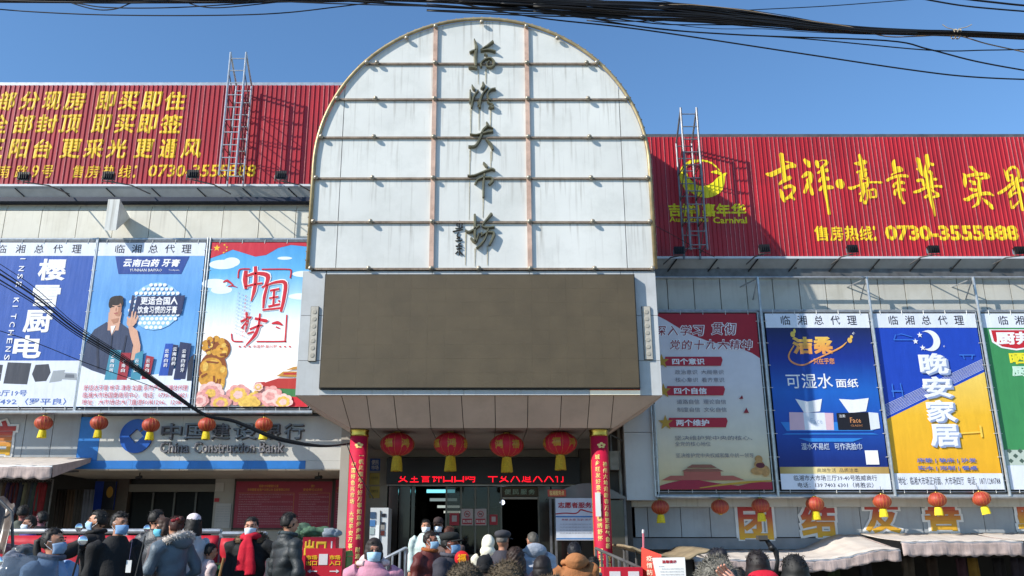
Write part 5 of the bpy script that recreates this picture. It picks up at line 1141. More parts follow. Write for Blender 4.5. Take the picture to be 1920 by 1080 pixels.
for c, lab in ((887, 'upper brass plaque under the blue plaque'), (912, 'lower brass plaque on the pale wall, above the locker')):
    r, W_, H_ = board('wall_plaque', lab, 'plaque', 693, 712, c, c+22, DY, mat('plaque_brass', '#8f7a3a', .35, metal=.6), 'brass plaques')
    t = MB(); add_text(t, '文明市场', W_*.15, H_*.45, W_*.85, H_*.7, -.022, .001, .01); t.build('lettering', M_ink, r)

# ================================================================== STREET CLUTTER IN FRONT
# platform, steps and ramp rails at the entrance
ent = tag(MB().box(-2.6, 2.4, 13.6, 20, -.3, .3).box(-2.6, 2.4, 13.25, 13.59, -.3, .22).box(-2.6, 2.4, 12.9, 13.24, -.3, .14).build('entrance_steps', M_conc), kind='structure')
def railing(name, label, pts, post_dx, m, bars=2, r=.022, down=.9):
    root = thing(name, label, 'railing', (pts[0][0], pts[0][1], ground_z(pts[0][0], pts[0][1])))
    P = [Vector(p) for p in pts]
    for k in range(bars): MB().tube([p-Vector((0, 0, k*down/max(1, bars)*.95)) for p in P], r if k == 0 else r*.7, 8).build('rail', m, root)
    tot = sum((P[i+1]-P[i]).length for i in range(len(P)-1)); n = max(2, int(tot/post_dx))
    for k in range(n+1):
        d = tot*k/n
        for i in range(len(P)-1):
            l = (P[i+1]-P[i]).length
            if d <= l+1e-6: q = P[i].lerp(P[i+1], d/l); break
            d -= l
        MB().tube([q, q-Vector((0, 0, down))], r*.8 if k % 4 else r, 6).build('baluster', m, root)
    return root
railing('ramp_railing', 'silver ramp railing beside the left red column and locker', [U(722, 1047, 12.6), U(760, 1028, 12.6)+Vector((0, .0, 0)), U(762, 1028, 13.2)], .11, M_steel)
railing('ramp_railing', 'dull steel ramp railing sloping down in front of the right red column', [U(1117, 1028, 13.2), U(1190, 1060, 12.2), U(1215, 1072, 11.6)], .17, M_steel_d)
railing('ramp_railing', 'second dark railing right of the entrance below the marble wall', [U(1170, 1023, 14.5), U(1215, 1036, 14.0)], .2, M_steel_d)
# locker machine
lk = thing('locker_machine', 'white self service locker cabinet with dark screens between left column and doors', 'machine', (UX(715, 1000, 16.3), 16.3, .3))
x0, x1 = UX(693, 1000, 16.3), UX(727, 1000, 16.3); z1 = UZ(952, 16.3)
M_lk = mat('locker_white', '#c9cdcf', .4, var=.05)
MB().box(x0, x1, 16.3, 16.9, -.1, z1).build('cabinet', M_lk, lk)
for (a, b, c, d, mm) in ((693, 703, 960, 972, '#39516e'), (693, 703, 975, 987, '#4a78ad'), (714, 722, 963, 969, '#23252e'), (714, 721, 979, 984, '#23252e'), (713, 721, 984, 993, '#8d8a84'), (714, 721, 995, 1004, '#5b2c28'), (704, 711, 985, 1040, '#eceff0'), (693, 702, 990, 1002, '#9fb0b0')):
    MB().box(UX(a, 1000, 16.3), UX(b, 1000, 16.3), 16.285, 16.299, UZ(d, 16.3), UZ(c, 16.3)).build('screen' if mm.startswith(('#2', '#3', '#4')) else 'compartment_door', mat('lk'+mm, mm, .3), lk)
MB().box(UX(711.5, 1000, 16.3), UX(712.5, 1000, 16.3), 16.28, 16.299, .3, z1-.05).build('door_gap', M_black, lk)
# volunteer kiosk with round canopy
kx0, kx1, KY = UX(1030, 950, 15.6), UX(1174, 950, 15.6), 15.6
ks = thing('volunteer_kiosk', 'dim arched clear canopy kiosk with white volunteer service poster behind the right column', 'kiosk', ((kx0+kx1)/2, KY, .2))
b = MB(); n_ = 18; V = []
for j in range(2):
    for k in range(n_+1):
        t = k/n_; V.append((kx0+(kx1-kx0)*t, KY+j*1.0, UZ(932, KY)+(UZ(906, KY)-UZ(932, KY))*math.sin(math.pi*t)))
b.add(V, [(k, k+1, n_+2+k, n_+1+k) for k in range(n_)]); o = b.build('canopy', mat('canopy_plastic', '#5e5f62', .25, var=.15, alpha=.75), ks, smooth=True); q = o.modifiers.new('s', 'SOLIDIFY'); q.thickness = .012
b = MB(); b.prism([(kx0, UZ(935, KY)), (kx1, UZ(935, KY))]+[(kx1-(kx1-kx0)*k/n_, UZ(932, KY)+(UZ(906, KY)-UZ(932, KY))*math.sin(math.pi*k/n_)) for k in range(n_+1)], KY-.012, KY-.002); b.build('canopy_front', mat('canopy_front', '#6d6a66', .3, var=.15), ks)
for x in (kx0+.02, kx1-.02, UX(1042, 980, KY)): MB().box(x-.02, x+.02, KY, KY+.04, .0, UZ(932, KY)).build('post', M_steel_d, ks)
MB().box(UX(1114, 980, KY), kx1-.04, KY+.02, KY+.03, .3, UZ(938, KY)).build('side_pane', mat('kiosk_glass', '#3e3a34', .15, var=.2), ks)
r, W_, H_ = board('poster', 'white volunteer service poster with red heading and red ribbon, partly behind the right column', 'poster', 1042, 1112, 934, 1013, KY-.03, mat('vol_white', '#c9ced6', .5))
t = MB(); add_text(t, '志愿者服务站', W_*.07, H_*.76, W_*1.15, H_*.90, -.0225, .002, .03); t.build('heading', ns_r, r)
b = MB(); brush(b, [[(.0, .62, .02), (.25, .64, .02), (.5, .63, .02), (.6, .66, .02), (.68, .72, .025), (.85, .68, .02), (1.0, .65, .015)]], lambda a, c: (a*W_, c*H_), -.0225, .001); b.build('red_ribbon', ns_r, r)
MB().box(0, W_, -.023, -.021, H_*.54, H_*.57).box(0, W_, -.023, -.021, H_*.02, H_*.05).build('blue_line', mat('vol_blue', '#2f70ad', .5), r)
t = MB(); add_text(t, '奉献 友爱 互助 进步', W_*.15, H_*.46, W_*.95, H_*.51, -.0225, .001, .0, res=1); t.build('small_text', ns_r, r)
t = MB(); [add_text(t, '为人民服务是我们的光荣', W_*.1, H_*(.36-k*.07), W_*.95, H_*(.39-k*.07), -.0225, .001, .0, res=1) for k in range(4)]; tag(t.build('small_text', mat('vol_grey', '#8f949c', .6), r), kind='stuff')
r, W_, H_ = board('sign', 'small orange red sign with yellow characters above the volunteer poster', 'sign', 1027, 1061, 918, 931, KY-.06, mat('orange_red', '#b8452f', .5)); t = MB(); add_text(t, '临湘服务点', W_*.1, H_*.15, W_*.9, H_*.85, -.0225, .001, .02, res=1); t.build('lettering', mat('gold_ink'), r)
# junk behind the right column
ac = thing('air_conditioner', 'old grey air conditioner box in the dark gap right of the right column', 'air conditioner', (UX(1155, 860, 15.9), 15.9, 2.9))
MB().box(UX(1143, 865, 15.9), UX(1160, 865, 15.9), 15.85, 16.15, UZ(881, 15.9), UZ(846, 15.9)).build('case', mat('ac_case', '#8a877c', .6, var=.3, vscale=9), ac); MB().tube([(UX(1145, 820, 15.9), 15.9, UZ(846, 15.9)), (UX(1145, 820, 15.9), 15.9, UZ(815, 15.9)), (UX(1170, 830, 15.9), 15.9, UZ(828, 15.9))], .02, 6).build('pipe', M_steel_d, ac)

# notice boards on the bank wall
M_nb = mat('notice_red', '#8e1530', .45, var=.08); M_ng = mat('notice_gold', '#c78a3a', .5); M_nw = mat('notice_text', '#b98a94', .6)
def notice(label, a, b, c, d, cols, title):
    r, W_, H_ = board('notice_board', label, 'notice board', a, b, c, d, BKY-.02, M_nb, th=.04)
    fr = MB(); fr.box(-.02, W_+.02, -.05, -.0, H_, H_+.07).box(-.02, W_+.02, -.05, 0, -.03, 0).box(-.03, 0, -.05, 0, -.03, H_+.07).box(W_, W_+.03, -.05, 0, -.03, H_+.07); fr.build('frame', mat('frame_brown', '#3c2a22', .5), r)
    for (u0, u1, s1, s2) in title:
        t = MB(); add_text(t, s1, W_*(u0+.12), H_*.87, W_*(u1-.12), H_*.93, -.0425, .001, .02, res=1); add_text(t, s2, W_*u0, H_*.79, W_*u1, H_*.85, -.0425, .001, .02, res=1); t.build('title', M_ng, r)
    rr_ = random.Random(int(a)); t = MB(); ln = MB()
    for (u0, u1) in cols:
        k = 0; v = .70
        while v > .07:
            e = u1 if rr_.random() < .7 else u0+(u1-u0)*rr_.uniform(.4, .9)
            s_ = ''.join(rr_.choice('市场管理经营户必须遵守各项规定卫生消防安全责任人员名单公示投诉电话日期') for _ in range(int((e-u0)*38)+2))
            add_text(t, s_, W_*u0, H_*v, W_*e, H_*(v+.028), -.0425, .0005, 0, res=1); v -= .052
        ln.box(W_*u0-.02, W_*u1+.01, -.0425, -.0405, H_*.745, H_*.75).box(W_*u1+.012, W_*u1+.018, -.0425, -.0405, H_*.04, H_*.75)
    tag(t.build('printed_text', M_nw, r), kind='stuff'); ln.build('ruled_line', M_ng, r)
    return r
notice('big dark red notice board with gold titles beside the bank door', 441, 622, 903, 990, [(.04, .60), (.66, .97)], [(.12, .56, '临湘大市场管理办公室', '市场管理 经营户文明公约 监督管理公示栏'), (.70, .90, '大市场管理处', '安全责任公示栏')])
notice('narrow dark red notice board cut off by the left red column', 628, 668, 900, 990, [(.08, .92)], [(.1, .9, '公示栏', '信用公示')])
atm, W_, H_ = board('bank_poster', 'blue bank poster with a dark photo panel and yellow circle left of the bank door', 'poster', 178, 217, 903, 956, BKY-.02, mat('atm_blue', '#12338c', .4), th=.05)
MB().box(W_*.42, W_, -.056, -.051, 0, H_).build('dark_panel', mat('atm_dark', '#1c1d28', .4), atm); b = MB(); b.prism(disc(W_*.75, H_*.62, W_*.16, 16, H_*.2), -.06, -.057); b.build('yellow_disc', mat('atm_yel', '#a87a2a', .5), atm)
for (a, b_, c, d, lab, mm) in ((404, 420, 905, 921, 'small pale paper high on the bank pillar', '#b3ada6'), (402, 411, 934, 941, 'tiny red sticker on the bank pillar', '#b33a44'), (403, 432, 944, 990, 'large pale paper notice on the bank pillar right of the glass door', '#b5b2b0')):
    r, W_, H_ = board('notice', lab, 'notice', a, b_, c, d, BKY-.01, mat('pp'+mm, mm, .7), th=.006)
    if mm == '#b5b2b0': t = MB(); [add_text(t, '温馨提示各位客户请佩戴口罩', W_*.08, H_*(.85-k*.1), W_*.92, H_*(.89-k*.1), -.0075, .0005, 0, res=1) for k in range(7)]; tag(t.build('printed_text', mat('vol_grey'), r), kind='stuff')
for px, lab in ((263, 'small dark security camera under the bank soffit'), (598, 'small red dotted security camera under the soffit near the notice boards')):
    q = U(px, 883, 16.6); r = thing('security_camera', lab, 'camera', (q.x, 16.6, ZS-.03)); MB().tube([(q.x, 16.6, ZS-.02), (q.x, 16.6, ZS-.09)], .012, 6).build('mount', M_black, r); MB().tube([(q.x-.06, 16.62, ZS-.12), (q.x+.07, 16.5, ZS-.11)], .03, 10).build('barrel', M_black, r)
# bank curtain strips / clothes under the left awning
cl = [('#3a2f52', 20), ('#5a2a2e', 30), ('#2e3547', 38), ('#6b6a56', 48), ('#4d4a44', 56), ('#3b4450', 64), ('#7c1f26', 78), ('#7c1f26', 83), ('#2d2a2a', 92), ('#3f4f4a', 70), ('#544236', 12), ('#7a7570', 4)]
for i, (c, px) in enumerate(sorted(cl, key=lambda t: t[1])):
    Y = 16.9; q = U(px, 905, Y); nm = {'#3a2f52': 'dark purple', '#5a2a2e': 'dull wine', '#2e3547': 'navy', '#6b6a56': 'olive beige', '#4d4a44': 'brown grey', '#3b4450': 'slate', '#7c1f26': 'deep red', '#2d2a2a': 'near black', '#3f4f4a': 'dark green', '#544236': 'brown', '#7a7570': 'pale grey'}[c]
    r = thing('hanging_garment', nm+' garment hanging in the shop below the left awning' + (', right one of two' if px == 83 else ', left one of two' if px == 78 else ''), 'clothes', (q.x, Y, q.z), 'garments hanging in the left shop')
    b = MB(); V = []; w_ = .075; L_ = .62+.1*math.sin(i*3)
    for j in range(9):
        for k in range(7):
            t = k/6; s_ = j/8; ww = w_*(.7 if j == 0 else 1.05-.15*s_); V.append((q.x+(t-.5)*2*ww, Y+.03*math.sin(t*9+i+s_*2), q.z-L_*s_))
    b.add(V, [(j*7+k, j*7+k+1, (j+1)*7+k+1, (j+1)*7+k) for j in range(8) for k in range(6)]); o = b.build('cloth', mat('cl'+c, c, .85, var=.25, vscale=10), r, smooth=True); m_ = o.modifiers.new('s', 'SOLIDIFY'); m_.thickness = .02
    MB().tube([(q.x-w_*.7, Y, q.z), (q.x, Y, q.z+.06), (q.x+w_*.7, Y, q.z)], .006, 5).build('hanger', M_steel_d, r)
rk = thing('clothes_rack', 'thin steel rod carrying the garments in the left shop', 'rack', (-9, 16.9, UZ(899, 16.9))); MB().tube([(-11, 16.9, UZ(899, 16.9)), (UX(100, 899, 16.9), 16.9, UZ(899, 16.9))], .012, 6).build('rod', M_steel_d, rk); MB().tube([(UX(100, 899, 16.9), 16.9, 0), (UX(100, 899, 16.9), 16.9, UZ(899, 16.9))], .018, 6).build('post', M_steel_d, rk)
for i, (px, c, nm) in enumerate(((112, '#3a2f28', 'dark brown'), (130, '#5c4838', 'tan brown'), (146, '#47403a', 'grey brown'), (163, '#6a6a72', 'grey'))):
    Y = 17.6; x = UX(px, 950, Y); r = thing('door_curtain', nm+' door curtain strip between the left shop and the bank poster', 'curtain', (x, Y, 0))
    V = [(x+(k/10-.5)*.2+.03*(1-j/6), Y+.03*math.sin(k*1.9+i), .1+(2.6-.1)*j/6) for j in range(7) for k in range(11)]
    b = MB(); b.add(V, [(j*11+k, j*11+k+1, (j+1)*11+k+1, (j+1)*11+k) for j in range(6) for k in range(10)]); o = b.build('cloth', mat('cu'+c, c, .8, var=.2, vscale=6), r, smooth=True); m_ = o.modifiers.new('s', 'SOLIDIFY'); m_.thickness = .015
# right shop dim goods
for i, (px, c, nm) in enumerate(((1560, '#3b4a2e', 'green'), (1620, '#2c2a33', 'charcoal'), (1700, '#5b5148', 'brown grey'), (1745, '#43352e', 'dark brown'), (1800, '#4b2f3a', 'wine'), (1822, '#8a6a2c', 'mustard'), (1870, '#262327', 'black'), (1905, '#3a3440', 'dusky'))):
    Y = 16.9; q = U(px, 1046, Y); r = thing('hanging_garment', nm+' garment in the dark right shop below the awnings', 'clothes', (q.x, Y, q.z), 'garments in the right shop')
    V = [(q.x+(k/6-.5)*.22*(1-.1*j/6), Y+.03*math.sin(k*1.7+j*.4+i), q.z-.7*j/6) for j in range(7) for k in range(7)]
    b = MB(); b.add(V, [(j*7+k, j*7+k+1, (j+1)*7+k+1, (j+1)*7+k) for j in range(6) for k in range(6)]); o = b.build('cloth', mat('cg'+c, c, .85, var=.25, vscale=10), r, smooth=True); m_ = o.modifiers.new('s', 'SOLIDIFY'); m_.thickness = .02

# red barrier banner
BY = 10.6
M_ban = mat('banner_red', '#b8182c', .6, var=.1, bump=.3, bscale=3, bstretch=(1.5, 1, 5)); M_banw = mat('banner_white', '#dcd6d6', .6)
def barrier(label, a, b, chars, yr=996):
    xa, xb = UX(a, 1000, BY), UX(b, 1000, BY); zt = UZ(yr, BY)
    r = thing('crowd_barrier', label, 'barrier', ((xa+xb)/2, BY, ground_z((xa+xb)/2, BY)))
    MB().tube([(xa, BY+.03, zt), (xb, BY+.03, zt)], .03, 8).build('rail', M_steel, r)
    MB().tube([(xa, BY+.03, .3), (xb, BY+.03, .3)], .02, 8).build('rail', M_steel, r)
    n = max(2, int((xb-xa)/.8))
    for k in range(n+1): MB().tube([(xa+(xb-xa)*k/n, BY+.03, .0), (xa+(xb-xa)*k/n, BY+.03, zt+.02)], .02, 6).build('post', M_steel, r)
    V = []; nn = int((xb-xa)/.08); zt2 = zt-.05; h_ = .72
    for j in range(9):
        for k in range(nn+1):
            V.append((xa+(xb-xa)*k/nn, BY-.012*math.sin(k*.5+j)-.03*(1 if j == 1 else 0)-.008*math.sin(k*1.7), zt2-h_*j/8))
    b_ = MB(); b_.add(V, [(j*(nn+1)+k, j*(nn+1)+k+1, (j+1)*(nn+1)+k+1, (j+1)*(nn+1)+k) for j in range(8) for k in range(nn)]); o = b_.build('banner', M_ban, r, smooth=True); m_ = o.modifiers.new('s', 'SOLIDIFY'); m_.thickness = .004
    for ch, a_, b2 in chars:
        t = MB(); add_text(t, ch, UX(a_, 1030, BY-.07), UZ(1048, BY-.07), UX(b2, 1030, BY-.07), UZ(1018, BY-.07), BY-.047, .003, .04); t.build('character', M_banw, r)
    return r
barrier('red banner on a steel barrier at the far left behind the parked scooters', -60, 232, [])
barrier('red banner on a steel barrier with a big white character seen between the standing people', 236, 412, [('元', 243, 272)])
barrier('short red banner with white characters beside the woman in the red scarf', 416, 498, [('扫', 426, 450), ('口', 458, 482)], 1001)
# crates, bags, sign boxes right of the barrier
M_crate = mat('crate_dark', '#2d3033', .5)
for k in range(4):
    z0 = .12+.75+k*.14-.3; xa, xb = UX(501, 1000, 11), UX(528, 1000, 11)
    r = thing('crate', ('bottom', 'second', 'third', 'topmost')[k]+' dark plastic crate in the stack behind the woman with red scarf', 'crate', ((xa+xb)/2, 11, z0), 'dark crates'); b = MB()
    b.box(xa, xb, 11, 11.3, z0, z0+.01)
    for zz in (0, .05, .10): b.box(xa, xb, 11, 11.012, z0+zz, z0+zz+.025).box(xa, xb, 11.29, 11.3, z0+zz, z0+zz+.025)
    for xx in np.linspace(xa, xb-.015, 7): b.box(xx, xx+.012, 10.998, 11.006, z0, z0+.125)
    b.box(xa, xa+.012, 11.012, 11.29, z0, z0+.125).box(xb-.012, xb, 11.012, 11.29, z0, z0+.125); b.build('crate_body', M_crate, r)
bb = MB().box(UX(500, 1040, 11.2), UX(650, 1040, 11.2), 11.0, 11.9, 0, .56).build('stall_table', mat('table_dull', '#5a5a58', .6)); tag(MB().box(-9.5, -5.0, 11.3, 13.4, -.1, .3).build('stall_floor', M_conc), kind='structure'); tag(bb, 'low dull stall table behind the red entrance signs', 'table')
def blob(name, label, cat, c, r_, m, seed, ridge=0):
    b = MB(); b.ell((0, 0, 0), r_, 40, 24); V = []
    for x, y, z in b.v:
        n_ = noise.noise(Vector((x*7+seed, y*7, z*7)))*.45+noise.noise(Vector((x*22+seed, y*22, z*22)))*.25; V.append((x*(1+n_), y*(1+n_), max(z*(1+n_), -r_[2]*.8)))
    b.v = V; o = b.build(name, m, smooth=True); o.location = c; tag(o, label, cat); return o
q = U(588, 997, 11.4); blob('sack', 'green woven sack lying behind the red exit sign', 'sack', q, (.20, .15, .075), mat('sack_green', '#4d6b50', .7, var=.25, vscale=20, bump=.4), 1)
q = U(622, 1000, 11.4); blob('plastic_bag', 'pale grey plastic bag beside the green sack', 'bag', q, (.12, .12, .07), mat('bag_grey', '#8f979b', .35, var=.2, bump=.4), 4)
q = U(560, 998, 11.5); blob('sack', 'darker green sack behind the man in the grey padded coat', 'sack', q, (.16, .15, .12), mat('sack_green2', '#3e5644', .7, var=.25, vscale=20), 8)
def sign_box(label, a, b, c, d, Y, yaw=0):
    x0, x1, z0, z1 = UX(a, (c+d)/2, Y), UX(b, (c+d)/2, Y), UZ(d, Y), UZ(c, Y)
    r = thing('sign_box', label, 'sign', (x0, Y, z0), None, world=False); MB().box(0, x1-x0, 0, .25, z0*-1+.1, z1-z0).build('box', mat('signbox_red', '#c01a30', .5, var=.06), r); return r, x1-x0, z1-z0
r, W_, H_ = sign_box('red sign box with large yellow exit characters partly hidden by the sign in front', 567, 629, 1007, 1045, 10.7)
t = MB(); add_text(t, '出口', W_*.06, H_*.05, W_*.72, H_*.85, -.004, .003, .05); t.build('lettering', mat('sign_yellow', '#e2b42a', .5), r); MB().prism([(W_*.86, H_*.05), (W_*.9, H_*.05), (W_*.9, H_*.8), (W_*.86, H_*.8)], -.004, -.001).build('white_bar', M_banw, r)
r, W_, H_ = sign_box('red sign box with yellow market exit and market entrance words and white arrows', 572, 641, 1028, 1082, 9.9)
for (s1, s2, u) in (('市场', '出口', .03), ('市场', '入口', .66)):
    t = MB(); add_text(t, s1, W_*u, H_*.60, W_*(u+.3), H_*.76, -.004, .003, .04); add_text(t, s2, W_*u, H_*.40, W_*(u+.3), H_*.56, -.004, .003, .04); t.build('lettering', mat('sign_yellow'), r)
MB().box(W_*.37, W_*.61, -.005, -.001, H_*.42, H_*.80).build('white_card', M_banw, r)
MB().prism([(W_*.08, H_*.2), (W_*.16, H_*.27), (W_*.16, H_*.22), (W_*.34, H_*.22), (W_*.34, H_*.18), (W_*.16, H_*.18), (W_*.16, H_*.13)], -.005, -.001).build('arrow', M_banw, r)
MB().prism([(W_*.94, H_*.2), (W_*.86, H_*.27), (W_*.86, H_*.22), (W_*.68, H_*.22), (W_*.68, H_*.18), (W_*.86, H_*.18), (W_*.86, H_*.13)], -.005, -.001).build('arrow', M_banw, r)
def bin_(label, px, py, Y, w_, m):
    q = U(px, py, Y); g0 = ground_z(q.x, Y); h = q.z-g0
    r = thing('wheelie_bin', label, 'bin', (q.x, Y, g0), world=False)
    MB().hull8([(-w_*.8, -.2, .05), (w_*.8, -.2, .05), (w_*.8, .2, .05), (-w_*.8, .2, .05)], [(-w_, -.25, h-.06), (w_, -.25, h-.06), (w_, .25, h-.06), (-w_, .25, h-.06)]).build('body', m, r)
    MB().hull8([(-w_*1.06, -.27, h-.055), (w_*1.06, -.27, h-.055), (w_*1.06, .27, h-.055), (-w_*1.06, .27, h-.055)], [(-w_*.9, -.2, h), (w_*.9, -.2, h), (w_*.9, .24, h+.01), (-w_*.9, .24, h+.01)]).build('lid', m, r)
    for s_ in (-1, 1): o = MB().lathe([(.06, -.02), (.06, .02)], n=14).build('wheel', M_black, r, (s_*w_*.8, .22, .06)); o.rotation_euler.y = math.pi/2
bin_('bright green wheelie bin squeezed beside the left red column', 643, 1034, 11.2, .09, mat('bin_green', '#3f8f2a', .4)); bin_('dark green bin below the red banner behind the child', 412, 1058, 10.2, .18, mat('bin_dgreen', '#2f5a33', .4))
def pole(label, a, b, Y, m=None, r_=.016, name='broom_handle', cat='broom'):
    p0, p1 = U(a[0], a[1], Y), U(b[0], b[1], Y); d = (p1-p0); p2 = p1+d*((ground_z(p1.x, Y)-p1.z)/d.z)
    r = thing(name, label, cat, p2); MB().tube([p0, p2], r_, 7).build('handle', m or mat('wood_pole', '#8f6b42', .6, var=.2), r)
    MB().hull8([(p2.x-.12, Y-.03, p2.z), (p2.x+.12, Y-.03, p2.z), (p2.x+.12, Y+.03, p2.z), (p2.x-.12, Y+.03, p2.z)], [(p2.x-.04, Y-.02, p2.z+.2), (p2.x+.04, Y-.02, p2.z+.2), (p2.x+.04, Y+.02, p2.z+.2), (p2.x-.04, Y+.02, p2.z+.2)]).build('brush_head', mat('bristle', '#6a5a3a', .9), r)
pole('wooden broom handle leaning left of the woman with the red scarf', (420, 1046), (412, 1080), 9.8); pole('wooden broom handle between the scarf woman and the man in the padded coat', (513, 1040), (510, 1080), 9.8)
# right bottom boards
r, W_, H_ = sign_box('small red sign with two white cards at the foot of the right railing', 1133, 1206, 1064, 1110, 10.2)
MB().box(W_*.14, W_*.42, -.005, -.001, H_*.35, H_*.84).box(W_*.62, W_*.9, -.005, -.001, H_*.35, H_*.84).build('white_card', M_banw, r)
fl = thing('flag_pole', 'thin red and white pole standing up by the orange red board', 'pole', U(1203, 1080, 10.4)); MB().tube([U(1206, 993, 10.4), U(1202, 1082, 10.4)-Vector((0, 0, .9))], .012, 7).build('pole', mat('pole_pink', '#d0707c', .4), fl); MB().tube([U(1206, 993, 10.4), U(1205.6, 1000, 10.4)], .014, 7).build('tip', M_banw, fl)
ob = thing('folded_board', 'orange red folded board with white vertical lettering leaning beside the white notice', 'sign', U(1225, 1080, 10.3))
p = [U(1203, 1026, 10.3), U(1240, 1040, 10.1), U(1240, 1100, 10.1), U(1203, 1100, 10.3)]; b = MB(); b.add([tuple(q) for q in p]+[(q.x, q.y+.02, q.z) for q in p], [(0, 3, 2, 1), (4, 5, 6, 7), (0, 1, 5, 4), (0, 4, 7, 3), (1, 2, 6, 5)]); b.build('board', mat('orange_board', '#cf3f2c', .5), ob)
t = MB(); [add_text(t, ch, 0, .2-i*.075, .055, .26-i*.075, 0, .002, .02) for i, ch in enumerate('疫情防控人人有责')]; [add_text(t, ch, .08, .15-i*.075, .135, .21-i*.075, 0, .002, .02) for i, ch in enumerate('阳光检测站')]
q0 = U(1211, 1042, 10.25); t.v = [(q0.x+x, q0.y-.02-x*.9+y, q0.z-.26+z) for x, y, z in t.v]; t.build('lettering', mat('board_white', '#e6c9b0', .6), ob)
wb = thing('white_notice_board', 'tilted white notice board with a red heading beside the orange red board', 'sign', U(1255, 1080, 9.8))
def wq(u, v, e=0):
    a = U(1223, 1046, 9.8).lerp(U(1284, 1045, 9.8), u); b_ = U(1236, 1105, 9.7).lerp(U(1288, 1105, 9.7), u); return a.lerp(b_, 1-v)-Vector((0, e, 0))
b = MB(); b.add([wq(0, 0), wq(1, 0), wq(1, 1), wq(0, 1), wq(0, 0, -.02), wq(1, 0, -.02), wq(1, 1, -.02), wq(0, 1, -.02)], [(0, 1, 2, 3), (7, 6, 5, 4), (0, 4, 5, 1), (1, 5, 6, 2), (2, 6, 7, 3), (3, 7, 4, 0)]); b.build('board', mat('paper'), wb)
t = MB(); add_text(t, '温馨提示', .27, .82, .73, .92, 0, 1, .03); t.v = [tuple(wq(x, z, .004-y*.002)) for x, y, z in t.v]; t.build('heading', ns_r, wb)
t = MB(); add_text(t, '各位顾客：', .14, .70, .34, .74, 0, 1, 0, res=1); [add_text(t, '请佩戴口罩出示健康码测温后进入市场', .22 if k == 0 else .15, .62-k*.09, .93, .66-k*.09, 0, 1, 0, res=1) for k in range(5)]; t.v = [tuple(wq(x, z, .004)) for x, y, z in t.v]; tag(t.build('printed_text', mat('vol_grey'), wb), kind='stuff')
# tarpaulin behind the boards
b = MB(); V = []
for j in range(5):
    for k in range(25):
        t = k/24; p = U(1180+t*150, 1024+22*math.sin(min(1, t*1.3)*1.6)-(t > .72)*60*(t-.72), 13.4); V.append((p.x, 13.4+j*.5, p.z+.012*j+.012*math.sin(k*1.3+j)))
b.add(V, [(j*25+k, j*25+k+1, (j+1)*25+k+1, (j+1)*25+k) for j in range(4) for k in range(24)]); o = b.build('tarpaulin', mat('tarp', '#948266', .8, var=.25, dirt='#6f6650'), smooth=True); m_ = o.modifiers.new('s', 'SOLIDIFY'); m_.thickness = .03; tag(o, 'sagging beige tarpaulin edge behind the white notice board', 'tarpaulin')

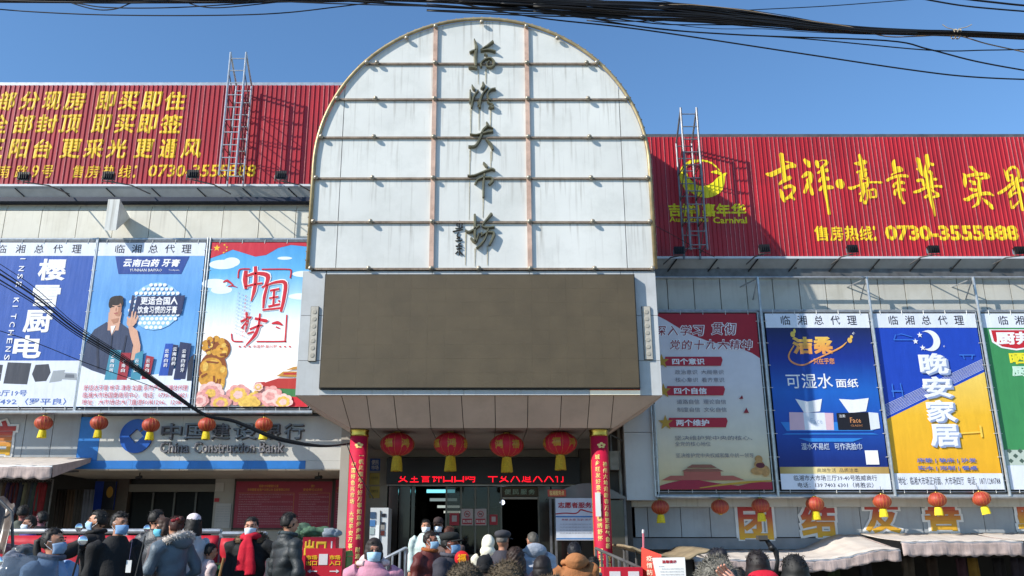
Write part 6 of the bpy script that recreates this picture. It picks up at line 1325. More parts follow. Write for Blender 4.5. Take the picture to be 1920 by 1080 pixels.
# ================================================================== SCOOTERS (bottom left)
def scooter(label, x, y, yaw, body, cover=False, mh=1.33, shield=True):
    g0 = ground_z(x, y); r = thing('scooter', label, 'scooter', (x, y, g0), 'parked scooters at the bottom left', rz=yaw, world=False)
    mb_ = mat('scooter'+body, body, .25, var=.1, coat=.5)
    MB().hull8([(-.16, -.55, .25), (.16, -.55, .25), (.14, -.42, .25), (-.14, -.42, .25)], [(-.22, -.42, .98), (.22, -.42, .98), (.18, -.3, 1.0), (-.18, -.3, 1.0)]).build('front_shield', mb_, r)
    b = MB(); b.ell((0, -.52, .92), (.13, .09, .1), 16, 10); b.build('headlight', mat('lens', '#b8c0c6', .1), r, smooth=True)
    MB().hull8([(-.16, -.4, .22), (.16, -.4, .22), (.18, .65, .24), (-.18, .65, .24)], [(-.15, -.35, .32), (.15, -.35, .32), (.2, .7, .5), (-.2, .7, .5)]).build('floor_board', mb_, r)
    b = MB(); b.ell((0, .35, .68), (.19, .42, .13), 18, 10); b.build('seat', M_black, r, smooth=True)
    b = MB(); b.ell((0, .75, .55), (.17, .22, .16), 16, 9); b.build('tail', mb_, r, smooth=True)
    for yy in (-.62, .6):
        o = MB().lathe([(.16, -.045), (.23, -.05), (.25, 0), (.23, .05), (.16, .045)], n=26).build('tyre', M_black, r, (0, yy, .25)); o.rotation_euler.y = math.pi/2
        q = MB().lathe([(.15, -.03), (.16, 0), (.15, .03)], n=20).build('rim', M_steel_d, r, (0, yy, .25)); q.rotation_euler.y = math.pi/2
    MB().tube([(0, -.38, .9), (0, -.3, 1.08)], .03, 8).tube([(-.34, -.2, 1.1), (-.12, -.3, 1.08), (.12, -.3, 1.08), (.34, -.2, 1.1)], .016, 8).build('handlebar', M_steel, r)
    for s_ in (-1, 1):
        MB().tube([(s_*.36, -.18, 1.1), (s_*.24, -.24, 1.09)], .022, 8).build('grip', M_black, r)
        m_ = MB().tube([(s_*.25, -.25, 1.1), (s_*.3, -.27, mh-.06)], .007, 6); m_.build('mirror_arm', M_black, r)
        b = MB(); b.ell((s_*.31, -.27, mh), (.034, .01, .034), 18, 10); b.build('mirror', mat('mirror_face', '#e8eef2', .08, metal=.9), r, smooth=True)
    # clear curved windshield
    if not shield: return r
    V = [((k/8-.5)*.46*(1-.25*j/5), -.42-.04*math.cos((k/8-.5)*3)+.05*j/5*2, .98+.42*j/5*(1-.06*abs(k-4)/4)) for j in range(6) for k in range(9)]
    b = MB(); b.add(V, [(j*9+k, j*9+k+1, (j+1)*9+k+1, (j+1)*9+k) for j in range(5) for k in range(8)]); o = b.build('windshield', mat('windshield', '#5b6775', .12, var=.3, vscale=6, alpha=.5), r, smooth=True); m_ = o.modifiers.new('s', 'SOLIDIFY'); m_.thickness = .004
    if cover:
        V = []
        for j in range(15):
            for k in range(17):
                a = (k/16-.5)*2; t = j/14; V.append((a*.34*(1+.1*math.sin(t*9)), -.62+.5*t+.03*math.sin(k*1.1+t*5), 1.16-.75*(1-t)**1.4-abs(a)**2*.3+.03*math.sin(k*2.1+j*.9)))
        b = MB(); b.add(V, [(j*17+k, j*17+k+1, (j+1)*17+k+1, (j+1)*17+k) for j in range(14) for k in range(16)]); o = b.build('quilted_cover', mat('quilt'+body, '#6f8196', .45, var=.4, vscale=9, bump=.4), r, smooth=True); m_ = o.modifiers.new('s', 'SOLIDIFY'); m_.thickness = .02
    return r
q = U(60, 1030, 6.6); scooter('blue grey scooter with quilted cover and windshield behind the woman in the light blue coat', q.x, 6.7, .35, '#3d4f66', True, 1.50)
q = U(5, 1040, 5.9); scooter('silver scooter cut by the bottom left corner of the photo', q.x-.1, 5.9, -.2, '#8d949c', True, 1.40)
q = U(150, 1030, 7.6); scooter('dark scooter half hidden between the light blue coat and the men in black', q.x, 7.9, .9, '#2a2c33', True, 1.56, False)
for (px, py, Y, rr_, c, lab, sd) in ((14, 1066, 6.9, (.24, .2, .10), '#69717d', 'grey blue plastic scooter cover bunched up at the bottom left corner', 2), (40, 1040, 8.0, (.12, .12, .08), '#55585c', 'dark grey scooter cover lump against the red banner', 5), (48, 1072, 7.1, (.12, .12, .06), '#9aa0a6', 'pale silver scooter cover fold left of the light blue coat', 9), (12, 1030, 8.4, (.13, .12, .05), '#8f5a60', 'dusty pink cloth bundle on the scooters at far left', 12)):
    blob('scooter_cover', lab, 'cover', U(px, py, Y), rr_, mat('cov'+c, c, .35, var=.4, vscale=12, bump=.6, bscale=14), sd)
# rain canopy of a trike at the far left
rc = thing('rain_canopy', 'grey brown plastic rain canopy of a parked tricycle at the far left edge', 'canopy', U(-10, 1080, 8.2))
V = []
for j in range(8):
    for k in range(12):
        t = k/11; s_ = j/7; p = U(-60+85*t, 925+30*t**2+90*s_, 8.2); V.append((p.x, 8.2+.25*math.sin(t*3)-.2*s_, p.z+.02*math.sin(k*1.5+j)))
b = MB(); b.add(V, [(j*12+k, j*12+k+1, (j+1)*12+k+1, (j+1)*12+k) for j in range(7) for k in range(11)]); o = b.build('canopy_sheet', mat('canopy_sheet', '#6a5f58', .3, var=.35, vscale=9, alpha=.8), rc, smooth=True); m_ = o.modifiers.new('s', 'SOLIDIFY'); m_.thickness = .006
MB().tube([U(-60, 925, 8.2), U(-10, 928, 8.2), U(22, 960, 8.2), U(26, 1080, 8.2)], .014, 7).tube([U(26, 1080, 8.2), Vector((U(26, 1080, 8.2).x, 8.2, ground_z(-4, 8.2)))], .014, 7).build('frame', M_steel_d, rc)

# ================================================================== OVERHEAD CABLES
M_cab = mat('cable_black', '#141416', .5, var=.2, vscale=20); M_tan = mat('cable_tan', '#8d7b66', .6, var=.2)
def cable(label, pts, Y, r_, m=M_cab, group=None, Y2=None, ext=True):
    P = []
    n = len(pts)
    for i in range(n-1):
        p0 = pts[max(0, i-1)]; p1 = pts[i]; p2 = pts[i+1]; p3 = pts[min(n-1, i+2)]
        for k in range(6):
            t = k/6; cr = lambda a, b, c, d: .5*(2*b+(c-a)*t+(2*a-5*b+4*c-d)*t*t+(-a+3*b-3*c+d)*t**3)
            P.append((cr(p0[0], p1[0], p2[0], p3[0]), cr(p0[1], p1[1], p2[1], p3[1])))
    P.append(pts[-1]); N = len(P)
    W_ = [U(a, b, Y+((Y2 or Y)-Y)*i/(N-1)) for i, (a, b) in enumerate(P)]
    if pts[0][0] <= 0 or pts[0][1] <= 0: d = (W_[0]-W_[3]).normalized(); W_ = [W_[0]+d*16+Vector((0, 0, .6)), W_[0]+d*6]+W_
    if pts[-1][0] >= 1920 or pts[-1][1] < 0: d = (W_[-1]-W_[-4]).normalized(); W_ = W_+[W_[-1]+d*6, W_[-1]+d*16+Vector((0, 0, .6))]
    o = MB().tube(W_, r_, 6).build('overhead_cable', m, smooth=True); tag(o, label, 'cable', group); return o
GC = 'black cables bundled along the top of the photo'
rnd = random.Random(11)
spine = [(300, -22), (560, -12), (800, -3), (1000, 7), (1180, 18), (1300, 26), (1450, 42), (1600, 58), (1790, 63), (1960, 71), (2200, 84)]
for i in range(30):
    sp = 1; pts = []
    o1, o2, ph = rnd.uniform(-1, 1), rnd.uniform(-1, 1), rnd.uniform(0, 6)
    for (x, y) in spine:
        spread = 24 if x < 1250 else 22 if x < 1400 else 15 if x < 1550 else 7 if x < 1700 else 5
        pts.append((x, y+spread*(o1*math.cos(x*.003+ph)*.6+o2*.5)+rnd.uniform(-2, 2)))
    s0 = rnd.choice([0, 0, 0, 1, 2, 2, 3]); 
    cable('black cable in the thick bundle across the top right', pts[s0:], 7.0+rnd.uniform(-.12, .12), rnd.choice([.005, .006, .007, .009, .012]), group=GC)
for i in range(16):
    a0, pk_, ph = rnd.choice([760, 860, 940, 1000]), rnd.uniform(-21, 24), rnd.uniform(1050, 1420); pts = []
    for k in range(10):
        x = a0+(1720-a0)*k/9; base = np.interp(x, [q[0] for q in spine], [q[1] for q in spine]); pts.append((x, base+pk_*math.exp(-((x-ph)/230)**2)*(1+.15*math.sin(x*.02+i))+rnd.uniform(-2, 2)))
    cable('thin loose cable strand hanging about the thick bundle at the top', pts, 7.0+rnd.uniform(-.15, .15), rnd.choice([.0035, .0045, .006]), group='loose strands round the thick cable bundle')
for i in range(5): cable('black cable pressed against the top edge of the photo', [(-60, -6+i*2.4), (200, -3+i*1.8+rnd.uniform(-2, 2)), (450, -4+i*2.2), (700, -5+i*1.5), (900, 0+i*2), (1100, 10+i*2)], 7.0+i*.02, rnd.choice([.008, .011]), group='black cables along the top left edge')
GC2 = 'thin black cables at the upper left'
for lab, pts, r_ in (('thin cable sagging lowest at the upper left', [(-40, 14), (60, 22), (200, 28), (380, 29), (520, 25), (640, 12), (800, -8)], .0062),
                     ('thin cable dipping just below the top edge at left', [(-40, 2), (120, 4), (200, 14), (330, 14), (480, 5), (620, -2)], .0062), ('short cable loop crossing the top edge near the left ladder', [(100, -6), (170, 16), (215, 17), (260, 2), (330, 0), (375, 12), (420, 14), (520, 4)], .006),
                     ('cable along the very top edge at left', [(-40, -2), (60, 3), (260, 5), (420, -1), (600, 3), (760, -3)], .010), ('second cable along the very top edge at left', [(40, -4), (200, 0), (420, 4), (640, -2), (900, 2), (1010, 9)], .008)):
    cable(lab, pts, 7.0, r_, group=GC2)
for lab, pts, r_, m in (('lowest thin cable running down to the right edge above the billboard', [(820, -2), (1000, 32), (1200, 55), (1500, 100), (1700, 130), (1820, 144), (1960, 150), (2100, 152)], .0075, M_cab),
                        ('thin cable ending at mid height of the right edge', [(1000, 12), (1200, 50), (1400, 66), (1660, 76), (1740, 92), (1830, 115), (1940, 135), (2100, 160)], .0075, M_cab),
                        ('thin cable sagging below the bundle at far right', [(1100, 38), (1300, 60), (1500, 72), (1740, 94), (1850, 94), (1960, 92)], .006, M_cab),
                        ('tan cable woven along the bundle', [(990, 8), (1080, 7), (1200, 14), (1260, 9), (1310, 10), (1400, 20), (1500, 37), (1590, 50), (1660, 68), (1720, 68), (1790, 66), (1850, 82), (1930, 100), (2050, 130)], .006, M_tan),
                        ('thin cable rising to the top edge on the right', [(1360, 22), (1420, 18), (1540, 12), (1650, 4), (1720, -2)], .0045, M_cab),
                        ('upper black cable in the top right corner', [(1720, -4), (1800, 10), (1880, 18), (1960, 24)], .008, M_cab), ('highest black cable in the top right corner', [(1800, -3), (1860, 4), (1930, 11), (2000, 14)], .010, M_cab)):
    cable(lab, pts, 7.0, r_, m)
tie = thing('wire_tie', 'pale wire tie knotted round the cable bundle at the upper right', 'wire tie', U(1792, 64, 6.9))
for pts in ([(1767, 46), (1776, 52), (1788, 55), (1790, 60)], [(1822, 46), (1812, 51), (1798, 54), (1795, 60)]): MB().tube([U(a, b, 6.86) for a, b in pts], .004, 5).build('loose_end', mat('tie_pale', '#a89c84', .6), tie)
for dx in (0, 8):
    c = U(1789+dx, 64, 7.0); MB().tube([c+Vector((0, .05*math.cos(a), .04*math.sin(a))) for a in [k*math.pi/8 for k in range(17)]], .006, 5).build('band', mat('tie_pale'), tie)
GC3 = 'cables slanting down in front of the left posters'
for i, (dy, r_) in enumerate(((0, .016), (5, .012), (-5, .010), (9, .008), (-9, .006))):
    cable(('thickest black cable', 'second thickest black cable', 'upper black cable', 'thin lower black cable', 'thin uppermost black cable')[i]+' in the slanting bundle crossing the left posters', [(-40, 490+dy*2.2), (60, 552+dy*1.6+3*math.sin(i)), (140, 616+dy*1.1), (230, 672+dy*.8), (320, 735+dy*.5), (385, 778+dy*.3), (440, 790+dy*.3), (520, 822+dy*.4), (600, 836+dy*.2), (655, 832)], 12.5, r_, group=GC3, Y2=14.9)
cable('single thin cable crossing the blue poster and toothpaste poster', [(-40, 608), (60, 640), (160, 680), (250, 712), (340, 745)], 12.8, .006, Y2=14.5)
cable('black cord crossing the left red column', [(650, 832), (668, 880), (682, 905), (700, 935)], 14.45, .008)
cable('thin dark cable drooping over the right billboard logo from the tower', [(1222, 420), (1260, 440), (1300, 462), (1340, 482)], 14.6, .006, Y2=15.6)

# ================================================================== PEOPLE
def remeshed(mb, voxel, smooth=3, disp=None):
    me = mb.mesh('t', []) if False else None
    me = bpy.data.meshes.new('t'); me.from_pydata(mb.v, [], mb.f); me.update()
    o = bpy.data.objects.new('t', me); COL.objects.link(o)
    m = o.modifiers.new('r', 'REMESH'); m.mode = 'VOXEL'; m.voxel_size = voxel
    if smooth: q = o.modifiers.new('s', 'SMOOTH'); q.factor = .5; q.iterations = smooth
    dg = bpy.context.evaluated_depsgraph_get(); ev = o.evaluated_get(dg)
    out = bpy.data.meshes.new_from_object(ev)
    bpy.data.objects.remove(o); bpy.data.meshes.remove(me)
    if disp:
        n = len(out.vertices); co = np.empty(n*3, 'f'); out.vertices.foreach_get('co', co); co = co.reshape(-1, 3)
        no = np.empty(n*3, 'f'); out.vertex_normals.foreach_get('vector', no); no = no.reshape(-1, 3)
        co = co+no*disp(co)[:, None]; out.vertices.foreach_set('co', co.ravel().astype('f')); out.update()
    out.polygons.foreach_set('use_smooth', [True]*len(out.polygons))
    return out
def folds(seed, amp=.008, puff=0):
    r = np.random.RandomState(seed); K_ = r.uniform(6, 26, (7, 3))*np.array([1, 1, 1.2]); P_ = r.uniform(0, 6, 7)
    def f(c):
        d = sum(np.sin(c@K_[i]+P_[i]+1.5*np.sin(c[:, 2]*9+i)) for i in range(7))*amp*.38
        if puff: d = d+puff*(np.abs(np.sin(c[:, 2]*math.pi/.095+.3*np.sin(c[:, 0]*12)))**.6-.5)
        return d
    return f
def smat(name, hexc, rough=.8, var=.15, **k): return mat(name+hexc, hexc, rough, var=var, vscale=k.pop('vscale', 12), bump=k.pop('bump', .25), bscale=k.pop('bscale', 60), **k)
ARMS = {  # elbow, wrist for a right arm (mirror for the left); front is -y
 'down': ((.228, .04, 1.13), (.232, -.05, .89)), 'pocket': ((.29, .07, 1.13), (.19, -.14, .99)), 'hips': ((.37, .05, 1.14), (.21, -.08, .97)),
 'face': ((.26, -.16, 1.22), (.10, -.27, 1.50)), 'phone': ((.25, -.15, 1.17), (.12, -.33, 1.33)), 'front': ((.26, -.05, 1.14), (.07, -.24, 1.12)),
 'point': ((.26, -.28, 1.24), (.22, -.52, 1.12)), 'up': ((.27, -.14, 1.48), (.16, -.20, 1.75)), 'back': ((.26, .12, 1.15), (.10, .22, 1.05)), 'hood': ((.26, .12, 1.38), (.06, .19, 1.60)), 'bag': ((.27, .02, 1.12), (.27, -.06, .86))}
npers = [0]
def person(label, x, y, h, yaw=0, head_yaw=0, coat='#222226', coat_len=.82, trousers='#1d1e24', hair='short', hair_c='#17130f', skin='#b98468', mask='#8fb8d8',
           arms=('down', 'down'), hat=None, hat_c='#333333', hood=None, hood_c='#8a8478', scarf=None, puff=0, girth=1.0, lean=0, collar=None, detail=.0105, g0=None, tilt=0, shoes='#1a1816', coat_rough=.8, coat_amp=.011):
    i = npers[0]; npers[0] += 1
    z0 = ground_z(x, y) if g0 is None else g0
    k = h/1.70
    r = thing('person', label, 'person', (x, y, z0), None, rz=math.radians(yaw), world=False)
    r.scale = (k, k, k)
    hr = Matrix.Translation((0, .0, 1.47)) @ Matrix.Rotation(math.radians(head_yaw), 4, 'Z') @ Matrix.Rotation(math.radians(-tilt), 4, 'X') @ Matrix.Diagonal((.88, .90, .92, 1)) @ Matrix.Translation((0, 0, -1.47))
    def L(p):                                     # upper body leans forward about the hips
        p = Vector(p)
        if lean and p.z > .9: q = Matrix.Rotation(math.radians(lean), 3, 'X') @ Vector((p.x, p.y, p.z-.9)); p = Vector((q.x, q.y, q.z+.9))
        return p
    def HD(mb):
        mb.v = [tuple(L(hr @ Vector(p))) for p in mb.v]; return mb
    MBl = lambda: MB()
    # ---------- body
    body = MBl()
    hd = MB(); hd.ell((0, .008, 1.60), (.073, .090, .098), 20, 14); hd.ell((0, -.022, 1.545), (.056, .062, .068), 18, 12)
    hd.ell((0, -.092, 1.575), (.013, .020, .026), 10, 8); hd.ell((0, -.070, 1.615), (.05, .022, .018), 12, 8)
    hd.ell((0, -.080, 1.530), (.026, .010, .010), 10, 7)
    for s in (-1, 1): hd.ell((s*.076, .012, 1.585), (.010, .022, .030), 10, 8)
    hd.tube([(0, .015, 1.42), (0, .01, 1.50), (0, .005, 1.55)], [.060, .052, .05], 14)
    HD(hd); body.add(hd.v, hd.f)
    body.tube([L((0, .02, .84)), L((0, .015, .95)), L((0, .01, 1.08)), L((0, .015, 1.25)), L((0, .02, 1.38)), L((0, .015, 1.455))], [(.115, .08), (.12, .085), (.11, .075), (.13, .085), (.12, .072), (.055, .05)], 16)
    for s in (-1, 1):
        body.tube([(s*.085, .02, .92), (s*.09, .0, .50), (s*.095, .02, .10)], [.085, .058, .042], 12)
        body.tube([(s*.095, .05, .045), (s*.10, -.05, .04), (s*.105, -.16, .03)], [(.035, .035), (.04, .035), (.035, .022)], 10)
    W = {}
    for s, nm in ((1, arms[0]), (-1, arms[1])):
        e, w_ = ARMS[nm]; e = L((s*e[0], e[1], e[2])); w_ = L((s*w_[0], w_[1], w_[2])); sh = L((s*.178, .015, 1.392)); W[s] = (sh, e, w_)
        body.tube([sh+Vector((-s*.02, 0, -.015)), e, w_], [.036, .031, .026], 12)
    me = remeshed(body, detail)
    # hands: palm, four fingers with bends, thumb; joined into the same body mesh
    hand = MB()
    for s in (1, -1):
        sh, e, w_ = W[s]; d = (w_-e).normalized(); nm = arms[0] if s == 1 else arms[1]
        side = d.cross(Vector((0, 1, 0))); side = side.normalized() if side.length > .3 else Vector((1, 0, 0)); 
        if side.x*s > 0: side = -side              # towards the thumb
        pal = d.cross(side).normalized()           # curl direction
        if pal.y > 0 and nm in ('phone', 'face', 'up', 'front'): pal = -pal
        c = w_+d*.045
        hand.tube([w_-d*.02, w_+d*.02, w_+d*.085], [(.026, .018), (.036, .018), (.040, .014)] if abs(side.x) > .5 else [(.022, .022), (.028, .022), (.03, .022)], 10)
        for f_, (off, ln) in enumerate(((.030, .066), (.010, .076), (-.011, .070), (-.030, .054))):
            b0 = w_+d*.082+side*off; b1 = b0+d*ln*.45+pal*.006; b2 = b1+(d*.8+pal*.6).normalized()*ln*.32; b3 = b2+(d*.4+pal*.9).normalized()*ln*.25
            hand.tube([b0-d*.015, b0, b1, b2, b3], [.0085, .0092, .0085, .0078, .0055], 7)
        t0 = w_+d*.03+side*.03; hand.tube([t0-side*.012, t0+side*.014+d*.012, t0+side*.026+d*.036+pal*.008, t0+side*.024+d*.058+pal*.018], [.012, .0115, .0095, .007], 7)
    bm = bmesh.new(); bm.from_mesh(me); hm = bpy.data.meshes.new('t'); hm.from_pydata(hand.v, [], hand.f); bm.from_mesh(hm)
    for f_ in bm.faces: f_.smooth = True
    bm.to_mesh(me); bm.free(); bpy.data.meshes.remove(hm)
    me.materials.clear(); me.materials.append(mat('skin'+skin, skin, .5, var=.1, vscale=18)); link('body', me, r)
    # ---------- coat
    G = girth*.86; hem = coat_len
    c = MB(); flare = 1.0 if hem > .8 else 1.08
    c.tube([L((0, .015, hem)), L((0, .015, max(hem+.02, .92))), L((0, .01, 1.06)), L((0, .012, 1.24)), L((0, .02, 1.37)), L((0, .02, 1.43)), L((0, .018, 1.475))],
           [(.205*G*flare, .155*G), (.20*G, .155*G), (.185*G, .145*G), (.210*G, .150*G), (.195*G, .125*G), (.115, .09), (.080, .078)], 20)
    for s in (-1, 1):
        sh, e, w_ = W[s]; d = (w_-e).normalized(); c.tube([sh+Vector((-s*.03, 0, -.005)), sh+(e-sh)*.12+Vector((s*.012, 0, .012)), e, w_-d*.005], [.080*G, .079*G, max(.060, .066*G), max(.045, .048*G)], 14)
    cm_ = smat('coat', coat, coat_rough); me = remeshed(c, .0145, 2, folds(i, coat_amp, puff)); me.materials.append(cm_); link('coat', me, r)
    if collar:
        c = MB(); c.tube([L((.085*math.cos(a), .012+.085*math.sin(a), 1.475+.012*math.sin(a))) for a in [k_*math.pi/9 for k_ in range(-13, 5)]], .022, 8); me = remeshed(c, .008, 2); me.materials.append(smat('collar', collar)); link('collar', me, r)
    # ---------- trousers, shoes
    t = MB(); t.tube([(0, .015, hem+.08), (0, .015, .84)], [(.15, .115), (.165, .125)], 14)
    for s in (-1, 1): t.tube([(s*.088, .018, .90), (s*.093, .0, .50), (s*.097, .022, .09)], [.098, .075, .066], 12)
    me = remeshed(t, .017, 2, folds(i+50, .006)); me.materials.append(smat('trousers', trousers)); link('trousers', me, r)
    for s in (-1, 1):
        sm = MB(); sm.tube([(s*.097, .075, .06), (s*.098, .03, .055), (s*.102, -.07, .045), (s*.107, -.175, .032)], [(.035, .045), (.047, .055), (.048, .045), (.034, .03)], 12); sm.build('shoe', smat('shoe', shoes, .5), r, smooth=True)
    # ---------- face
    eye = MB(); 
    for s in (-1, 1): eye.ell((s*.029, -.0905, 1.594), (.0125, .006, .0062), 10, 6)
    HD(eye).build('eyes', mat('eye_dark', '#1c1512', .2), r, smooth=True)
    br = MB()
    for s in (-1, 1): br.tube([(s*.014, -.098, 1.612), (s*.03, -.098, 1.618), (s*.047, -.087, 1.613)], .004, 5)
    HD(br).build('eyebrows', mat('hair'+hair_c, hair_c, .6, var=.3, vscale=50), r)
    if not mask:
        lp = MB(); lp.ell((0, -.0895, 1.530), (.022, .005, .007), 10, 6); HD(lp).build('lips', mat('lip', '#8a4a42', .5), r, smooth=True)
    if mask:
        m_ = MB(); V = []
        for j in range(8):
            t_ = j/7; z = 1.578-.098*t_
            for q in range(13):
                a = math.radians(-72+144*q/12); rx = .080-.012*t_; ry = (.100+.016*math.sin(math.pi*min(1, t_*1.15)))*(1-.16*max(0, t_-.6)/.4)+(.006 if abs(a) < .3 and t_ < .4 else 0)
                V.append((rx*math.sin(a), -.004-ry*math.cos(a)+.003*(j % 2)*(abs(a) < 1), z-.012*abs(a)*(1-t_*2)*.5))
        m_.add(V, [(j*13+q, (j+1)*13+q, (j+1)*13+q+1, j*13+q+1) for j in range(7) for q in range(12)])
        o = HD(m_).build('face_mask', mat('mask'+mask, mask, .7, var=.06, vscale=30), r, smooth=True); q = o.modifiers.new('s', 'SOLIDIFY'); q.thickness = .003
        lp = MB()
        for s in (-1, 1): lp.tube([(s*.073, -.03, 1.588), (s*.080, .005, 1.60), (s*.082, .03, 1.585), (s*.080, .005, 1.555), (s*.069, -.032, 1.52)], .0022, 4)
        HD(lp).build('ear_loops', mat('loop_white', '#d8dde0', .7), r)
    # ---------- hair
    hm_ = mat('hair'+hair_c, tuple(c*.7 for c in RGB(hair_c)), .85, ior=1.2, var=.45, vscale=60, bump=.9, bscale=90, bstretch=(1, 1, .25))
    rs = random.Random(i*7+1)
    if hair:
        hb = MB(); n_, m2 = 40, 26; V = []
        back = {'short': 1.555, 'crew': 1.575, 'bun': 1.55, 'pony': 1.55, 'bob': 1.50, 'long': 1.42, 'curly': 1.46}[hair]
        th = {'short': .012, 'crew': .004, 'bun': .010, 'pony': .010, 'bob': .020, 'long': .026, 'curly': .028}[hair]
        for j in range(m2+1):
            ph = math.pi*j/m2; zz = math.cos(ph)
            for q in range(n_):
                a = 2*math.pi*q/n_; dx, dy = math.sin(a), math.cos(a)            # dy<0 is front
                front = -dy                                                     # 1 = face
                z = 1.600+.100*zz
                line = back if front < -.05 else back+(1.655-back)*min(1, (front+.05)/.35) if front < .3 else 1.662-.012*abs(dx)
                inside = z < line
                if hair in ('bob', 'long', 'curly') and front < .45 and j > m2*.5:   # curtain of hair down the back and sides
                    z = 1.600-(1.600-back)*(j-m2*.5)/(m2*.5); tt = (j-m2*.5)/(m2*.5); rad = 1.04+(.22 if hair != 'bob' else .10)*math.sin(math.pi*min(1, tt*1.15)) if j < m2 else .5; inside = False; sx_ = .078*rad+th*.6; sy_ = .092*min(rad, 1.12)+th*.5
                else: rad = math.sin(ph) if j <= m2*.5 or hair in ('short', 'crew', 'bun', 'pony') else 1; sx_ = (.075+th)*rad; sy_ = (.092+th)*rad
                k_ = .82 if inside else 1
                nz = noise.noise(Vector((a*3, z*30, i)))*(.012 if hair == 'curly' else .006)
                if hair == 'curly' and not inside: nz += .008*math.sin(a*11+z*130)
                V.append((dx*(sx_+nz)*k_, .008+dy*(sy_+nz)*k_, z+(th*.9*max(0, zz) if not inside else 0)))
        hb.add(V, [(j*n_+q, (j+1)*n_+q, (j+1)*n_+(q+1) % n_, j*n_+(q+1) % n_) for j in range(m2) for q in range(n_)])
        HD(hb).build('hair', hm_, r, smooth=True)
        if hair in ('bun', 'pony'):
            ex = MB()
            if hair == 'bun': ex.ell((0, .115, 1.665), (.042, .042, .042), 14, 10)
            else: ex.tube([(0, .10, 1.63), (0, .145, 1.615), (0, .15, 1.54), (0, .135, 1.43), (0, .13, 1.36)], [.018, .030, .034, .026, .006], 12)
            HD(ex).build('bun' if hair == 'bun' else 'ponytail', hm_, r, smooth=True)
        if hair in ('short', 'curly', 'bun', 'pony', 'long'):                   # loose strands break the outline
            s_ = MB()
            for _ in range(260 if hair == 'curly' else 170):
                a = rs.uniform(0, 6.283); zz = rs.uniform(.15, 1); 
                rx, ry = (.075+th)*math.sqrt(1-zz*zz*.95), (.092+th)*math.sqrt(1-zz*zz*.95)
                if -math.cos(a) > .5 and zz < .5: continue
                p = Vector((math.sin(a)*rx, .008+math.cos(a)*ry, 1.600+(.100+th*.9)*zz)); o_ = Vector((p.x*1.0+rs.uniform(-.03, .03), p.y+rs.uniform(-.02, .03), p.z+rs.uniform(-.02, .012)))
                s_.tube([p, (p+o_)/2+Vector((0, 0, .007)), o_], [.0025, .002, .0008], 3)
            tag(HD(s_).build('loose_hair', hm_, r), kind='stuff')
    hc = smat('hat', hat_c, .85)
    if hat in ('cap', 'flatcap'):
        b = MB(); prof = [(.099, -.005), (.102, .02), (.098, .05), (.080, .078), (.045, .094), (.012, .099)]
        if hat == 'flatcap': prof = [(.095, -.01), (.112, .02), (.112, .045), (.09, .066), (.045, .078), (.012, .08)]
        b.lathe(prof, (0, .006, 1.640), 26, .90, 1.06); HD(b).build('cap', hc, r, smooth=True)
        b = MB(); V = []
        for j in range(4):
            for q in range(11):
                a = math.radians(-62+124*q/10); R_ = .098+.055*j/3*math.cos(a)**.6; V.append((R_*.90*math.sin(a), .006-R_*1.06*math.cos(a), 1.640-.012*j/3-.018*abs(math.sin(a))))
        b.add(V, [(j*11+q, (j+1)*11+q, (j+1)*11+q+1, j*11+q+1) for j in range(3) for q in range(10)]); o = HD(b).build('cap_brim', hc, r, smooth=True); q = o.modifiers.new('s', 'SOLIDIFY'); q.thickness = .005
        b = MB(); b.ell((0, .006, 1.740 if hat == 'cap' else 1.722), (.008, .008, .005), 8, 5); HD(b).build('cap_button', hc, r)
    if hat == 'beanie':
        b = MB(); b.lathe([(.098, -.045), (.103, -.04), (.103, -.005), (.099, .0), (.100, .03), (.090, .065), (.06, .092), (.02, .104)], (0, .008, 1.632), 30, .88, 1.04)
        b.v = [(x_*(1+.012*math.sin(math.atan2(x_, y_)*30)), y_*(1+.012*math.sin(math.atan2(x_, y_)*30)), z_) for x_, y_, z_ in b.v]; HD(b).build('beanie', hc, r, smooth=True)
    def fur(name, pts, rad, colr, n=2400, ln=.04, hd=False):
        b = MB(); pts = [Vector(p) for p in pts]; b.tube(pts, rad, 12)
        R_ = random.Random(i*3+5); T_ = MB()
        for _ in range(n):
            s_ = R_.uniform(0, len(pts)-1.001); a = pts[int(s_)].lerp(pts[int(s_)+1], s_-int(s_)); d = Vector((R_.gauss(0, 1), R_.gauss(0, 1), R_.gauss(0, 1))).normalized()
            rr = rad[int(s_)] if isinstance(rad, list) else rad
            p = a+d*rr*.9; tip = p+(d+Vector((R_.uniform(-.5, .5), R_.uniform(-.5, .5), R_.uniform(-.6, .2)))).normalized()*ln*R_.uniform(.5, 1); sd = d.cross(Vector((R_.random(), R_.random(), R_.random()))).normalized()*.005
            T_.add([p-sd, p+sd, tip], [(0, 1, 2)])
        b.add(T_.v, T_.f)
        if hd: HD(b)
        else: b.v = [tuple(L(p)) for p in b.v]
        return b.build(name, mat('fur'+colr, colr, .9, var=.4, vscale=40), r)
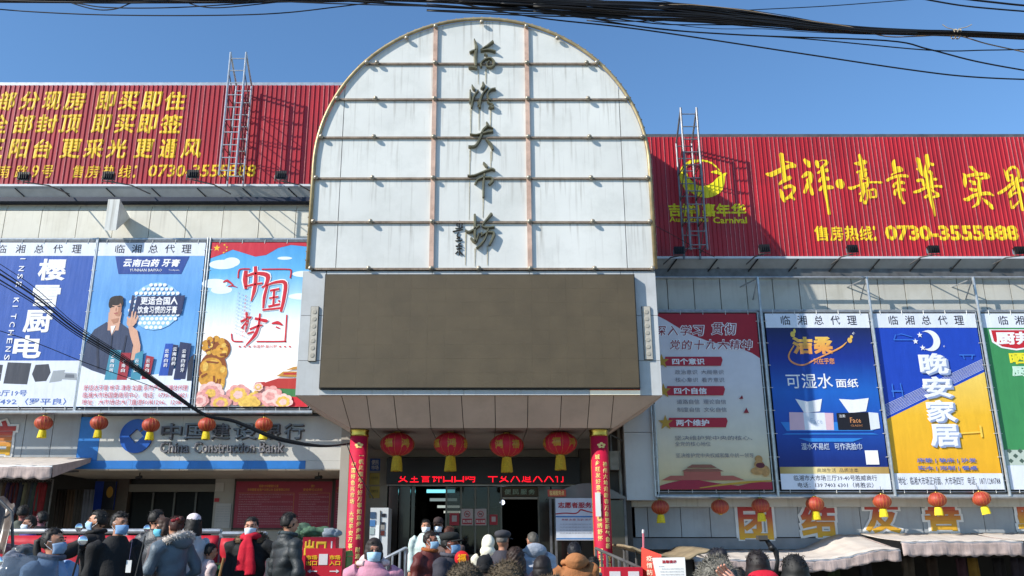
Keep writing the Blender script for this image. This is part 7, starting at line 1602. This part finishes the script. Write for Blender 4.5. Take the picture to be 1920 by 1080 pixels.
    if hood == 'fur_up':                          # hood worn over the head, fur rim round the face side
        b = MB(); b.ell((0, .03, 1.615), (.118, .125, .135), 24, 16); b.ell((0, .04, 1.50), (.13, .12, .10), 20, 12); me = remeshed(HD(b), .012, 2, folds(i+9, .004)); me.materials.append(cm_); link('hood', me, r)
        fur('fur_rim', [(.115*math.sin(a), -.035, 1.60+.145*math.cos(a)) for a in [k_*2*math.pi/18 for k_ in range(19)]], .036, hood_c, 2800, .045, hd=True)
        arcs = []
        for n_, yy in enumerate((-.01, .03, .07, .11, .14)):
            rr_ = math.sqrt(max(.05, 1-((yy-.03)/.125)**2)); A_ = [(.098*rr_*math.sin(a), yy, 1.60+.125*rr_*math.cos(a)) for a in [math.radians(-110+k_*220/10) for k_ in range(11)]]; arcs += A_ if n_ % 2 == 0 else A_[::-1]
        fur('fur_cover', arcs, .034, hood_c, 5200, .03, hd=True)
    if hood == 'fur_down':
        b = MB(); b.ell((0, .12, 1.44), (.14, .07, .085), 20, 12); b.v = [tuple(L(p)) for p in b.v]; me = remeshed(b, .012, 2, folds(i+9, .005)); me.materials.append(cm_); link('hood', me, r)
        fur('fur_trim', [(.155*math.sin(a), .055+.115*math.cos(a), 1.455-.035*math.cos(a)*-1+.015*math.cos(2*a)) for a in [math.radians(-150+k_*300/16) for k_ in range(17)]], .032, hood_c, 1300, .04)
    if hood == 'down':
        b = MB(); b.ell((0, .11, 1.475), (.135, .07, .085), 20, 12); b.tube([(.13*math.sin(a), .05+.11*math.cos(a), 1.47) for a in [math.radians(-140+k_*280/10) for k_ in range(11)]], .028, 10); b.v = [tuple(L(p)) for p in b.v]; me = remeshed(b, .011, 2, folds(i+9, .006)); me.materials.append(smat('hood', hood_c)); link('hood', me, r)
    if hood == 'up':
        b = MB(); b.ell((0, .03, 1.61), (.112, .125, .128), 24, 16); b.ell((0, .05, 1.49), (.13, .11, .09), 20, 12); me = remeshed(HD(b), .011, 2, folds(i+9, .008)); me.materials.append(smat('hood', hood_c)); link('hood', me, r)
    if scarf:
        b = MB(); b.tube([(.088*math.sin(a), .01-.092*math.cos(a), 1.475+.01*math.sin(a*2)) for a in [k_*2*math.pi/16 for k_ in range(17)]], .036, 12)
        b.tube([(.0, -.10, 1.46), (.03, -.15, 1.36), (.055, -.175, 1.22), (.06, -.175, 1.08)], [(.04, .02), (.05, .022), (.055, .022), (.06, .02)], 12)
        b.tube([(-.01, -.10, 1.46), (-.035, -.155, 1.36), (-.045, -.18, 1.24), (-.05, -.18, 1.12)], [(.035, .02), (.045, .022), (.05, .022), (.055, .02)], 12)
        b.v = [tuple(L(p)) for p in b.v]; me = remeshed(b, .009, 2, folds(i+21, .006)); me.materials.append(smat('scarf', scarf, .85)); link('scarf', me, r)
    return r
def put(label, px, py, Y, yaw, **k):
    "stand a person on the ground so that the crown of the head is at the given pixel"
    top = U(px, py, Y); g = k.pop('g0', None); g = ground_z(top.x, Y) if g is None else g
    h = (top.z-g); hh = h/1.0; tall = k.pop('crown', 1.71)
    lean = k.get('lean', 0); hh = h/(tall-.9+.9*0+.9) if not lean else h/(.9+(tall-.9)*math.cos(math.radians(lean)))
    H_ = 1.70*hh
    dy = math.sin(math.radians(lean))*(.8)*hh
    a = math.radians(yaw)
    # the head moves forward when leaning: keep it where it was measured
    x = top.x-dy*math.sin(a); y = Y+dy*math.cos(a)

    return person(label, x, y, H_, yaw, g0=g, **k)
PEOPLE = [
 ('woman with black ponytail in light blue coat at the bottom left', 108, 984, 6.63, 75, dict(head_yaw=8, coat='#7c9cc4', hair='pony', mask='#7e97b4', arms=('front', 'down'), collar='#4a4f5e', coat_amp=.006, tilt=8)),
 ('man in dark jacket and blue mask facing left and pointing with one arm', 184, 952, 9.20, -78, dict(head_yaw=0, coat='#221f1e', arms=('point', 'down'), mask='#a8cbe8', skin='#c08a6c', collar='#1a1818', tilt=6)),
 ('man in long black coat with blue mask, turned to the right', 228, 955, 8.45, 48, dict(head_yaw=8, coat='#101012', coat_len=.66, mask='#7aa2cc', skin='#a87a62', girth=1.0)),
 ('man in dark grey jacket and dark trousers seen from behind, head turned right', 297, 952, 10.27, 158, dict(head_yaw=-46, coat='#34363a', mask=None, arms=('pocket', 'back'), trousers='#29211f', coat_rough=.45)),
 ('small woman with teal mask half hidden behind the grey blue fur collar coat', 309, 968, 9.84, -50, dict(head_yaw=-10, coat='#615a5b', coat_len=.78, hair='bob', hair_c='#3a2418', mask='#69c0d8', arms=('front', 'front'))),
 ('woman in grey blue coat with pale fur collar and red hair bow, seen from behind', 331, 964, 9.30, -118, dict(head_yaw=-14, coat='#5d6b76', coat_len=.55, hair='bun', hair_c='#3b1a12', mask=None, hood='fur_down', hood_c='#c9beb4', arms=('front', 'pocket'), girth=.98, coat_rough=.5)),
 ('woman in long white coat and white hat raising both hands to her face', 364, 963, 9.95, -132, dict(head_yaw=-6, coat='#b9bcc0', coat_len=.5, hair='long', hat='beanie', hat_c='#e3d6dc', mask='#dfe6e8', arms=('phone', 'phone'), girth=.95, puff=.004)),
 ('child with black hair and light striped top in front of the red banner', 397, 1016, 10.00, 120, dict(coat='#c9b7b8', hair='short', mask=None, arms=('down', 'down'), crown=1.71)),
 ('woman in black coat with bright red scarf and white mask', 473, 965, 9.63, 2, dict(coat='#161718', coat_len=.72, hair='bun', mask='#d5e4f0', scarf='#c20f2c', hood='fur_down', hood_c='#6d5842', arms=('hips', 'down'), girth=1.1, skin='#c08a70')),
 ('man in dark grey green padded coat right of the red scarf woman', 545, 957, 9.31, 128, dict(head_yaw=-18, coat='#2b3032', coat_len=.74, mask=None, puff=.012, arms=('down', 'bag'), girth=.98, coat_rough=.55, collar='#3b4548')),
 ('woman in pink quilted coat with light blue mask before the left column', 702, 1005, 7.38, 12, dict(coat='#c7899c', hair='bob', hair_c='#2a201c', mask='#a9cbe0', hood='down', hood_c='#d9bcb8', girth=1.12, puff=.009, arms=('pocket', 'pocket'), skin='#a97560')),
 ('woman in white padded coat and white mask coming out of the left doorway', 799, 971, 13.60, 5, dict(g0=.3, coat='#c3d2cc', hair='bun', mask='#e6edf2', girth=1.0)),
 ('man with dark cap and white mask coming out of the left doorway', 822, 970, 13.70, -8, dict(g0=.3, coat='#3b3036', hair='short', hat='cap', hat_c='#3a2c2a', mask='#e6edf4', skin='#8d6450')),
 ('person with reddish brown hair mostly hidden behind the man in the black cap', 843, 984, 12.60, 150, dict(g0=.22, coat='#5d4a44', hair='short', hair_c='#5a2f20', mask=None)),
 ('person in dark red brown coat with orange collar and blue mask facing right', 808, 992, 9.52, 52, dict(head_yaw=12, coat='#5a1f1a', hair='short', hair_c='#231712', mask='#8fb4cf', collar='#9a5322', girth=1.12, skin='#a86f58', coat_rough=.6)),
 ('man in black flat cap and grey coat holding a small red ornament', 846, 995, 8.24, 62, dict(head_yaw=8, coat='#36343c', hair='short', hat='flatcap', hat_c='#1f211f', mask='#6e93b8', arms=('phone', 'front'), girth=1.12, tilt=4, collar='#4a4850', skin='#8f5848')),
 ('child in bright cream hooded coat between the grey cap man and the doors', 916, 1003, 11.80, 175, dict(g0=.1, coat='#e6dfc8', hair=None, hood='up', hood_c='#ece5cf', mask=None)),
 ('man in charcoal flat cap and dark grey coat seen from behind', 943, 992, 9.20, 168, dict(head_yaw=-22, coat='#3a373e', hair='crew', hair_c='#6a625a', hat='flatcap', hat_c='#3d3c40', mask=None, skin='#a9765c', girth=1.08)),
 ('man with cropped hair in a pale grey padded coat, from behind', 998, 993, 9.42, 196, dict(head_yaw=14, coat='#a5aab4', hair='crew', hair_c='#4e4a42', mask=None, puff=.006, skin='#b07a60', girth=1.15, hood='down', hood_c='#9aa0aa')),
 ('woman with curly brown hair and dark purple coat in the crowd before the doors', 966, 1024, 7.92, 178, dict(coat='#2c2230', hair='curly', hair_c='#33221a', mask=None, girth=1.12)),
 ('person in a black knitted beanie in front of the doors', 909, 1041, 6.85, 182, dict(coat='#2a2422', hair='short', hat='beanie', hat_c='#0e0e12', mask=None, hood='fur_down', hood_c='#4b4038')),
 ('woman with smooth dark bob and blue mask before the doors', 1018, 1038, 6.63, 205, dict(head_yaw=-58, coat='#3c332d', hair='bob', hair_c='#1d1514', mask='#6f9cc4', hood='fur_down', hood_c='#5a4a38')),
 ('person in tan brown hooded jacket seen from behind near the right column', 1074, 1012, 8.45, 188, dict(coat='#a3683c', hair='short', hair_c='#15151c', hood='down', hood_c='#a86e42', mask=None, girth=1.2, coat_amp=.012, lean=6, tilt=14)),
 ('small child with dark hair and grey coat at the foot of the right railing', 1113, 1040, 8.77, 160, dict(coat='#2b2a30', hair='short', mask=None, collar='#8f8a88')),
 ('woman in a grey fur trimmed hood at the bottom edge of the right crowd', 1343, 1056, 4.80, 176, dict(coat='#7b8078', hair=None, hood='fur_up', hood_c='#6f6b62', mask=None, arms=('down', 'hood'), skin='#d0947c')),
 ('woman with tied black hair lifting her hand to her head, right crowd', 1343, 1022, 5.75, 186, dict(coat='#23232b', hair='bun', hair_c='#15131a', mask=None, arms=('down', 'down'))),
 ('woman with dark wavy hair in a bright red coat seen from behind, right crowd', 1418, 1029, 6.00, 180, dict(coat='#c8142e', hair='long', hair_c='#1e1614', mask=None, collar='#d8cfc8', girth=1.1, hood='down', hood_c='#c8142e')),
 ('dark haired person at the right end of the crowd raising a stabiliser', 1486, 1037, 5.30, 190, dict(coat='#1e1f1c', hair='long', hair_c='#171512', mask=None, arms=('down', 'phone'))),
 ('low black haired person between the raised hand and the red coat', 1384, 1060, 7.28, 180, dict(coat='#1c1a22', hair='short', mask=None)),
 ('stall visitor with dull red face in olive jacket in the left shop', 47, 944, 12.60, 150, dict(coat='#4c5148', hair='short', mask=None, head_yaw=30, skin='#9a5f56', g0=.3)),
 ('stall visitor with white mask and purple jacket in the left shop', 58, 964, 11.90, -40, dict(coat='#4a3f80', hair='short', mask='#dbe8ee', head_yaw=-10, g0=.3)),
 ('stall visitor in black with face turned left in the left shop', 80, 956, 12.30, -100, dict(coat='#15141a', hair='short', mask=None, skin='#8f5d66', g0=.3)),
 ('left one of the brown fur trimmed hoods at the bottom edge', 872, 1066, 5.20, 180, dict(coat='#3a3632', hair=None, hood='fur_up', hood_c='#54493a', mask=None)),
 ('right one of the brown fur trimmed hoods at the bottom edge', 950, 1065, 4.90, 176, dict(coat='#2c2a2c', hair=None, hood='fur_up', hood_c='#574b3a', mask=None)),
]
for lab, px, py, Y, yaw, kw in PEOPLE: put(lab, px, py, Y, yaw, **kw)
# things held or carried
q = U(866, 1047, 7.35); r = thing('festive_ornament', 'small round red and gold ornament held up by the man in the black flat cap', 'ornament', q, None, world=False)
b = MB(); b.lathe([(.03, -.02), (.058, -.012), (.06, 0), (.058, .012), (.03, .02)], n=22); o = b.build('disc', mat('orn_red', '#d01a1c', .35), r); o.rotation_euler.x = math.pi/2
b = MB(); add_text(b, '福', -.035, -.035, .035, .035, -.024, .004, .04); b.build('gold_character', mat('orn_gold', '#f2a81e', .3, metal=.3), r); MB().tube([(0, 0, -.05), (0, .02, -.2)], .006, 5).build('stick', M_brass, r)
q = U(1436, 1012, 6.3); g_ = thing('camera_stabiliser', 'black handheld camera stabiliser raised above the crowd before the sagging awning', 'camera gear', q)
MB().tube([U(1424, 1012, 6.3), U(1436, 1011, 6.3), U(1444, 1022, 6.3), U(1455, 1034, 6.3), U(1458, 1052, 6.3), U(1455, 1075, 6.3)], [.012, .016, .020, .022, .014, .016], 10).build('arm', M_black, g_, smooth=True)
a = U(1432, 1009, 6.3); MB().box(a.x-.045, a.x+.02, 6.27, 6.33, a.z-.012, a.z+.018).build('phone_clamp', mat('clamp_grey', '#4a4640', .4), g_); a = U(1447, 1027, 6.3); MB().ell(a, (.024, .03, .024), 12, 8).build('motor', M_black, g_, smooth=True)
bw = thing('hair_bow', 'red hair bow worn by the woman in the grey blue coat', 'hair bow', U(329, 974, 9.13))
p = U(329, 975, 9.13); b = MB(); b.ell((p.x-.022, p.y, p.z-.006), (.026, .018, .018), 12, 8); b.ell((p.x+.022, p.y, p.z+.008), (.024, .018, .016), 12, 8); b.ell((p.x, p.y-.01, p.z), (.010, .012, .010), 10, 6); b.build('ribbon', mat('bow_red', '#7c0d1c', .8), bw, smooth=True)
bd = thing('name_badge', 'white lanyard badge hanging at the side of the man in the long black coat', 'badge', U(241, 1060, 7.7)); a = U(241, 1062, 7.68); MB().box(a.x-.022, a.x+.022, a.y, a.y+.004, a.z-.05, a.z+.05).build('card', mat('paper'), bd); MB().tube([a+Vector((0, 0, .05)), a+Vector((0, .02, .22))], .003, 5).build('cord', mat('cord_navy', '#1b1b4a', .6), bd)
